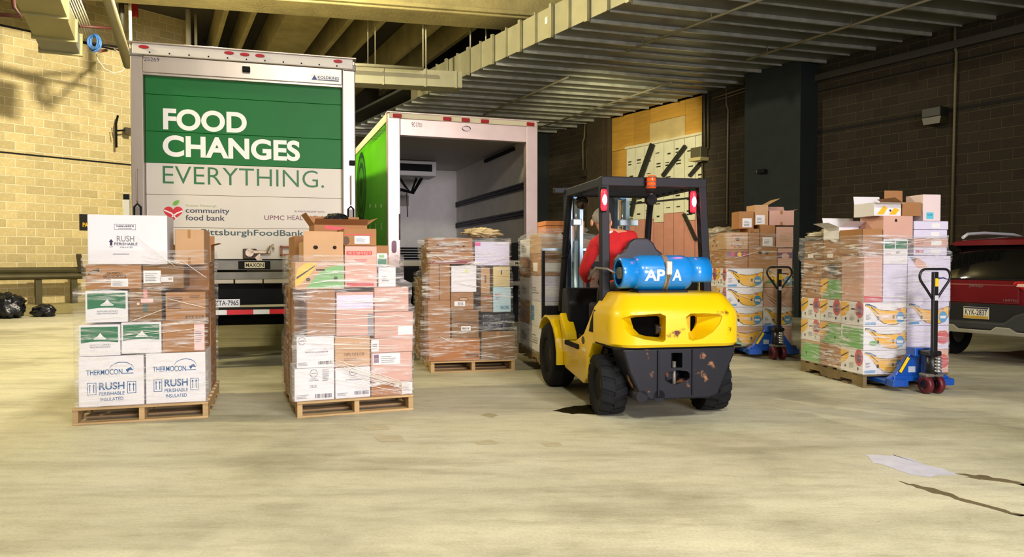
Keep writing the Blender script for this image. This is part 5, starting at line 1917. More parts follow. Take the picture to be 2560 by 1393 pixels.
# ---------------------------------------------------------------- load 6, beside the red car
FR6 = Frame(on_ground(2157, 970), R(9))
pallet(FR6, 'grey brown wooden pallet with the nearest blue pallet jack pushed in', m=WOODD, w=1.0)
L6 = Load(FR6)
h6 = 0.253
ordn = ('bottom', 'second', 'third')
for i in range(3):
    v = (0, 2, 0)[i]
    L6.box(0.0, 0.50, h6, 0.0, 0.4, CWHITE, '%s row banana carton at the front left of the load by the car' % ordn[i], banana_front(v) + banana_end((0, 2, 0)[i]), name='banana_box')
    L6.box(0.505, 1.0, h6, 0.0, 0.4, (KRAFTP, CPALE, CPALE)[i], '%s row carton at the front right of the load by the car' % ordn[i], (banana_front(0) if i == 2 else [('e', 0.85, 0.5, 0.3, 0.3, (REDB, REDB, LBLUE)[i]), ('r', 0.6, 0.95, 0.6, 0.8, YEL)]), name='banana_box')
for j, (y0, y1) in enumerate(((0.405, 0.8), (0.805, 1.2))):
    for i in range(3):
        v = ((3, 2), (1, 0), (0, 0))[i][j]
        L6.box(0.0, 0.5, h6, y0, y1, (KRAFT if v == 3 else (KRAFTL if v in (1, 2) else CWHITE)),
               '%s carton on the car side load flank, %s column, %s row' % (('white banana', 'green and yellow', 'green printed', 'brown')[v], ('middle', 'rear')[j], ordn[i]), banana_end(v), name='banana_box' if v < 3 else 'cardboard_box')
# fourth row (flank cartons 0.24, front cartons tall)
L6.pbox((2162, 648, 2209, 767), 0.0, 0.4, KRAFTP, 'tall pink carton with a red printed base by the car', [('r', 0, 1, 0.0, 0.13, REDB)], x0=0.0, x1=0.215)
L6.pbox((2209, 672, 2274, 767), 0.0, 0.4, CPALE, 'lilac white carton below the green striped one by the car', (), x0=0.22, x1=0.50)
L6.pbox((2275, 652, 2385, 767), 0.0, 0.4, CPALE, 'wide lilac white carton behind the loop of the nearest jack handle', [('p', [(0.05, 0.95), (0.2, 0.75), (0.45, 0.7), (0.4, 0.85), (0.2, 0.98)], KRAFTP), ('p', [(0.02, 0.98), (0.2, 0.96), (0.15, 0.85)], LBLUE)], x0=0.505, x1=1.01)
L6.pbox((2208, 609, 2274, 672), 0.0, 0.4, CWHITE, 'white carton with two green stripes near the top by the car', [('r', 0.04, 0.46, 0.62, 0.92, GRN), ('r', 0.5, 0.96, 0.62, 0.92, GRN), ('g', 5, 0.5, 0.68, 0.42, 0.5, GREYP), ('g', 5, 0.1, 0.3, 0.39, 0.45, REDB)], x0=0.22, x1=0.505)
for j, (y0, y1) in enumerate(((0.405, 0.8), (0.805, 1.2))):
    nm = ('middle', 'rear')[j]
    L6.box(0.0, 0.48, 0.235, y0, y1, (KRAFTL, KRAFT)[j], '%s carton, flank of the load by the car, %s column, fourth row' % (('green printed tan', 'plain brown')[j], nm), banana_end((1, 3)[j]))
    L6.box(0.02, 0.48, 0.21, y0, y1, (KRAFTD, KRAFT)[j], 'brown carton on the flank of the load by the car, %s column, fifth row' % nm, [('Lr', 0.1, 0.8, 0.3, 0.7, KRAFTL), ('Lr', 0.13, 0.77, 0.34, 0.66, KRAFTD, 0.001), ('Llines', 0.3, 0.6, 0.42, 0.58, BROWNP, 2)] if j else [('Le', 0.5, 0.5, 0.4, 0.3, NAVY)])
    L6.box(0.03, 0.46, 0.225, y0, y1, (KRAFT, KRAFTD)[j], 'brown carton on the flank of the load by the car, %s column, top row' % nm, [('Ls', 0.2, 0.5, 0.1, 0.3, STICK)])
L6.pbox((2149, 580, 2208, 645), 0.0, 0.4, KRAFT, 'tan carton on the front corner of the load by the car', [('r', 0, 0.03, 0, 1, BROWNP)], x0=-0.03, x1=0.21)
L6.pbox((2209, 551, 2287, 609), 0.0, 0.4, KRAFTP, 'pink carton with one small dark hole above the green striped one', [('e', 0.42, 0.8, 0.06, 0.07, HOLE)], x0=0.215, x1=0.56)
for i in range(4):
    L6.box(0.57, 0.965 + 0.012 * (i % 2), 0.092, 0.0, 0.4, (CPALE, KRAFTP, CPALE, CPALE)[i], '%s of four flat pale cartons stacked at the right by the car' % ('lowest', 'second lowest', 'third lowest', 'topmost')[i], [('s', 0.5, 0.8, 0.2, 0.75, STICK), ('g', 7, 0.04, 0.3, 0.35, 0.65, REDB)] if i < 2 else [('s', 0.5, 0.75, 0.2, 0.75, STICK)])
L6.pbox((2315, 493, 2364, 560), 0.02, 0.3, mat('rose_white_card', 'e6d2d2', 0.6, 0, 0.03), 'tall pinkish white carton with a cyan label, highest by the car', [('s', 0.18, 0.58, 0.08, 0.32, mat('cyan_label', '5cc3dc', 0.5)), ('g', 6, 0.24, 0.52, 0.2, 0.25, BLUEP)], x0=0.69, x1=0.90)
L6.pbox((2265, 517, 2313, 552), 0.04, 0.34, KRAFT, 'open tan carton with a raised back flap beside the cyan labelled one', (), open_=True, flaps=(('back', 0.15, 0), ('left', 0.1, 60)), x0=0.46, x1=0.68)
L6.pbox((2186, 517, 2264, 551), 0.05, 0.4, CWHITE, 'open white banana carton with raised flap on top by the car', [('p', [(0.1, 0.1), (0.35, 0.75), (0.5, 0.6), (0.35, 0.1)], YEL), ('p', [(0.55, 0.1), (0.75, 0.6), (0.95, 0.5), (0.8, 0.1)], YEL), ('r', 0.0, 1, 0.82, 0.97, STICK, 0.001), ('e', 0.6, 0.4, 0.08, 0.08, HOLE, 0.001)], open_=True, flaps=(('back', 0.09, 10), ('front', 0.08, 100)), name='banana_box', x0=0.14, x1=0.455)
L6.box(-0.02, 0.36, 0.135, 0.42, 0.72, CWHITE, 'open white banana carton with folded flaps at the back edge by the car', [('p', [(0.1, 0.1), (0.3, 0.7), (0.6, 0.75), (0.5, 0.4), (0.3, 0.1)], YEL), ('r', 0.6, 0.9, 0.3, 0.6, BLUEP)], open_=True, flaps=(('front', 0.14, 65), ('left', 0.14, 70), ('back', 0.12, 15)), name='banana_box')
p = FR6.M @ Vector((0.22, 0.98, L6.top(0.05, 0.4, 0.85, 1.1) + 0.065))
lumpy('film_wad', 'crumpled loose film lying on the back of the load by the car', 'plastic wrap', p, (0.22, 0.2, 0.05), film_material('film_wad_car', 0.35, 0.9, (0.95, 0.85, 0.6, 1), seed=12), 12, 0.5, 22)
w6 = wrap(L6, 'shiny stretch film round the load by the red car', film_material('film_car', 0.09, 0.95, (0.97, 0.97, 1.0, 1), seed=6), 0.138, 1.60, seed=6, gap=0.014)
random.seed(23)
strands(L5, w5, [(1835, 646, 1900, 628), (1915, 735, 1985, 775), (1918, 742, 1985, 790), (1920, 750, 1980, 800), (1840, 735, 1915, 760)], 0.003)
strands(L6, w6, [(2165 + random.uniform(0, 120), y + random.uniform(-5, 5), 2300 + random.uniform(0, 75), y + random.uniform(-14, 6)) for y in range(600, 940, 13)], 0.0024)
# ---------------------------------------------------------------- load 4 on the forks
FKL = Frame((1.29, 6.49), R(12))
o4 = FKL.M @ Vector((-0.50, 2.24, 0))
FR4 = Frame((o4.x, o4.y), FKL.rz)
LIFT = 0.115
pallet(FR4, 'dark wooden pallet raised on the forks of the forklift', m=WOODD, z=LIFT)
L4 = Load(FR4, LIFT + PAL_H)
nm4 = [('white carton at the foot of the raised load, behind the forklift', 0.30, CWHITE, [('Llines', 0.2, 0.7, 0.3, 0.7, GREYP, 4)]),
       ('white carton second from the foot of the raised load', 0.30, CWHITE, [('Lr', 0.1, 0.4, 0.2, 0.8, LBLUE)]),
       ('white bagged carton in the middle of the raised load', 0.30, CPALE, [('Llines', 0.2, 0.8, 0.3, 0.6, GREYP, 3)]),
       ('brown carton in the upper half of the raised load', 0.26, KRAFT, [('Ls', 0.3, 0.7, 0.2, 0.6, STICK)]),
       ('brown carton next to the top of the raised load', 0.24, KRAFTL, ())]
for (lab, h, m_, pr) in nm4:
    L4.box(0.0, 0.48, h, 0.0, 0.55, m_, lab + ', left front', pr + [('s', 0.1, 0.5, 0.2, 0.6, STICK)] if pr else pr)
for i, (lab, h, m_, pr) in enumerate(nm4):
    L4.box(0.0, 0.48, h - 0.01, 0.57, 1.12, KRAFT if i % 2 else CWHITE, ('brown' if i % 2 else 'white') + ' carton, raised load left flank, rear column, %s from the deck' % ('first', 'second', 'third', 'fourth', 'fifth')[i], [('Llines', 0.2, 0.7, 0.3, 0.7, GREYP, 4)])
for i in range(4):
    L4.box(0.5, 0.98, 0.33, 0.0, 0.55, KRAFT, 'plain brown carton of the raised load right behind the mast, %s from the deck' % ('first', 'second', 'third', 'fourth')[i])
L4.box(0.08, 0.56, 0.15, 0.1, 0.5, mat('bright_orange_card', 'd98a4e', 0.7, 0, 0.06), 'flat orange carton on top of the raised load', [('r', 0.0, 1, 0.6, 0.64, BROWNP), ('Lr', 0.0, 1, 0.6, 0.64, BROWNP)], z0=LIFT + PAL_H + 1.40)
w4 = wrap(L4, 'hazy stretch film round the raised load', film_material('film_raised', 0.10, 0.6, (0.97, 0.99, 1, 1), seed=4), LIFT + 0.12, 1.72, seed=4, gap=0.016, crumple=0.010)
# ================================================================ FORKLIFT
FY = mat('forklift_yellow', 'e6c003', 0.32, 0, 0.04, 3, coat=0.35)
FYW = mat('worn_yellow', 'e6c003', 0.34, 0, 0, 5.5, col2='5a2412', thresh=0.635, coat=0.2, detail=6)
RUB = mat('tyre_rubber', '141518', 0.8, 0, 0.2, 12, spec=0.25)
FBLK = mat('forklift_black', '15161b', 0.5, 0.0, 0.12, 6, spec=0.25)
SCRAPE = mat('scraped_black', '10121a', 0.45, 0.0, 0, 5.0, spec=0.3, col2='9a6a48', thresh=0.60, detail=7)
MAST = mat('mast_steel', 'a9c6d4', 0.3, 0.35, 0.15, 5, stretch=(1, 1, 0.2))
MASTD = mat('mast_dark', '1b2b3a', 0.4, 0.4)
fk = thing('forklift', 'yellow forklift with black overhead guard seen from behind', 'forklift')
place(fk, FKL)


def cut(o, cutters):
    for c in cutters:
        md = o.modifiers.new('cut', 'BOOLEAN')
        md.object = c
        md.operation = 'DIFFERENCE'
        md.solver = 'EXACT'
    dg = bpy.context.evaluated_depsgraph_get()
    dg.update()
    me = bpy.data.meshes.new_from_object(o.evaluated_get(dg))
    o.modifiers.clear()
    old = o.data
    o.data = me
    me.name = old.name
    for c in cutters:
        bpy.data.objects.remove(c)


def cw_ring(hw, yr, yf, rad, z, n=7):
    pts = [(-hw, yf, z)]
    for k in range(n + 1):
        t = math.pi / 2 * k / n
        pts.append((-hw + rad - rad * math.cos(t), yr + rad - rad * math.sin(t), z))
    for k in range(n + 1):
        t = math.pi / 2 * (1 - k / n)
        pts.append((hw - rad + rad * math.cos(t), yr + rad - rad * math.sin(t), z))
    pts.append((hw, yf, z))
    # bow the rear face slightly
    return [(x, y - 0.05 * (1 - (x / hw) ** 2) if y < yr + rad * 0.9 else y, zz) for x, y, zz in pts]


rings = [cw_ring(0.555, -0.44, 0.10, 0.17, 0.625), cw_ring(0.57, -0.46, 0.10, 0.18, 0.65), cw_ring(0.57, -0.46, 0.10, 0.18, 0.86), cw_ring(0.562, -0.45, 0.10, 0.18, 0.915),
         cw_ring(0.535, -0.42, 0.10, 0.16, 0.955), cw_ring(0.48, -0.36, 0.10, 0.13, 1.035), cw_ring(0.465, -0.33, 0.10, 0.12, 1.055), cw_ring(0.44, -0.29, 0.10, 0.1, 1.062)]
b = MB()
b.grid(rings, True, closed=True)
n = len(rings[0])
b.f.append(list(range(n))[::-1])
b.f.append(list(range(len(b.v) - n, len(b.v))))
b.sm += [False, False]
cw = b.build('counterweight', FYW, fk, fix=True)


def slot_cutter(outer, inner):
    """funnel from the eye-shaped scoop in the face to the dark opening behind"""
    A = [(-0.62, FKL.at(px, py, -0.47)) for px, py in outer]
    B = [(-0.30, FKL.at(px, py, -0.34)) for px, py in inner]
    b = MB()
    n = len(outer)
    rows = [[(p[0], -0.62, p[1]) for _, p in A], [(p[0], -0.475, p[1]) for _, p in A], [(p[0], -0.34, p[1]) for _, p in B], [(p[0], -0.29, p[1]) for _, p in B]]
    b.grid(rows, False, closed=True)
    b.f.append(list(range(n)))
    b.f.append(list(range(3 * n, 4 * n))[::-1])
    b.sm += [False, False]
    return b.build('cutter', None, fk, fix=True)


c1 = slot_cutter([(1539, 797), (1575, 789), (1620, 786), (1650, 784), (1663, 790), (1662, 850), (1655, 855), (1610, 849), (1575, 838), (1550, 820)],
                 [(1576, 796), (1590, 793), (1620, 791), (1645, 790), (1652, 795), (1652, 842), (1648, 844), (1620, 842), (1598, 836), (1584, 822)])
c2 = slot_cutter([(1713, 792), (1725, 784), (1760, 783), (1790, 785), (1804, 790), (1798, 808), (1780, 830), (1755, 846), (1730, 852), (1720, 848)],
                 [(1716, 798), (1722, 792), (1732, 790), (1738, 790), (1742, 793), (1742, 806), (1738, 820), (1732, 830), (1724, 836), (1718, 834)])
bpy.context.view_layer.update()
cut(cw, [c1, c2])
cw.data.polygons.foreach_set('use_smooth', [False] * len(cw.data.polygons))
try:
    cw.data.set_sharp_from_angle(angle=R(32))
    cw.data.polygons.foreach_set('use_smooth', [True] * len(cw.data.polygons))
except Exception:
    pass
if not cw.data.materials:
    cw.data.materials.append(FYW)
for (x0, x1) in ((-0.42, 0.06), (0.16, 0.44)):
    b = MB()
    b.box(x0, x1, -0.312, -0.285, 0.66, 0.93)
    b.build('slot_backing', mat('slot_dark', '040405', 0.9, spec=0.05), fk)
b = MB()
b.cyl((-0.17, -0.30, 0.76), (-0.02, -0.30, 0.76), 0.045, n=18)
b.build('muffler', mat('muffler_grey', '55515a', 0.35, 0.6), fk)
b = MB()
b.box(-0.56, 0.56, -0.42, 0.08, 0.612, 0.626)
b.build('counterweight_gasket', BLK, fk)

# lower weight with the tow hitch
b = MB()
b.prism([(-0.50, 0.612), (0.50, 0.612), (0.49, 0.56), (0.34, 0.22), (0.26, 0.19), (-0.26, 0.19), (-0.36, 0.26), (-0.44, 0.42)], -0.44, -0.15, 'y')
lw = b.build('lower_weight', SCRAPE, fk, bevel=0.015, fix=True)


def P(px, py, y=-0.44):
    return FKL.at(px, py, y)


a, c = P(1678, 920), P(1706, 882)
b = MB()
b.box(a[0], c[0], -0.6, -0.25, a[1], c[1])
h1 = b.build('cutter', None, fk)
a, c = P(1662, 960), P(1724, 928)
b = MB()
b.prism([(a[0], a[1] + 0.03), (a[0] + 0.05, a[1]), (a[0] + 0.1, a[1] - 0.01), (c[0] - 0.03, a[1] + 0.02), (c[0], a[1] + 0.04), (c[0], c[1] - 0.02), (c[0] - 0.02, c[1]), (a[0] + 0.11, c[1] + 0.01), (a[0] + 0.05, c[1]), (a[0], c[1] - 0.01)], -0.6, -0.25, 'y')
h2 = b.build('cutter', None, fk, fix=True)
bpy.context.view_layer.update()
cut(lw, [h1, h2])
if not lw.data.materials:
    lw.data.materials.append(SCRAPE)
b = MB()
b.cyl((P(1690, 945)[0], -0.40, 0.22), (P(1690, 945)[0], -0.40, 0.5), 0.016, n=10)
b.build('hitch_pin', GREYM, fk)
for px in (1645, 1731):
    x = P(px, 930)[0]
    b = MB()
    b.box(x - 0.008, x + 0.008, -0.455, -0.43, 0.22, 0.60)
    b.build('weld_rib', FBLK, fk, bevel=0.003)
for px in (1605, 1648):
    x = P(px, 990)[0]
    b = MB()
    b.cyl((x, -0.44, 0.225), (x, -0.2, 0.225), 0.05, n=16)
    b.build('axle_boss', FBLK, fk)


# tyres with moulded lugs
def lug_tyre(c, r, w, n, steer=0.0, name='rear_tyre'):
    M = Matrix.Translation(c) @ Matrix.Rotation(steer, 4, 'Z') @ Matrix.Rotation(math.pi / 2, 4, 'Y')
    ri = r * 0.55
    b = MB()
    b.lathe([(ri, -w * 0.42), (r * 0.86, -w / 2), (r * 0.95, -w * 0.47), (r * 0.955, 0), (r * 0.95, w * 0.47), (r * 0.86, w / 2), (ri, w * 0.42)], 36, M, closed=True)
    t = b.build(name, RUB, fk)
    hw = w / 2
    me = None
    for k in range(n):
        for s in (-1, 1):
            ang = 2 * math.pi * (k + (0.5 if s > 0 else 0)) / n
            if me is None:
                bb = MB()
                aw = math.pi / n * 0.62
                rr0, rr1 = r * 0.93, r
                vs = []
                for (rad) in (rr0, rr1):
                    for (z, sh) in ((0.0, 0.5), (hw * 0.55, 0.0), (hw * 1.0, -0.3)):
                        for e in (-1, 1):
                            a_ = e * aw + sh * aw * 1.3
                            q = rad if z < hw * 0.9 else rad - r * 0.03
                            vs.append((q * math.cos(a_), q * math.sin(a_), z))
                fs = [(0, 1, 3, 2), (2, 3, 5, 4), (6, 8, 9, 7), (8, 10, 11, 9), (0, 2, 8, 6), (2, 4, 10, 8), (1, 7, 9, 3), (3, 9, 11, 5), (0, 6, 7, 1), (4, 5, 11, 10)]
                bb.add(vs, fs)
                me = bb.mesh('tread_lug', fix=True)
                me.materials.append(RUB)
            o = bpy.data.objects.new('tread_lug', me)
            COL.objects.link(o)
            o.parent = t
            o.matrix_basis = M @ Matrix.Rotation(ang, 4, 'Z') @ Matrix.Diagonal((1, 1, s, 1))
    b = MB()
    b.lathe([(0.001, -w * 0.2), (ri * 0.35, -w * 0.24), (ri * 0.7, -w * 0.16), (ri * 1.02, -w * 0.36), (ri * 1.02, w * 0.36), (ri * 0.7, w * 0.16), (0.001, w * 0.2)], 24, M)
    b.build('rim', mat('rim_dark', '2c2b28', 0.5, 0.3), t)
    return t


lug_tyre((-0.475, 0.0, 0.262), 0.262, 0.22, 15, R(-4))
lug_tyre((0.475, 0.0, 0.262), 0.262, 0.22, 15, R(-4))
for s in (-1, 1):
    t = wheel('front_tyre', fk, (s * 0.50, 1.52, 0.335), 0.335, 0.24, hub=mat('rim_dark', '2c2b28', 0.5, 0.3))
b = MB()
b.box(-0.36, 0.36, -0.06, 0.06, 0.18, 0.34)
b.build('steer_axle', FBLK, fk, bevel=0.01)
b = MB()
b.box(-0.40, 0.40, 1.40, 1.64, 0.22, 0.45)
b.build('drive_axle', FBLK, fk, bevel=0.02)

# chassis flanks, fenders, steps, floor, hood
for s in (-1, 1):
    pr = [(-0.15, 0.62), (-0.20, 0.80), (-0.05, 0.90), (0.10, 0.94), (0.42, 0.66), (0.70, 0.56), (0.98, 0.54), (1.02, 0.62), (1.20, 0.80), (1.25, 0.78), (1.12, 0.50), (1.08, 0.30), (1.02, 0.26), (0.42, 0.20), (0.33, 0.26), (0.28, 0.46), (0.16, 0.60)]
    b = MB()
    x0, x1 = (-0.56, -0.44) if s < 0 else (0.44, 0.56)
    b.prism(pr, x0, x1, 'x')
    fl_ = b.build('side_frame', FY, fk, bevel=0.014, fix=True)
    if s < 0:
        b = MB()
        b.prism([(0.20, 0.78), (0.24, 0.70), (0.12, 0.70), (0.06, 0.80), (0.06, 0.90), (0.10, 0.90)], -0.566, -0.556, 'x')
        b.build('side_vent', BLK, fl_, fix=True)
        b = MB()
        b.cyl((-0.566, 0.42, 0.60), (-0.556, 0.42, 0.60), 0.035, n=20)
        b.build('round_badge', mat('badge_brown', '3a2a22', 0.4), fl_)
        b = MB()
        b.box(-0.563, -0.558, 0.36, 0.46, 0.50, 0.53)
        b.build('white_decal', mat('decal_cream', 'e8dca8', 0.5), fl_)
    b = MB()
    xa, xb_ = (-0.58, -0.43) if s < 0 else (0.43, 0.58)
    b.box(xa, xb_, 0.55, 0.98, 0.50, 0.545)
    b.build('step_plate', BLK, fk, bevel=0.008)
    # fender arch over the front wheel
    rows = []
    for k in range(9):
        t = R(-8 + 150 * k / 8)
        y, z = 1.52 - 0.42 * math.cos(t), 0.335 + 0.42 * math.sin(t)
        y2, z2 = 1.52 - 0.40 * math.cos(t), 0.335 + 0.40 * math.sin(t)
        rows.append([(s * 0.38, y, z), (s * 0.62, y, z), (s * 0.625, y2, z2), (s * 0.38, y2, z2)])
    b = MB()
    b.grid(rows, False, closed=True)
    b.f.append([0, 1, 2, 3])
    b.f.append([len(b.v) - 1, len(b.v) - 2, len(b.v) - 3, len(b.v) - 4])
    b.sm += [False, False]
    b.build('fender', FY, fk, fix=True)
b = MB()
b.box(-0.44, 0.44, 0.10, 1.30, 0.30, 0.56)
b.build('chassis', FBLK, fk, bevel=0.01)
b = MB()
b.box(-0.40, 0.42, 0.06, 0.78, 0.56, 0.93)
b.build('hood', FBLK, fk, bevel=0.03)
b = MB()
b.box(-0.43, 0.43, 0.78, 1.30, 0.56, 0.60)
b.build('floor_plate', FBLK, fk)
b = MB()
b.prism([(1.12, 0.58), (1.10, 0.9), (1.18, 1.05), (1.34, 1.05), (1.42, 0.6)], -0.50, 0.46, 'x')
b.build('dashboard', FBLK, fk, bevel=0.02, fix=True)
b = MB()
b.tube([(0.0, 1.12, 1.0), (-0.05, 0.98, 1.12)], 0.025, 10)
b.build('steering_column', FBLK, fk)
b = MB()
Ms = Matrix.Translation((-0.06, 0.96, 1.14)) @ Matrix.Rotation(R(-35), 4, 'X')
b.tube([Ms @ Vector((0.16 * math.cos(2 * math.pi * k / 24), 0.16 * math.sin(2 * math.pi * k / 24), 0)) for k in range(24)], 0.014, 8, closed=True)
b.build('steering_wheel', BLK, fk)
# seat
b = MB()
b.box(-0.26, 0.26, 0.28, 0.74, 0.93, 1.03)
b.build('seat_cushion', FBLK, fk, bevel=0.03)
pts = [FKL.at(px, py, 0.22) for px, py in ((1536, 700), (1538, 650), (1548, 636), (1562, 628), (1574, 606), (1588, 596), (1618, 596), (1632, 606), (1640, 622), (1655, 634), (1660, 650), (1660, 700))]
b = MB()
b.prism(pts, 0.20, 0.29, 'y')
b.build('seat_back', mat('seat_navy', '20242f', 0.5, 0, 0.08, 10), fk, bevel=0.018, fix=True)

# overhead guard
GX, GYR, GYF, GZ = 0.46, 0.15, 1.22, 2.07
for s in (-1, 1):
    b = MB()
    b.bar((s * (GX + 0.02), 0.06, 0.96), (s * GX, GYR, GZ - 0.02), 0.075, 0.085, up=(0, 1, 0))
    b.build('rear_post', FBLK, fk, bevel=0.008)
    b = MB()
    b.tube([(s * 0.47, 1.48, 0.80), (s * 0.46, 1.42, 1.25), (s * 0.45, 1.33, 1.75), (s * 0.445, 1.26, 1.98), (s * 0.44, 1.16, GZ - 0.04)], 0.034, 10)
    b.build('front_post', FBLK, fk)
    b = MB()
    b.box(s * GX - 0.035, s * GX + 0.035, GYR, GYF, GZ - 0.085, GZ - 0.005)
    b.build('guard_side_rail', FBLK, fk, bevel=0.008)
b = MB()
b.box(-GX - 0.04, GX + 0.04, GYR - 0.05, GYR + 0.04, GZ - 0.085, GZ)
b.build('guard_rear_rail', FBLK, fk, bevel=0.008)
b = MB()
b.box(-GX - 0.03, GX + 0.03, GYF - 0.04, GYF + 0.03, GZ - 0.085, GZ - 0.005)
b.build('guard_front_rail', FBLK, fk, bevel=0.008)
for k in range(6):
    y = GYR + 0.17 + k * 0.145
    b = MB()
    b.box(-GX + 0.03, GX - 0.03, y, y + 0.03, GZ - 0.07, GZ - 0.02)
    b.build('guard_slat', FBLK, fk)
# brake lamps on the rear posts
LENS = mat('lit_red_lens', 'ff2030', 0.3, emit=3.0)
BULB = mat('lit_red_bulb', 'ff5a62', 0.3, emit=14.0)
for px, py in ((1510, 500), (1733, 505)):
    x, z = FKL.at(px, py, 0.06)
    b = MB()
    b.box(x - 0.03, x + 0.03, 0.07, 0.10, z - 0.105, z + 0.115)
    lh = b.build('brake_lamp', BLK, fk, bevel=0.01)
    b = MB()
    b.lathe([(0.001, -0.095), (0.02, -0.092), (0.028, -0.07), (0.028, 0.07), (0.02, 0.092), (0.001, 0.095)], 16, Matrix.Translation((x, 0.062, z)))
    b.build('red_lens', LENS, lh)
    b = MB()
    b.lathe([(0.001, -0.055), (0.012, -0.045), (0.02, -0.02), (0.022, 0), (0.02, 0.02), (0.012, 0.045), (0.001, 0.055)], 20, Matrix.Translation((x, 0.044, z)))
    b.build('bulb', BULB, lh)
    d = bpy.data.lights.new('brake_glow', 'POINT')
    d.energy = 3.0
    d.color = (1, 0.05, 0.08)
    d.shadow_soft_size = 0.03
    lo = bpy.data.objects.new('brake_glow', d)
    COL.objects.link(lo)
    lo.parent = fk
    lo.location = (x, 0.0, z)
# amber beacon and horn under the rear rail
x, z = FKL.at(1628, 455, 0.05)
b = MB()
b.lathe([(0.001, 0.06), (0.036, 0.055), (0.04, 0.04), (0.04, -0.06), (0.001, -0.06)], 20, Matrix.Translation((x, 0.05, z)))
bc = b.build('beacon', mat('amber_lens', 'e2581a', 0.2, coat=0.6, emit=0.25), fk)
b = MB()
b.lathe([(0.001, -0.06), (0.046, -0.06), (0.046, -0.095), (0.001, -0.095)], 20, Matrix.Translation((x, 0.05, z)))
b.build('beacon_base', BLK, bc)
for k in range(3):
    b = MB()
    b.tube([(x + 0.046 * math.cos(2 * math.pi * i / 20), 0.05 + 0.046 * math.sin(2 * math.pi * i / 20), z - 0.04 + k * 0.04) for i in range(20)], 0.004, 6, closed=True)
    b.build('beacon_guard', GREYM, bc)
x2, z2 = FKL.at(1628, 500, 0.12)
b = MB()
b.cyl((x2, 0.10, z2), (x2, 0.16, z2), 0.048, n=24)
hn = b.build('reverse_horn', BLK, fk)
b = MB()
b.box(x2 - 0.012, x2 + 0.012, 0.12, 0.14, z2 + 0.04, GZ - 0.08)
b.build('horn_bracket', GREYM, hn)
x3, z3 = FKL.at(1455, 506, 1.1)
b = MB()
b.lathe([(0.001, -0.03), (0.05, -0.02), (0.072, 0.0), (0.06, 0.03), (0.001, 0.045)], 20, Matrix.Translation((x3, 1.1, z3)) @ Matrix.Rotation(math.pi / 2, 4, 'X'))
mr_ = b.build('round_mirror', mat('mirror_brown', '4a4238', 0.1, 0.8), fk)
b = MB()
b.tube([(x3, 1.1, z3 + 0.06), (x3, 1.12, GZ - 0.08)], 0.012, 8)
b.build('mirror_stem', BLK, mr_)
b = MB()
xg, zg = FKL.at(1425, 600, 1.3)
b.tube([(-0.50, 1.36, 1.62), (-0.44, 1.33, 1.58), (-0.42, 1.33, 1.48), (-0.44, 1.36, 1.38), (-0.50, 1.38, 1.36)], 0.011, 8)
b.build('grab_handle', BLK, fk)

# mast, carriage, forks
for x in (-0.23, 0.31):
    for (dx, w, m_) in ((-0.07, 0.022, MASTD), (0.07, 0.022, MAST)):
        b = MB()
        b.box(x + dx - w, x + dx + w, 1.76, 1.92, 0.12, 2.12)
        b.build('mast_channel', m_, fk, bevel=0.004)
    b = MB()
    b.box(x - 0.045, x - 0.02, 1.80, 1.94, 0.15, 2.02)
    b.build('inner_channel', MAST, fk, bevel=0.004)
    b = MB()
    b.cyl((x + 0.01, 1.78, 0.2), (x + 0.01, 1.78, 1.55), 0.028, n=14)
    cy = b.build('lift_cylinder', MAST, fk)
    b = MB()
    b.cyl((x + 0.01, 1.78, 1.55), (x + 0.01, 1.78, 2.0), 0.016, n=12)
    b.build('piston_rod', mat('chrome', 'd9d9dc', 0.15, 0.9), cy)
    b = MB()
    b.box(x - 0.03, x + 0.07, 1.74, 1.80, 1.72, 1.79)
    b.build('cylinder_clamp', mat('pale_clamp', 'c9dbe0', 0.3, 0.4), cy, bevel=0.008)
    b = MB()
    b.cyl((x + 0.005, 1.74, 2.06), (x + 0.005, 1.80, 2.06), 0.05, n=20)
    b.build('chain_wheel', mat('steel_blue', '5d86b0', 0.3, 0.6), fk)
b = MB()
b.box(0.36, 0.50, 1.74, 1.80, 1.72, 1.79)
b.build('hose_clamp', mat('pale_clamp', 'c9dbe0', 0.3, 0.4), fk, bevel=0.008)
for z in (2.08, 1.25, 0.3):
    b = MB()
    b.box(-0.32, 0.40, 1.90, 1.96, z, z + 0.07)
    b.build('mast_crossbar', FBLK, fk, bevel=0.006)
b = MB()
b.box(-0.44, -0.28, 1.86, 1.94, 2.08, 2.14)
b.build('mast_cap', FBLK, fk, bevel=0.006)
for s in (-1, 1):
    b = MB()
    b.tube([(s * 0.26, 1.40, 0.45), (s * 0.28, 1.74, 0.9)], 0.035, 12)
    b.build('tilt_cylinder', MAST, fk)
for z in (0.30, 0.72):
    b = MB()
    b.box(-0.50, 0.52, 1.99, 2.06, z, z + 0.10)
    b.build('carriage_bar', FBLK, fk, bevel=0.006)
SILV = mat('backrest_bright', 'b9cad2', 0.35, 0.5)
b = MB()
b.box(-0.53, 0.55, 2.05, 2.085, 1.44, 1.475)
b.build('backrest_top', SILV, fk, bevel=0.005)
for x in (-0.53, -0.27, 0.0, 0.27, 0.51):
    b = MB()
    b.box(x, x + 0.03, 2.05, 2.085, 0.35, 1.44)
    b.build('backrest_bar', FBLK, fk)
for x in (-0.32, 0.22):
    b = MB()
    b.prism([(2.06, 0.80), (2.11, 0.80), (2.11, 0.19), (3.2, 0.165), (3.2, 0.155), (2.06, 0.145)], x, x + 0.10, 'x')
    b.build('fork_blade', FBLK, fk, fix=True)

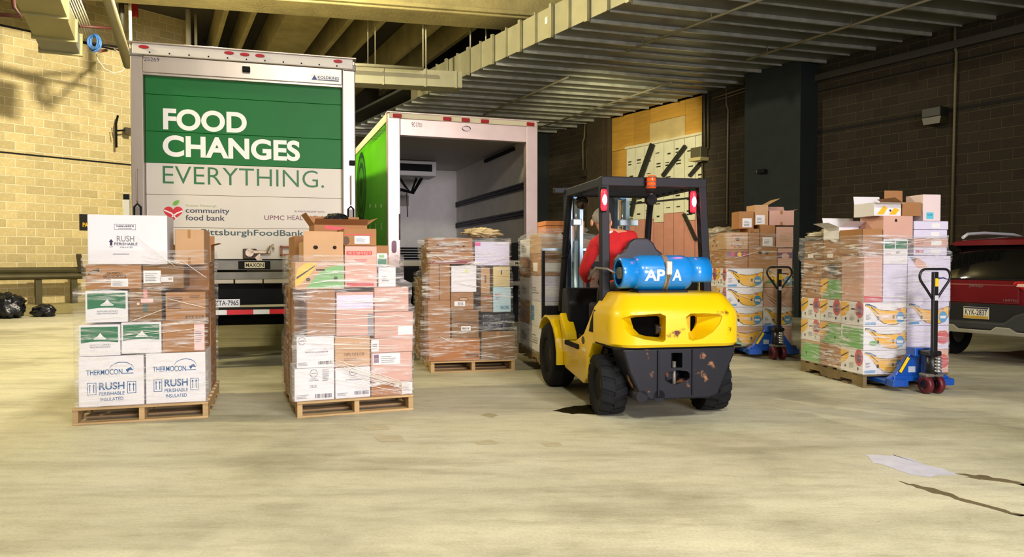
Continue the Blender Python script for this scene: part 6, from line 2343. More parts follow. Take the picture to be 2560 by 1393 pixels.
# gas bottle lying on the counterweight ----------------------------
GB = mat('bottle_blue', '1280d0', 0.28, 0, 0.04, 4, coat=0.5)
FG = Frame((FKL.M @ Vector((0, -0.16, 0)))[:2], FKL.rz)
gx0, gx1 = FG.at(1546, 685)[0], FG.at(1762, 685)[0]
gz = FG.at(1650, 684)[1]
gb = thing('gas_bottle', 'blue propane bottle strapped across the back of the forklift', 'gas bottle', (FG.M @ Vector((gx0, 0, gz - 0.15))), FKL.rz)
Lg = gx1 - gx0
Mx = Matrix.Translation((0, 0, 0.155)) @ Matrix.Rotation(math.pi / 2, 4, 'Y')
rg = 0.152
b = MB()
b.lathe([(0.001, 0.09), (0.08, 0.10), (0.125, 0.125), (0.147, 0.16), (rg, 0.20), (rg, Lg - 0.25), (0.149, Lg - 0.21), (0.135, Lg - 0.175), (0.10, Lg - 0.15), (0.001, Lg - 0.14)], 40, Mx)
b.build('tank', GB, gb)
b = MB()
b.lathe([(0.10, 0.0), (0.128, 0.0), (0.130, 0.01), (0.130, 0.13), (0.118, 0.13), (0.116, 0.01)], 36, Mx, closed=True)
b.build('foot_ring', GB, gb)
# collar: open at its lower right
rows = []
for k in range(31):
    t = R(-35 + 250 * k / 30)
    cs, sn = math.cos(t), math.sin(t)
    rows.append([(Lg - 0.19, -0.138 * cs, 0.155 + 0.138 * sn), (Lg, -0.138 * cs, 0.155 + 0.138 * sn), (Lg, -0.130 * cs, 0.155 + 0.130 * sn), (Lg - 0.19, -0.130 * cs, 0.155 + 0.130 * sn)])
b = MB()
b.grid(rows, True, closed=True)
b.f.append([0, 1, 2, 3])
b.f.append([len(b.v) - 1, len(b.v) - 2, len(b.v) - 3, len(b.v) - 4])
b.sm += [False, False]
b.build('collar', GB, gb, fix=True)
b = MB()
b.cyl((Lg - 0.15, 0, 0.155), (Lg - 0.06, 0, 0.155), 0.035, n=14)
b.build('valve', mat('brass', 'b9b28a', 0.3, 0.7), gb)
b = MB()
b.cyl((0.0, 0, 0.155), (0.10, 0, 0.155), 0.05, n=14)
b.build('foot_plug', GREYM, gb)
# band with clamp
xs = FG.at(1652, 684)[0] - gx0
rows = []
for k in range(26):
    t = R(-70 + 260 * k / 25)
    rows.append([(xs - 0.022, -(rg + 0.004) * math.cos(t), 0.155 + (rg + 0.004) * math.sin(t)), (xs + 0.022, -(rg + 0.004) * math.cos(t), 0.155 + (rg + 0.004) * math.sin(t))])
b = MB()
b.grid(rows, True)
b.build('strap', mat('strap_metal', 'a89a8a', 0.35, 0.5), gb)
b = MB()
b.box(xs - 0.022, xs + 0.03, -rg - 0.025, -rg - 0.003, 0.14, 0.255)
b.build('strap_buckle', mat('buckle', 'c9bfae', 0.35, 0.5), gb, bevel=0.008)
b = MB()
b.tube([(xs + 0.004, -rg - 0.018, 0.15), (xs - 0.01, -rg - 0.02, 0.125), (xs + 0.004, -rg - 0.018, 0.11), (xs + 0.018, -rg - 0.02, 0.125)], 0.006, 8, closed=True)
b.build('strap_hook', GREYM, gb)
b = MB()
b.tube([(xs + 0.004, -rg - 0.015, 0.11), (xs + 0.004, -rg + 0.02, 0.03), (xs + 0.004, -rg + 0.05, 0.0)], 0.005, 6)
b.build('strap_chain', GREYM, gb)
# curved lettering on the tank
def tank_text(s, x0, x1, a0, a1):
    co, fs, u0, u1, v0, v1 = text_mesh(s, 0.03, 1.0)
    vs = []
    for u, v in co:
        x = x0 + (u - u0) / (u1 - u0) * (x1 - x0)
        t = R(a0 + (v - v0) / (v1 - v0) * (a1 - a0))
        vs.append((x, 0.0, t))
    bm = bmesh.new()
    bv = [bm.verts.new(p) for p in vs]
    for q in fs:
        bm.faces.new([bv[i] for i in q])
    for k in range(1, 8):
        bmesh.ops.bisect_plane(bm, geom=bm.verts[:] + bm.edges[:] + bm.faces[:], plane_co=(0, 0, R(a0 + (a1 - a0) * k / 8)), plane_no=(0, 0, 1))
    for w_ in bm.verts:
        t = w_.co.z
        w_.co = (w_.co.x, -(rg + 0.002) * math.cos(t), 0.155 + (rg + 0.002) * math.sin(t))
    me = bpy.data.meshes.new('lettering')
    bm.to_mesh(me)
    bm.free()
    link('lettering', me, WHITE, gb)


tank_text('AP', FG.at(1596, 690)[0] - gx0, FG.at(1644, 690)[0] - gx0, -24, 12)
tank_text('A', FG.at(1663, 690)[0] - gx0, FG.at(1686, 690)[0] - gx0, -24, 12)
b = MB()
b.box(0.14, Lg - 0.2, -0.10, 0.12, -0.045, 0.012)
b.build('cradle', FBLK, gb, bevel=0.008)
b = MB()
b.tube([(-0.02, 0.02, 0.155), (-0.08, 0.05, 0.19), (-0.16, 0.12, 0.2), (-0.2, 0.2, 0.1)], 0.01, 8)
b.build('gas_hose', GREYM, gb)

# ---------------------------------------------------------------- driver
def person(label, M):
    J = {'pelvis': (-0.03, 0.50, 1.10), 'waist': (-0.10, 0.48, 1.24), 'chest': (-0.20, 0.49, 1.42), 'upper': (-0.25, 0.50, 1.52), 'neck': (-0.30, 0.53, 1.61), 'skull': (-0.335, 0.56, 1.69), 'crown': (-0.345, 0.565, 1.775),
         'lsh': (-0.41, 0.52, 1.48), 'lel': (-0.50, 0.62, 1.23), 'lwr': (-0.40, 0.84, 1.14), 'lha': (-0.34, 0.93, 1.15),
         'rsh': (-0.07, 0.50, 1.545), 'rel': (0.06, 0.66, 1.34), 'rwr': (0.05, 0.88, 1.17), 'rha': (0.02, 0.96, 1.17),
         'lhip': (-0.12, 0.54, 1.09), 'lkn': (-0.19, 0.95, 1.05), 'lan': (-0.19, 1.00, 0.70), 'lto': (-0.19, 1.14, 0.645),
         'rhip': (0.08, 0.54, 1.09), 'rkn': (0.15, 0.95, 1.05), 'ran': (0.15, 1.00, 0.70), 'rto': (0.15, 1.14, 0.645)}
    rad = {'pelvis': .15, 'waist': .145, 'chest': .155, 'upper': .12, 'neck': .055, 'skull': .085, 'crown': .06, 'lsh': .075, 'lel': .052, 'lwr': .034, 'lha': .036, 'rsh': .075, 'rel': .052, 'rwr': .034, 'rha': .036,
           'lhip': .09, 'lkn': .068, 'lan': .048, 'lto': .04, 'rhip': .09, 'rkn': .068, 'ran': .048, 'rto': .04}
    ed = [('pelvis', 'waist'), ('waist', 'chest'), ('chest', 'upper'), ('upper', 'neck'), ('neck', 'skull'), ('skull', 'crown'), ('upper', 'lsh'), ('lsh', 'lel'), ('lel', 'lwr'), ('lwr', 'lha'), ('upper', 'rsh'), ('rsh', 'rel'), ('rel', 'rwr'), ('rwr', 'rha'),
          ('pelvis', 'lhip'), ('lhip', 'lkn'), ('lkn', 'lan'), ('lan', 'lto'), ('pelvis', 'rhip'), ('rhip', 'rkn'), ('rkn', 'ran'), ('ran', 'rto')]
    names = list(J)
    me = bpy.data.meshes.new('person')
    me.from_pydata([J[n] for n in names], [(names.index(a), names.index(c)) for a, c in ed], [])
    o = bpy.data.objects.new('person', me)
    COL.objects.link(o)
    sk = o.modifiers.new('skin', 'SKIN')
    sk.use_smooth_shade = True
    layer = me.skin_vertices[0].data
    for i, n in enumerate(names):
        r = rad[n]
        layer[i].radius = (r * 1.15, r) if n in ('waist', 'chest', 'pelvis', 'upper') else (r, r)
        layer[i].use_root = (n == 'pelvis')
    sb = o.modifiers.new('sub', 'SUBSURF')
    sb.levels = sb.render_levels = 2
    dg = bpy.context.evaluated_depsgraph_get()
    dg.update()
    ev = bpy.data.meshes.new_from_object(o.evaluated_get(dg))
    bpy.data.objects.remove(o)
    SK = mat('skin_tone', 'c98e6c', 0.55)
    SW = mat('red_sweater', 'b8141a', 0.85, 0, 0.12, 20, 0.4, 120)
    TR = mat('dark_trousers', '16161a', 0.85)
    for m_ in (SW, SK, TR):
        ev.materials.append(m_)
    hands = [Vector(J['lha']), Vector(J['rha'])]
    for p in ev.polygons:
        c = p.center
        if c.z > 1.60 and c.x < -0.16:
            p.material_index = 1
        elif min((c - h).length for h in hands) < 0.085:
            p.material_index = 1
        elif c.z < 1.12 and not (c.x < -0.3):
            p.material_index = 2
        else:
            p.material_index = 0
        p.use_smooth = True
    o = link('person', ev, None, None)
    o.matrix_basis = M
    tag(o, label, 'person')
    # hair, ears, nose, eyes, collar
    HAIR = mat('grey_hair', '8d8378', 0.8, 0, 0.25, 30, 0.4, 60)
    b = MB()
    hc = Vector((-0.34, 0.553, 1.725))
    rows = []
    for i in range(11):
        th = math.pi * 0.62 * i / 10
        row = []
        for k in range(24):
            ph = 2 * math.pi * k / 24
            d = Vector((math.sin(th) * math.cos(ph), math.sin(th) * math.sin(ph), math.cos(th)))
            lim = 1.0
            if d.y > 0.35:
                d = Vector((d.x, d.y, max(d.z, 0.35)))
            q = 1 + 0.05 * mnoise.noise(d * 6)
            row.append(hc + Vector((d.x * 0.088 * q, d.y * 0.105 * q, d.z * 0.105 * q)))
        rows.append(row)
    b.grid(rows, True, closed=True)
    b.build('hair', HAIR, o)
    for s in (-1, 1):
        b = MB()
        b.lathe([(0.001, -0.012), (0.018, -0.008), (0.024, 0.004), (0.016, 0.010), (0.001, 0.006)], 14, Matrix.Translation((hc.x + s * 0.092, hc.y + 0.012, hc.z - 0.04)) @ Matrix.Rotation(s * math.pi / 2, 4, 'Y') @ Matrix.Diagonal((1.4, 1, 1, 1)))
        b.build('ear', SK, o)
        b = MB()
        b.lathe([(0.001, -0.008), (0.008, -0.005), (0.010, 0), (0.008, 0.005), (0.001, 0.008)], 10, Matrix.Translation((hc.x + s * 0.032, hc.y + 0.082, hc.z - 0.03)))
        b.build('eye', mat('eye_dark', '2b1d14', 0.3), o)
    b = MB()
    b.prism([(0.0, 0.012), (0.03, -0.03), (0.0, -0.035)], -0.011, 0.011, 'x', Matrix.Translation((hc.x, hc.y + 0.085, hc.z - 0.03)))
    b.build('nose', SK, o, fix=True)
    b = MB()
    b.box(-0.022, 0.022, 0.0, 0.008, -0.004, 0.004, Matrix.Translation((hc.x, hc.y + 0.082, hc.z - 0.085)))
    b.build('mouth', mat('lip', '9a5044', 0.5), o)
    b = MB()
    b.tube([(J['neck'][0] + 0.068 * math.cos(2 * math.pi * k / 18) + 0.0, J['neck'][1] - 0.005 + 0.068 * math.sin(2 * math.pi * k / 18), 1.585 - 0.3 * 0.0 + 0.018 * math.cos(2 * math.pi * k / 18)) for k in range(18)], 0.018, 8, closed=True)
    b.build('collar', mat('pale_collar', 'd9cfc8', 0.8), o)
    # fingers closed round the wheel and the lever
    for hn_, base in (('l', Vector(J['lha'])), ('r', Vector(J['rha']))):
        for k in range(5):
            b = MB()
            if k < 4:
                a = base + Vector((-0.024 + 0.016 * k, 0.012, 0.006))
                L_ = (0.026, 0.030, 0.028, 0.022)[k]
                b.tube([a, a + Vector((0, L_, 0.010)), a + Vector((0, L_ * 1.6, -0.012)), a + Vector((0, L_ * 1.2, -0.034))], [0.009, 0.0088, 0.008, 0.006], 8)
            else:
                s = 1 if hn_ == 'l' else -1
                a = base + Vector((s * 0.028, -0.012, 0.0))
                b.tube([a, a + Vector((s * 0.018, 0.018, 0.002)), a + Vector((s * 0.012, 0.042, -0.010))], [0.0105, 0.0095, 0.007], 8)
            b.build('finger' if k < 4 else 'thumb', SK, o)
    return o


person('driver in a red sweater leaning out to the left on the forklift', FKL.M.copy())
# ================================================================ PALLET JACKS
JBLUE = mat('jack_blue', '0f4fae', 0.35, 0.1, 0.1, 5, coat=0.3)
JBLK = mat('jack_black', '1c1c1f', 0.35, 0.3, 0.1, 6)
MAR = mat('maroon_wheel', '5c1420', 0.4, 0, 0.15, 8)
YST = mat('yellow_sticker', 'e7c21a', 0.5)


def pallet_jack(label, loc, rz):
    r = thing('pallet_jack', label, 'pallet jack', (loc[0], loc[1], 0), rz, 'hand pallet jacks')
    for s in (-1, 1):
        b = MB()
        x0, x1 = (-0.345, -0.185) if s < 0 else (0.185, 0.345)
        b.box(x0, x1, 0.20, 1.30, 0.062, 0.108)
        fk = b.build('fork', JBLUE, r, bevel=0.008)
        b = MB()
        b.cyl((x0 + 0.04, 1.15, 0.04), (x1 - 0.04, 1.15, 0.04), 0.038, n=14)
        b.build('load_roller', MAR, fk)
        # gusset from the fork heel up to the pump
        b = MB()
        xo = -0.345 if s < 0 else 0.345
        xi = -0.06 if s < 0 else 0.06
        pts = [(xo, 0.06), (xo, 0.13), (xo * 0.78, 0.17), (xi * 1.6, 0.40), (xi * 1.2, 0.44), (xi * 0.2, 0.44), (xi * 0.2, 0.12), (xo * 0.5, 0.10), (xo * 0.5, 0.06)]
        b.prism(pts, 0.17, 0.23, 'y')
        gs = b.build('side_gusset', JBLUE, r, bevel=0.006, fix=True)
        if s < 0:
            flat(gs, [(-0.245, 0.20), (-0.205, 0.175), (-0.105, 0.335), (-0.145, 0.362)], 0.168, mat('sticker_edge', '17150c', 0.6), 'sticker_border')
            flat(gs, [(-0.236, 0.202), (-0.208, 0.186), (-0.114, 0.333), (-0.142, 0.352)], 0.1665, YST, 'warning_sticker')
            flat(gs, rect(-0.13, -0.05, 0.19, 0.25), 0.168, mat('grey_plate', 'a9b4bf', 0.5), 'data_plate')
        b = MB()
        b.box(min(xo, xo * 0.5), max(xo, xo * 0.5), 0.10, 0.24, 0.055, 0.125)
        b.build('fork_heel', JBLUE, r, bevel=0.008)
    b = MB()
    b.box(-0.30, 0.30, 0.15, 0.24, 0.10, 0.16)
    b.build('torsion_bar', JBLUE, r, bevel=0.01)
    b = MB()
    b.box(-0.11, 0.11, 0.10, 0.24, 0.36, 0.445)
    b.build('top_plate', JBLUE, r, bevel=0.01)
    # pump
    b = MB()
    b.cyl((0, 0.0, 0.14), (0, 0.0, 0.40), 0.055, n=18)
    pm = b.build('pump_body', JBLK, r)
    b = MB()
    for k in range(5):
        b.lathe([(0.02, 0), (0.036, 0.01), (0.036, 0.02), (0.02, 0.03)], 14, Matrix.Translation((0.02, -0.065, 0.22 + k * 0.032)))
    b.build('spring', mat('bright_spring', 'b9bcc0', 0.25, 0.8), pm)
    b = MB()
    b.box(-0.075, 0.075, -0.05, 0.16, 0.38, 0.43)
    b.build('pump_head', JBLK, r, bevel=0.012)
    b = MB()
    b.box(-0.10, 0.10, -0.055, 0.06, 0.17, 0.205)
    b.build('wheel_yoke', GREYM, r, bevel=0.012)
    for s in (-1, 1):
        w = MB()
        M = Matrix.Translation((s * 0.062, 0, 0.093)) @ Matrix.Rotation(math.pi / 2, 4, 'Y')
        w.lathe([(0.03, -0.028), (0.085, -0.028), (0.092, -0.02), (0.092, 0.02), (0.085, 0.028), (0.03, 0.028)], 28, M, closed=True)
        wo = w.build('steer_wheel', MAR, r)
        w = MB()
        w.cyl((s * 0.062 - 0.034, 0, 0.093), (s * 0.062 + 0.034, 0, 0.093), 0.04, n=16)
        w.build('wheel_hub', JBLK, wo)
    # handle: post, heart-shaped loop, grip lever
    b = MB()
    b.box(-0.028, 0.028, -0.05, -0.01, 0.40, 1.22)
    hp = b.build('handle_post', JBLK, r, bevel=0.008)
    pts = []
    top, bot = 1.245, 0.955
    ctrl = [(-0.028, bot), (-0.10, bot + 0.10), (-0.155, bot + 0.175), (-0.168, bot + 0.225), (-0.15, bot + 0.27), (-0.11, top), (0.0, top + 0.002), (0.11, top), (0.15, bot + 0.27), (0.168, bot + 0.225), (0.155, bot + 0.175), (0.10, bot + 0.10), (0.028, bot)]
    for i in range(len(ctrl) - 1):
        for k in range(3):
            t = k / 3
            p0, p1, p2, p3 = ctrl[max(i - 1, 0)], ctrl[i], ctrl[i + 1], ctrl[min(i + 2, len(ctrl) - 1)]
            q = [0.5 * ((2 * p1[j]) + (-p0[j] + p2[j]) * t + (2 * p0[j] - 5 * p1[j] + 4 * p2[j] - p3[j]) * t * t + (-p0[j] + 3 * p1[j] - 3 * p2[j] + p3[j]) * t ** 3) for j in (0, 1)]
            pts.append((q[0], -0.03, q[1]))
    pts.append((ctrl[-1][0], -0.03, ctrl[-1][1]))
    b = MB()
    b.tube(pts, 0.0125, 10)
    b.build('handle_loop', JBLK, hp)
    flat(hp, rect(-0.012, 0.026, 1.075, 1.155), -0.0505, YST, 'yellow_label')
    flat(hp, rect(-0.014, 0.027, 0.935, 0.985), -0.0505, mat('silver_label', 'c9c9cf', 0.4), 'silver_label')
    b = MB()
    b.tube([(0.02, -0.055, 1.155), (0.07, -0.06, 1.16), (0.115, -0.06, 1.145)], [0.008, 0.007, 0.004], 8)
    b.build('grip_lever', mat('lever_blue', '1b2f66', 0.4), hp)
    return r


j1 = on_ground(1944, 899)
pallet_jack('blue pallet jack with upright handle in front of the banana stack', (j1.x, j1.y), R(3))
j2 = on_ground(2328, 984)
pallet_jack('nearest blue pallet jack with upright handle, left of the red car', (j2.x, j2.y), FR6.rz)

# ================================================================ RED CAR
CARF = Frame((5.97, 9.5), R(-60))
car = thing('suv', 'dark red sport utility vehicle parked nose to the right wall', 'car')
place(car, CARF)
CRED = mat('dark_red_paint', '6d0c18', 0.25, 0.2, 0.05, 2, coat=0.8)
GLASS = mat('privacy_glass', '050608', 0.08, 0, spec=0.6)
PLAS = mat('grey_plastic', '2b2e2d', 0.6, 0, 0.1, 10)
CHR = mat('chrome', 'd9d9dc', 0.15, 0.9)


def loft(secs, smooth=True):
    """secs: list of (y, [(x, z) of the right half from bottom centre up to top centre])"""
    rows = []
    for y, half in secs:
        right = [(x, y, z) for x, z in half]
        left = [(-x, y, z) for x, z in reversed(half) if x > 1e-6]
        rows.append(right + left)
    b = MB()
    b.grid(rows, smooth, closed=True)
    n = len(rows[0])
    o = len(b.v)
    b.f.append(list(range(n)))
    b.sm.append(False)
    b.f.append(list(range(o - n, o))[::-1])
    b.sm.append(False)
    return b


def lower(y, w, zb, zt, r=0.08):
    return (y, [(0, zb), (w - r, zb), (w, zb + r), (w, (zb + zt) / 2), (w - 0.03, zt - 0.03), (w - 0.08, zt), (0, zt)])


loft([lower(0.02, 0.80, 0.72, 1.08), lower(0.06, 0.86, 0.60, 1.09), lower(0.2, 0.90, 0.42, 1.09), lower(0.8, 0.93, 0.32, 1.07), lower(2.4, 0.93, 0.30, 1.04), lower(3.6, 0.92, 0.32, 1.02), lower(4.3, 0.86, 0.36, 0.95), lower(4.58, 0.70, 0.45, 0.78)]).build('body', CRED, car, fix=True)
loft([(0.10, [(0, 1.06), (0.70, 1.06), (0.74, 1.08), (0.70, 1.10), (0, 1.10)]), (0.30, [(0, 1.06), (0.74, 1.06), (0.78, 1.1), (0.66, 1.42), (0, 1.43)]), (0.55, [(0, 1.06), (0.76, 1.06), (0.80, 1.12), (0.62, 1.57), (0, 1.58)]),
      (1.4, [(0, 1.06), (0.78, 1.05), (0.81, 1.1), (0.62, 1.62), (0, 1.63)]), (2.6, [(0, 1.03), (0.78, 1.03), (0.80, 1.08), (0.58, 1.58), (0, 1.6)]), (3.5, [(0, 1.0), (0.74, 1.0), (0.76, 1.02), (0.7, 1.04), (0, 1.05)])]).build('cabin_glass', GLASS, car, fix=True)
b = MB()
rows = []
for y, w, z in ((0.40, 0.56, 1.595), (0.55, 0.60, 1.615), (0.9, 0.61, 1.645), (1.6, 0.62, 1.66), (2.5, 0.57, 1.625)):
    rows.append([(-w, y, z - 0.04), (-w * 0.9, y, z - 0.005), (0, y, z + 0.01), (w * 0.9, y, z - 0.005), (w, y, z - 0.04), (w * 0.9, y, z - 0.06), (-w * 0.9, y, z - 0.06)])
b.grid(rows, True, closed=True)
n = 7
b.f.append(list(range(n)))
b.f.append(list(range(len(b.v) - n, len(b.v)))[::-1])
b.sm += [False, False]
b.build('roof', CRED, car, fix=True)
for s in (-1, 1):
    b = MB()
    b.tube([(s * 0.52, 0.62, 1.65), (s * 0.53, 0.75, 1.70), (s * 0.54, 1.2, 1.725), (s * 0.54, 2.0, 1.715), (s * 0.52, 2.35, 1.66)], 0.022, 8)
    b.build('roof_rail', mat('rail_silver', 'e6e8ee', 0.3, 0.2), car)
    # tail lamp
    b = MB()
    pts = [(s * 0.42, 1.04), (s * 0.46, 1.075), (s * 0.80, 1.08), (s * 0.86, 1.0), (s * 0.80, 0.94), (s * 0.55, 0.965)]
    b.prism(pts, -0.01, 0.12, 'y')
    tl = b.build('tail_lamp', mat('tail_lens', 'a80d16', 0.2, coat=0.6), car, fix=True, bevel=0.012)
    b = MB()
    b.prism([(s * 0.47, 1.01), (s * 0.49, 1.045), (s * 0.70, 1.05), (s * 0.70, 1.0)], -0.014, -0.008, 'y')
    b.build('clear_lens', mat('clear_lens', 'd8b8a8', 0.15, coat=0.5), tl, fix=True)
    # low reflector
    b = MB()
    b.prism([(s * 0.56, 0.62), (s * 0.58, 0.655), (s * 0.82, 0.635), (s * 0.80, 0.60)], -0.035, 0.05, 'y')
    b.build('reflector', mat('red_reflector', 'c3141c', 0.25, coat=0.5), car, fix=True)
    for yy in (0.88, 3.65):
        wheel('tyre', car, (s * 0.80, yy, 0.36), 0.36, 0.23, hub=GREYM)
# rear bumper with the number-plate recess, lower skid strip
b = MB()
b.prism([(-0.90, 0.45), (0.90, 0.45), (0.92, 0.72), (0.62, 0.72), (0.46, 0.66), (0.34, 0.56), (-0.34, 0.56), (-0.46, 0.66), (-0.62, 0.72), (-0.92, 0.72)], -0.05, 0.25, 'y')
b.build('rear_bumper', PLAS, car, bevel=0.03, seg=3, fix=True)
b = MB()
b.prism([(-0.62, 0.72), (-0.46, 0.66), (-0.34, 0.56), (0.34, 0.56), (0.46, 0.66), (0.62, 0.72), (0.62, 0.78), (-0.62, 0.78)], 0.0, 0.2, 'y')
b.build('plate_recess', mat('recess_black', '0e0e0f', 0.6), car, fix=True)
b = MB()
b.prism([(-0.84, 0.40), (0.84, 0.40), (0.86, 0.45), (0.50, 0.45), (0.42, 0.50), (0.26, 0.50), (0.20, 0.45), (-0.20, 0.45), (-0.26, 0.50), (-0.42, 0.50), (-0.50, 0.45), (-0.86, 0.45)], -0.06, 0.2, 'y')
b.build('skid_strip', mat('silver_plastic', '9a9684', 0.4, 0.3), car, bevel=0.01, fix=True)
b = MB()
b.box(-0.155, 0.155, -0.012, 0.0, 0.585, 0.735)
np_ = b.build('license_plate', mat('plate_cream', 'd9d3b6', 0.4), car)
flat(np_, rect(-0.15, 0.15, 0.588, 0.622), -0.0125, mat('plate_gold', 'b99433', 0.4), 'print')
flat(np_, rect(-0.15, 0.15, 0.712, 0.732), -0.0125, NAVY, 'print')
lettering(np_, 'KYK-2837', -0.135, 0.135, 0.63, 0.705, -0.0132, NAVY, 0.01)
b = MB()
b.box(-0.50, 0.50, -0.004, 0.03, 0.79, 1.035)
tg = b.build('tailgate', CRED, car, bevel=0.02)
b = MB()
b.box(-0.74, 0.74, 0.02, 0.12, 1.085, 1.10)
b.build('glass_ledge', BLK, car)
lettering(tg, 'Jeep', -0.10, 0.08, 0.985, 1.035, -0.0055, CHR, 0.006)
lettering(tg, 'LIMITED', 0.32, 0.49, 0.825, 0.85, -0.0055, CHR, 0.01)
b = MB()
b.tube([(-0.12, 0.22, 1.20), (0.1, 0.22, 1.215), (0.36, 0.21, 1.20)], 0.008, 6)
b.build('rear_wiper', GREYM, car)
# ================================================================ WALL CLUTTER, RAILS, DUCTS
LWM = wall_left.matrix_basis.copy()
LWI = LWM.inverted()
LWN = Vector((-LW_D.y, LW_D.x, 0))


def lw(px, py, y=0.0):
    """image point on the left wall (y metres into the wall, negative in front) -> local x,z"""
    q = LWI @ on_plane(px, py, LW_O + LWN * y, LWN)
    return q.x, q.z


def on_wall(M, name, label, cat, x, z, y=0.0, group=None):
    r = thing(name, label, cat, M @ Vector((x, y, z)), 0, group)
    r.rotation_euler = M.to_euler()
    return r


# kerb
b = MB()
b.box(0, 9.6, -0.95, 0.0, 0, 0.24)
o = struct(b.build('kerb', mat('kerb_concrete', '9a8f5f', 0.9, 0, 0.15, 3), bevel=0.02), 'low concrete kerb under the guard rail', 'kerb')
o.matrix_basis = LWM
# guard rail
x0 = 0.0
x1 = lw(206, 690, -0.6)[0]
gr = on_wall(LWM, 'guard_rail', 'dark galvanised guard rail along the yellow wall', 'guard rail', 0, 0.24, -0.6)
GRM = mat('guard_rail_steel', '5d573c', 0.5, 0.4, 0.15, 3)
prof = [(0.0, 0.0), (-0.05, 0.03), (-0.08, 0.07), (-0.05, 0.12), (-0.01, 0.155), (-0.05, 0.19), (-0.08, 0.24), (-0.05, 0.28), (0.0, 0.31)]
b = MB()
rows = []
for x in (x0, x1 * 0.5, x1):
    rows.append([(x, y, 0.62 + z) for y, z in prof] + [(x, y + 0.008, 0.62 + z) for y, z in reversed(prof)])
b.grid(rows, False, closed=True)
b.build('rail_beam', GRM, gr, fix=True)
for px in (-120, 98, 187):
    x = lw(px, 720, -0.6)[0]
    b = MB()
    b.box(x - 0.07, x + 0.07, 0.01, 0.12, 0.0, 0.88)
    b.build('rail_post', GRM, gr, bevel=0.006)
b = MB()
b.prism([(x1 - 0.02, 0.62), (x1 + 0.12, 0.66), (x1 + 0.10, 0.9), (x1 - 0.02, 0.93)], -0.06, 0.02, 'y')
b.build('rail_end', GRM, gr, fix=True)
b = MB()
b.bar((x1 - 0.05, -0.05, 0.8), (x1 - 0.2, -0.3, 1.25), 0.12, 0.05)
b.build('loose_plank', mat('loose_plank', '4c4530', 0.7), gr, bevel=0.006)
# rubbish bag
pq_ = lw(16, 750, -1.35)
p = LWM @ Vector((pq_[0], -1.35, 0))
lumpy('rubbish_bag', 'black rubbish bag slumped by the kerb at far left', 'bag', Vector((p.x, p.y, 0.24)), (0.38, 0.32, 0.30), BLACKW, 2, 0.35, 22, 0, -0.235)
p2 = LWM @ Vector((pq_[0] + 0.72, -1.5, 0))
lumpy('rubbish_bag', 'flatter black rubbish bag lying right of the slumped one', 'bag', Vector((p2.x, p2.y, 0.13)), (0.26, 0.2, 0.15), BLACKW, 6, 0.3, 20, 0, -0.125)
# parking sign
a, c = lw(198, 575), lw(256, 538)
sg = on_wall(LWM, 'wall_sign', 'black sign with yellow letters on the yellow wall', 'sign', a[0], a[1], -0.02)
b = MB()
b.box(0, c[0] - a[0], -0.02, 0, 0, c[1] - a[1])
pl = b.build('sign_panel', mat('sign_black', '101010', 0.5), sg)
lettering(pl, 'PARKING', 0.07, c[0] - a[0] - 0.05, 0.08, 0.2, -0.0215, mat('sign_yellow', 'e8b81c', 0.5), 0.03)
# bracket with antenna
a = lw(278, 330)
br = on_wall(LWM, 'wall_bracket', 'thin black bracket standing off the yellow wall', 'bracket', a[0], a[1], 0.0)
b = MB()
b.tube([(0, -0.3, -0.45), (0, -0.3, 0.2), (0.05, -0.3, 0.42)], 0.03, 8)
b.build('bracket_upright', BLK, br)
b = MB()
b.tube([(0, -0.3, 0.0), (0.25, -0.3, 0.05), (0.6, -0.2, 0.02)], 0.025, 8)
b.build('bracket_arm', BLK, br)
b = MB()
b.box(0.22, 0.36, -0.36, -0.24, -0.05, 0.12)
b.build('bracket_clamp', mat('clamp_brown', '4a4030', 0.6), br)
b = MB()
b.tube([(0, -0.3, 0.02), (-0.12, -0.3, 0.06), (-0.08, -0.3, -0.2)], 0.012, 6)
b.build('bracket_wire', GREYM, br)

# suspended cable trough with conduits and blue cable coil
TRO = mat('trough_steel', '8d875f', 0.5, 0.3, 0.1, 2)
TROG = mat('trough_grey', '7c7c70', 0.5, 0.3, 0.1, 2)
WHT = mat('white_conduit', 'e6e0c4', 0.5)


def at_depth(px, py, Y):
    return on_plane(px, py, (0, Y, 0), Vector((0, 1, 0)))


pA, pB = at_depth(152, 108, 16.0), at_depth(60, -110, 12.6)
tr_ = thing('cable_trough', 'wide metal trough hanging above the yellow wall', 'trough', pA)
d = (pB - pA)
for (t0, t1, m_, w) in ((0.0, 0.20, TROG, 0.72), (0.205, 0.50, TRO, 0.74), (0.505, 1.0, TRO, 0.76)):
    b = MB()
    b.bar(d * t0, d * t1, w, 0.42)
    b.build('trough_section', m_, tr_, bevel=0.01)
for t in (0.0, 0.2, 0.5):
    b = MB()
    b.bar(d * (t - 0.008), d * (t + 0.008), 0.82, 0.5)
    b.build('trough_flange', TRO, tr_, bevel=0.006)
b = MB()
b.tube([(0.2, 0, 0.2), (0.2, 0, 2.2)], 0.02, 6)
b.build('trough_hanger', BLK, tr_)
for i in range(6):
    q0, q1 = at_depth(208 + i * 5, 98 - i * 3, 16.6), at_depth(152 + i * 6.5, -40, 14.4)
    b = MB()
    b.tube([(0, 0, 0), q1 - q0], 0.017, 6)
    o = b.build('conduit_pipe', WHT, None, loc=q0)
    tag(o, 'thin white conduit by the blue cable coil, %s of six from the left' % ('first', 'second', 'third', 'fourth', 'fifth', 'sixth')[i], 'conduit', 'row of six white conduits')
pc = at_depth(235, 106, 16.5)
bc_ = thing('cable_coil', 'coil of blue cable tied up beneath the white conduits', 'cable', pc)
random.seed(5)
BC = mat('blue_cable', '2f5f96', 0.5, 0, 0.2, 8)
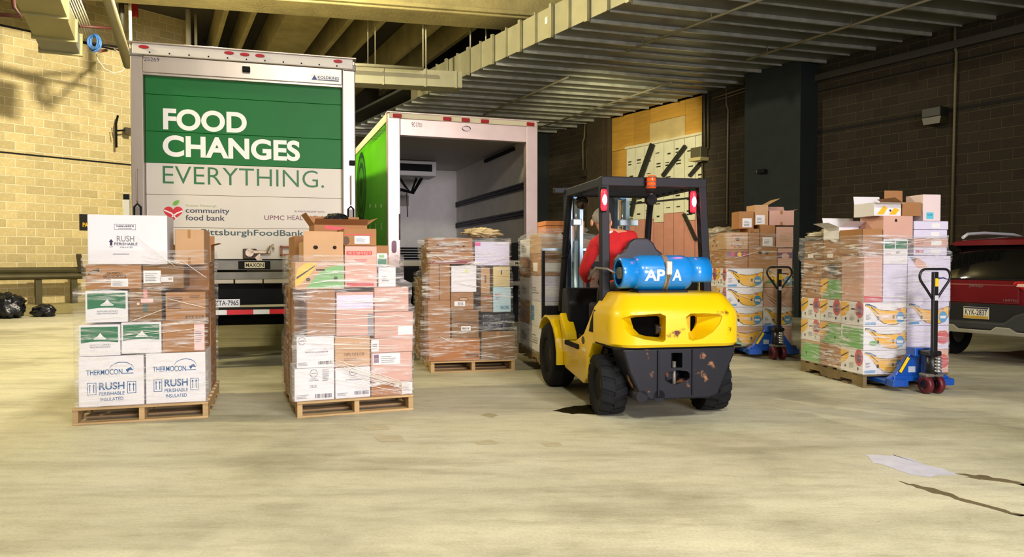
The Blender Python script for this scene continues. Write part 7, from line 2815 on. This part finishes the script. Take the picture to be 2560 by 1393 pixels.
for k in range(9):
    rx, rz = random.uniform(0.07, 0.13), random.uniform(0.14, 0.2)
    ox, oy, tl = random.uniform(-0.03, 0.03), random.uniform(-0.05, 0.05), random.uniform(-0.4, 0.4)
    b = MB()
    b.tube([(ox + rx * math.cos(t) * math.cos(tl), oy + rx * math.cos(t) * math.sin(tl), rz * math.sin(t)) for t in [2 * math.pi * i / 20 for i in range(20)]], 0.016, 6, closed=True)
    b.build('cable_loop', BC, bc_)
b = MB()
q = [at_depth(x, y, 16.9) for x, y in ((238, 125), (245, 150), (262, 172), (285, 183), (305, 178), (318, 165), (312, 140), (285, 122))]
b.tube([v - q[0] for v in q], 0.008, 6)
b.build('hanging_wire', WHT, bc_, loc=q[0] - pc)
rk = at_depth(250, 128, 16.4)
b = MB()
b.tube([(0, 0, 0), at_depth(266, 126, 19.0) - rk], 0.035, 8)
o = b.build('short_pipe', mat('dark_red_pipe', '4a2018', 0.6), None, loc=rk)
tag(o, 'short dark red pipe stub beside the blue cable coil', 'pipe')
for (pa_, pb_, Y0, Y1, r_, m_, nm, lab) in (((262, -30), (322, 165), 12.2, 13.4, 0.085, mat('drain_pipe', '6b6340', 0.7, 0, 0.15, 3), 'drain_pipe', 'thick olive drain pipe slanting down behind the printed door truck'),
                                           ((302, -30), (306, 85), 17.2, 17.2, 0.06, mat('dark_pipe', '3d3a28', 0.6), 'riser_pipe', 'dark vertical pipe beside the slanting drain pipe'),
                                           ((324, -40), (327, 125), 17.0, 17.0, 0.035, WHT, 'white_pipe', 'white vertical pipe above the left corner of the printed truck'),
                                           ((470, 30), (472, 135), 21.0, 21.0, 0.07, WHT, 'white_pipe', 'bright white vertical pipe at the end of the yellow wall'),
                                           ((489, 45), (490, 125), 21.4, 21.4, 0.04, WHT, 'white_pipe', 'thinner white vertical pipe right of the bright white one'),
                                           ((198, 65), (300, 72), 16.0, 16.8, 0.03, mat('dark_red_pipe', '4a2018', 0.6), 'strut_bar', 'dark red strut bar crossing above the blue cable coil'),
                                           ((205, 105), (300, 118), 16.9, 17.4, 0.025, BLK, 'strut_bar', 'thin black strut bar behind the blue cable coil')):
    p, q = at_depth(*pa_, Y0), at_depth(*pb_, Y1)
    if Y0 > 20:
        p.z = 8.398
    b = MB()
    b.tube([(0, 0, 0), q - p], r_, 10)
    o = b.build(nm, m_, None, loc=p)
    tag(o, lab, 'pipe' if 'pipe' in nm else 'strut')
p = at_depth(337, 22, 17.6)
b = MB()
b.box(-0.06, 0.06, -0.05, 0.05, -0.2, 0.2)
o = b.build('fire_alarm', mat('alarm_red', '9a1a18', 0.5), None, bevel=0.01, loc=p)
tag(o, 'small red alarm box on the wall above the printed truck', 'alarm')
pz = [at_depth(x, y, 12.4) for x, y in ((28, -30), (36, 20), (52, 40), (20, 38), (-40, 35))]
b = MB()
b.tube([v - pz[0] for v in pz], 0.035, 8)
o = b.build('red_pipe', mat('dark_red_pipe', '4a2018', 0.6), None, loc=pz[0])
tag(o, 'dark red bent pipe in the top left corner', 'pipe')

# right wall: conduits, lamps, boxes
def rw_pipe(pts, y, r_, nm, lab, m_=None):
    q = [rwp(px, py, y) for px, py in pts]
    b = MB()
    b.tube([(x - q[0][0], 0, z - q[0][1]) for x, z in q], r_, 8)
    o = b.build(nm, m_ or mat('old_conduit', '6b6248', 0.55, 0.2), None)
    o.matrix_basis = WRM @ Matrix.Translation((q[0][0], y, q[0][1]))
    return tag(o, lab, 'conduit')


rw_pipe([(2388, 45), (2387, 120), (2391, 130), (2386, 300), (2378, 640)], -0.05, 0.028, 'wall_conduit', 'pale vertical conduit on the right wall beside the red car')
rw_pipe([(1815, 225), (1816, 262), (1820, 275), (1817, 560)], -0.05, 0.025, 'wall_conduit', 'thin vertical conduit between the boarded opening and the dark column')
rw_pipe([(1782, 246), (1897, 209)], -0.06, 0.028, 'wall_conduit', 'pale sloping upper conduit left of the dark column')
rw_pipe([(1790, 252), (1897, 217)], -0.06, 0.022, 'wall_conduit', 'thinner sloping conduit just below the upper one')
rw_pipe([(1760, 225), (1762, 372)], -0.06, 0.03, 'wall_conduit', 'dark vertical conduit dropping to the wall lamp beside the boarding', mat('dark_conduit', '4b442f', 0.6))
rw_pipe([(1770, 228), (1770, 372)], -0.06, 0.03, 'wall_conduit', 'right hand dark conduit of the pair above the wall lamp', mat('dark_conduit', '4b442f', 0.6))
rw_pipe([(1756, 408), (1758, 545)], -0.05, 0.03, 'wall_conduit', 'dark vertical conduit below the wall lamp', mat('dark_conduit', '4b442f', 0.6))
rw_pipe([(1463, 300), (1461, 345), (1457, 355), (1458, 425)], -0.05, 0.035, 'wall_conduit', 'bent conduit on the far lit stretch of block wall')
rw_pipe([(1469, 345), (1467, 425)], -0.05, 0.03, 'wall_conduit', 'straight conduit beside the bent one on the far wall')


def rw_box(px0, py0, px1, py1, dep, nm, lab, cat, m_):
    a, c = rwp(px0, py1, -0.02), rwp(px1, py0, -0.02)
    r = on_wall(WRM, nm, lab, cat, a[0], a[1], -0.02)
    b = MB()
    b.box(0, c[0] - a[0], -dep, 0, 0, c[1] - a[1])
    b.build('housing', m_, r, bevel=0.015)
    return r, c[0] - a[0], c[1] - a[1]


WLM = mat('lamp_housing', '5b563e', 0.5, 0.2)
r, w, h = rw_box(1744, 368, 1770, 398, 0.28, 'wall_lamp', 'boxy unlit wall lamp right of the boarded opening', 'lamp', WLM)
b = MB()
b.prism([(-0.04, 0.0), (w + 0.04, 0.0), (w + 0.02, -0.09), (-0.02, -0.09)], -0.32, 0.0, 'y')
b.build('lamp_lens', mat('lamp_lens', 'b9ad7c', 0.4), r, fix=True)
r, w, h = rw_box(2324, 268, 2372, 300, 0.3, 'wall_lamp', 'boxy unlit wall lamp high on the right wall above the car', 'lamp', mat('lamp_dark', '201f18', 0.5))
b = MB()
b.prism([(0.0, 0.0), (w, 0.0), (w - 0.03, -0.14), (0.03, -0.14)], -0.28, 0.0, 'y')
b.build('lamp_lens', mat('lamp_lens_dim', '3d3620', 0.4), r, fix=True)
rw_box(1457, 424, 1470, 444, 0.12, 'junction_box', 'small dark junction box on the far lit wall', 'junction box', mat('box_dark', '2f2b20', 0.6))
a = rwp(1898, 430, -0.66)
r = on_wall(WRM, 'security_camera', 'small dark security camera on the tall column', 'camera', a[0], a[1], -0.66)
b = MB()
b.box(0.0, 0.22, -0.08, 0.0, -0.05, 0.05)
b.build('camera_body', BLK, r, bevel=0.01)
b = MB()
b.cyl((-0.03, -0.05, 0), (0.0, -0.05, 0), 0.035, n=12)
b.build('camera_lens', GREYM, r)
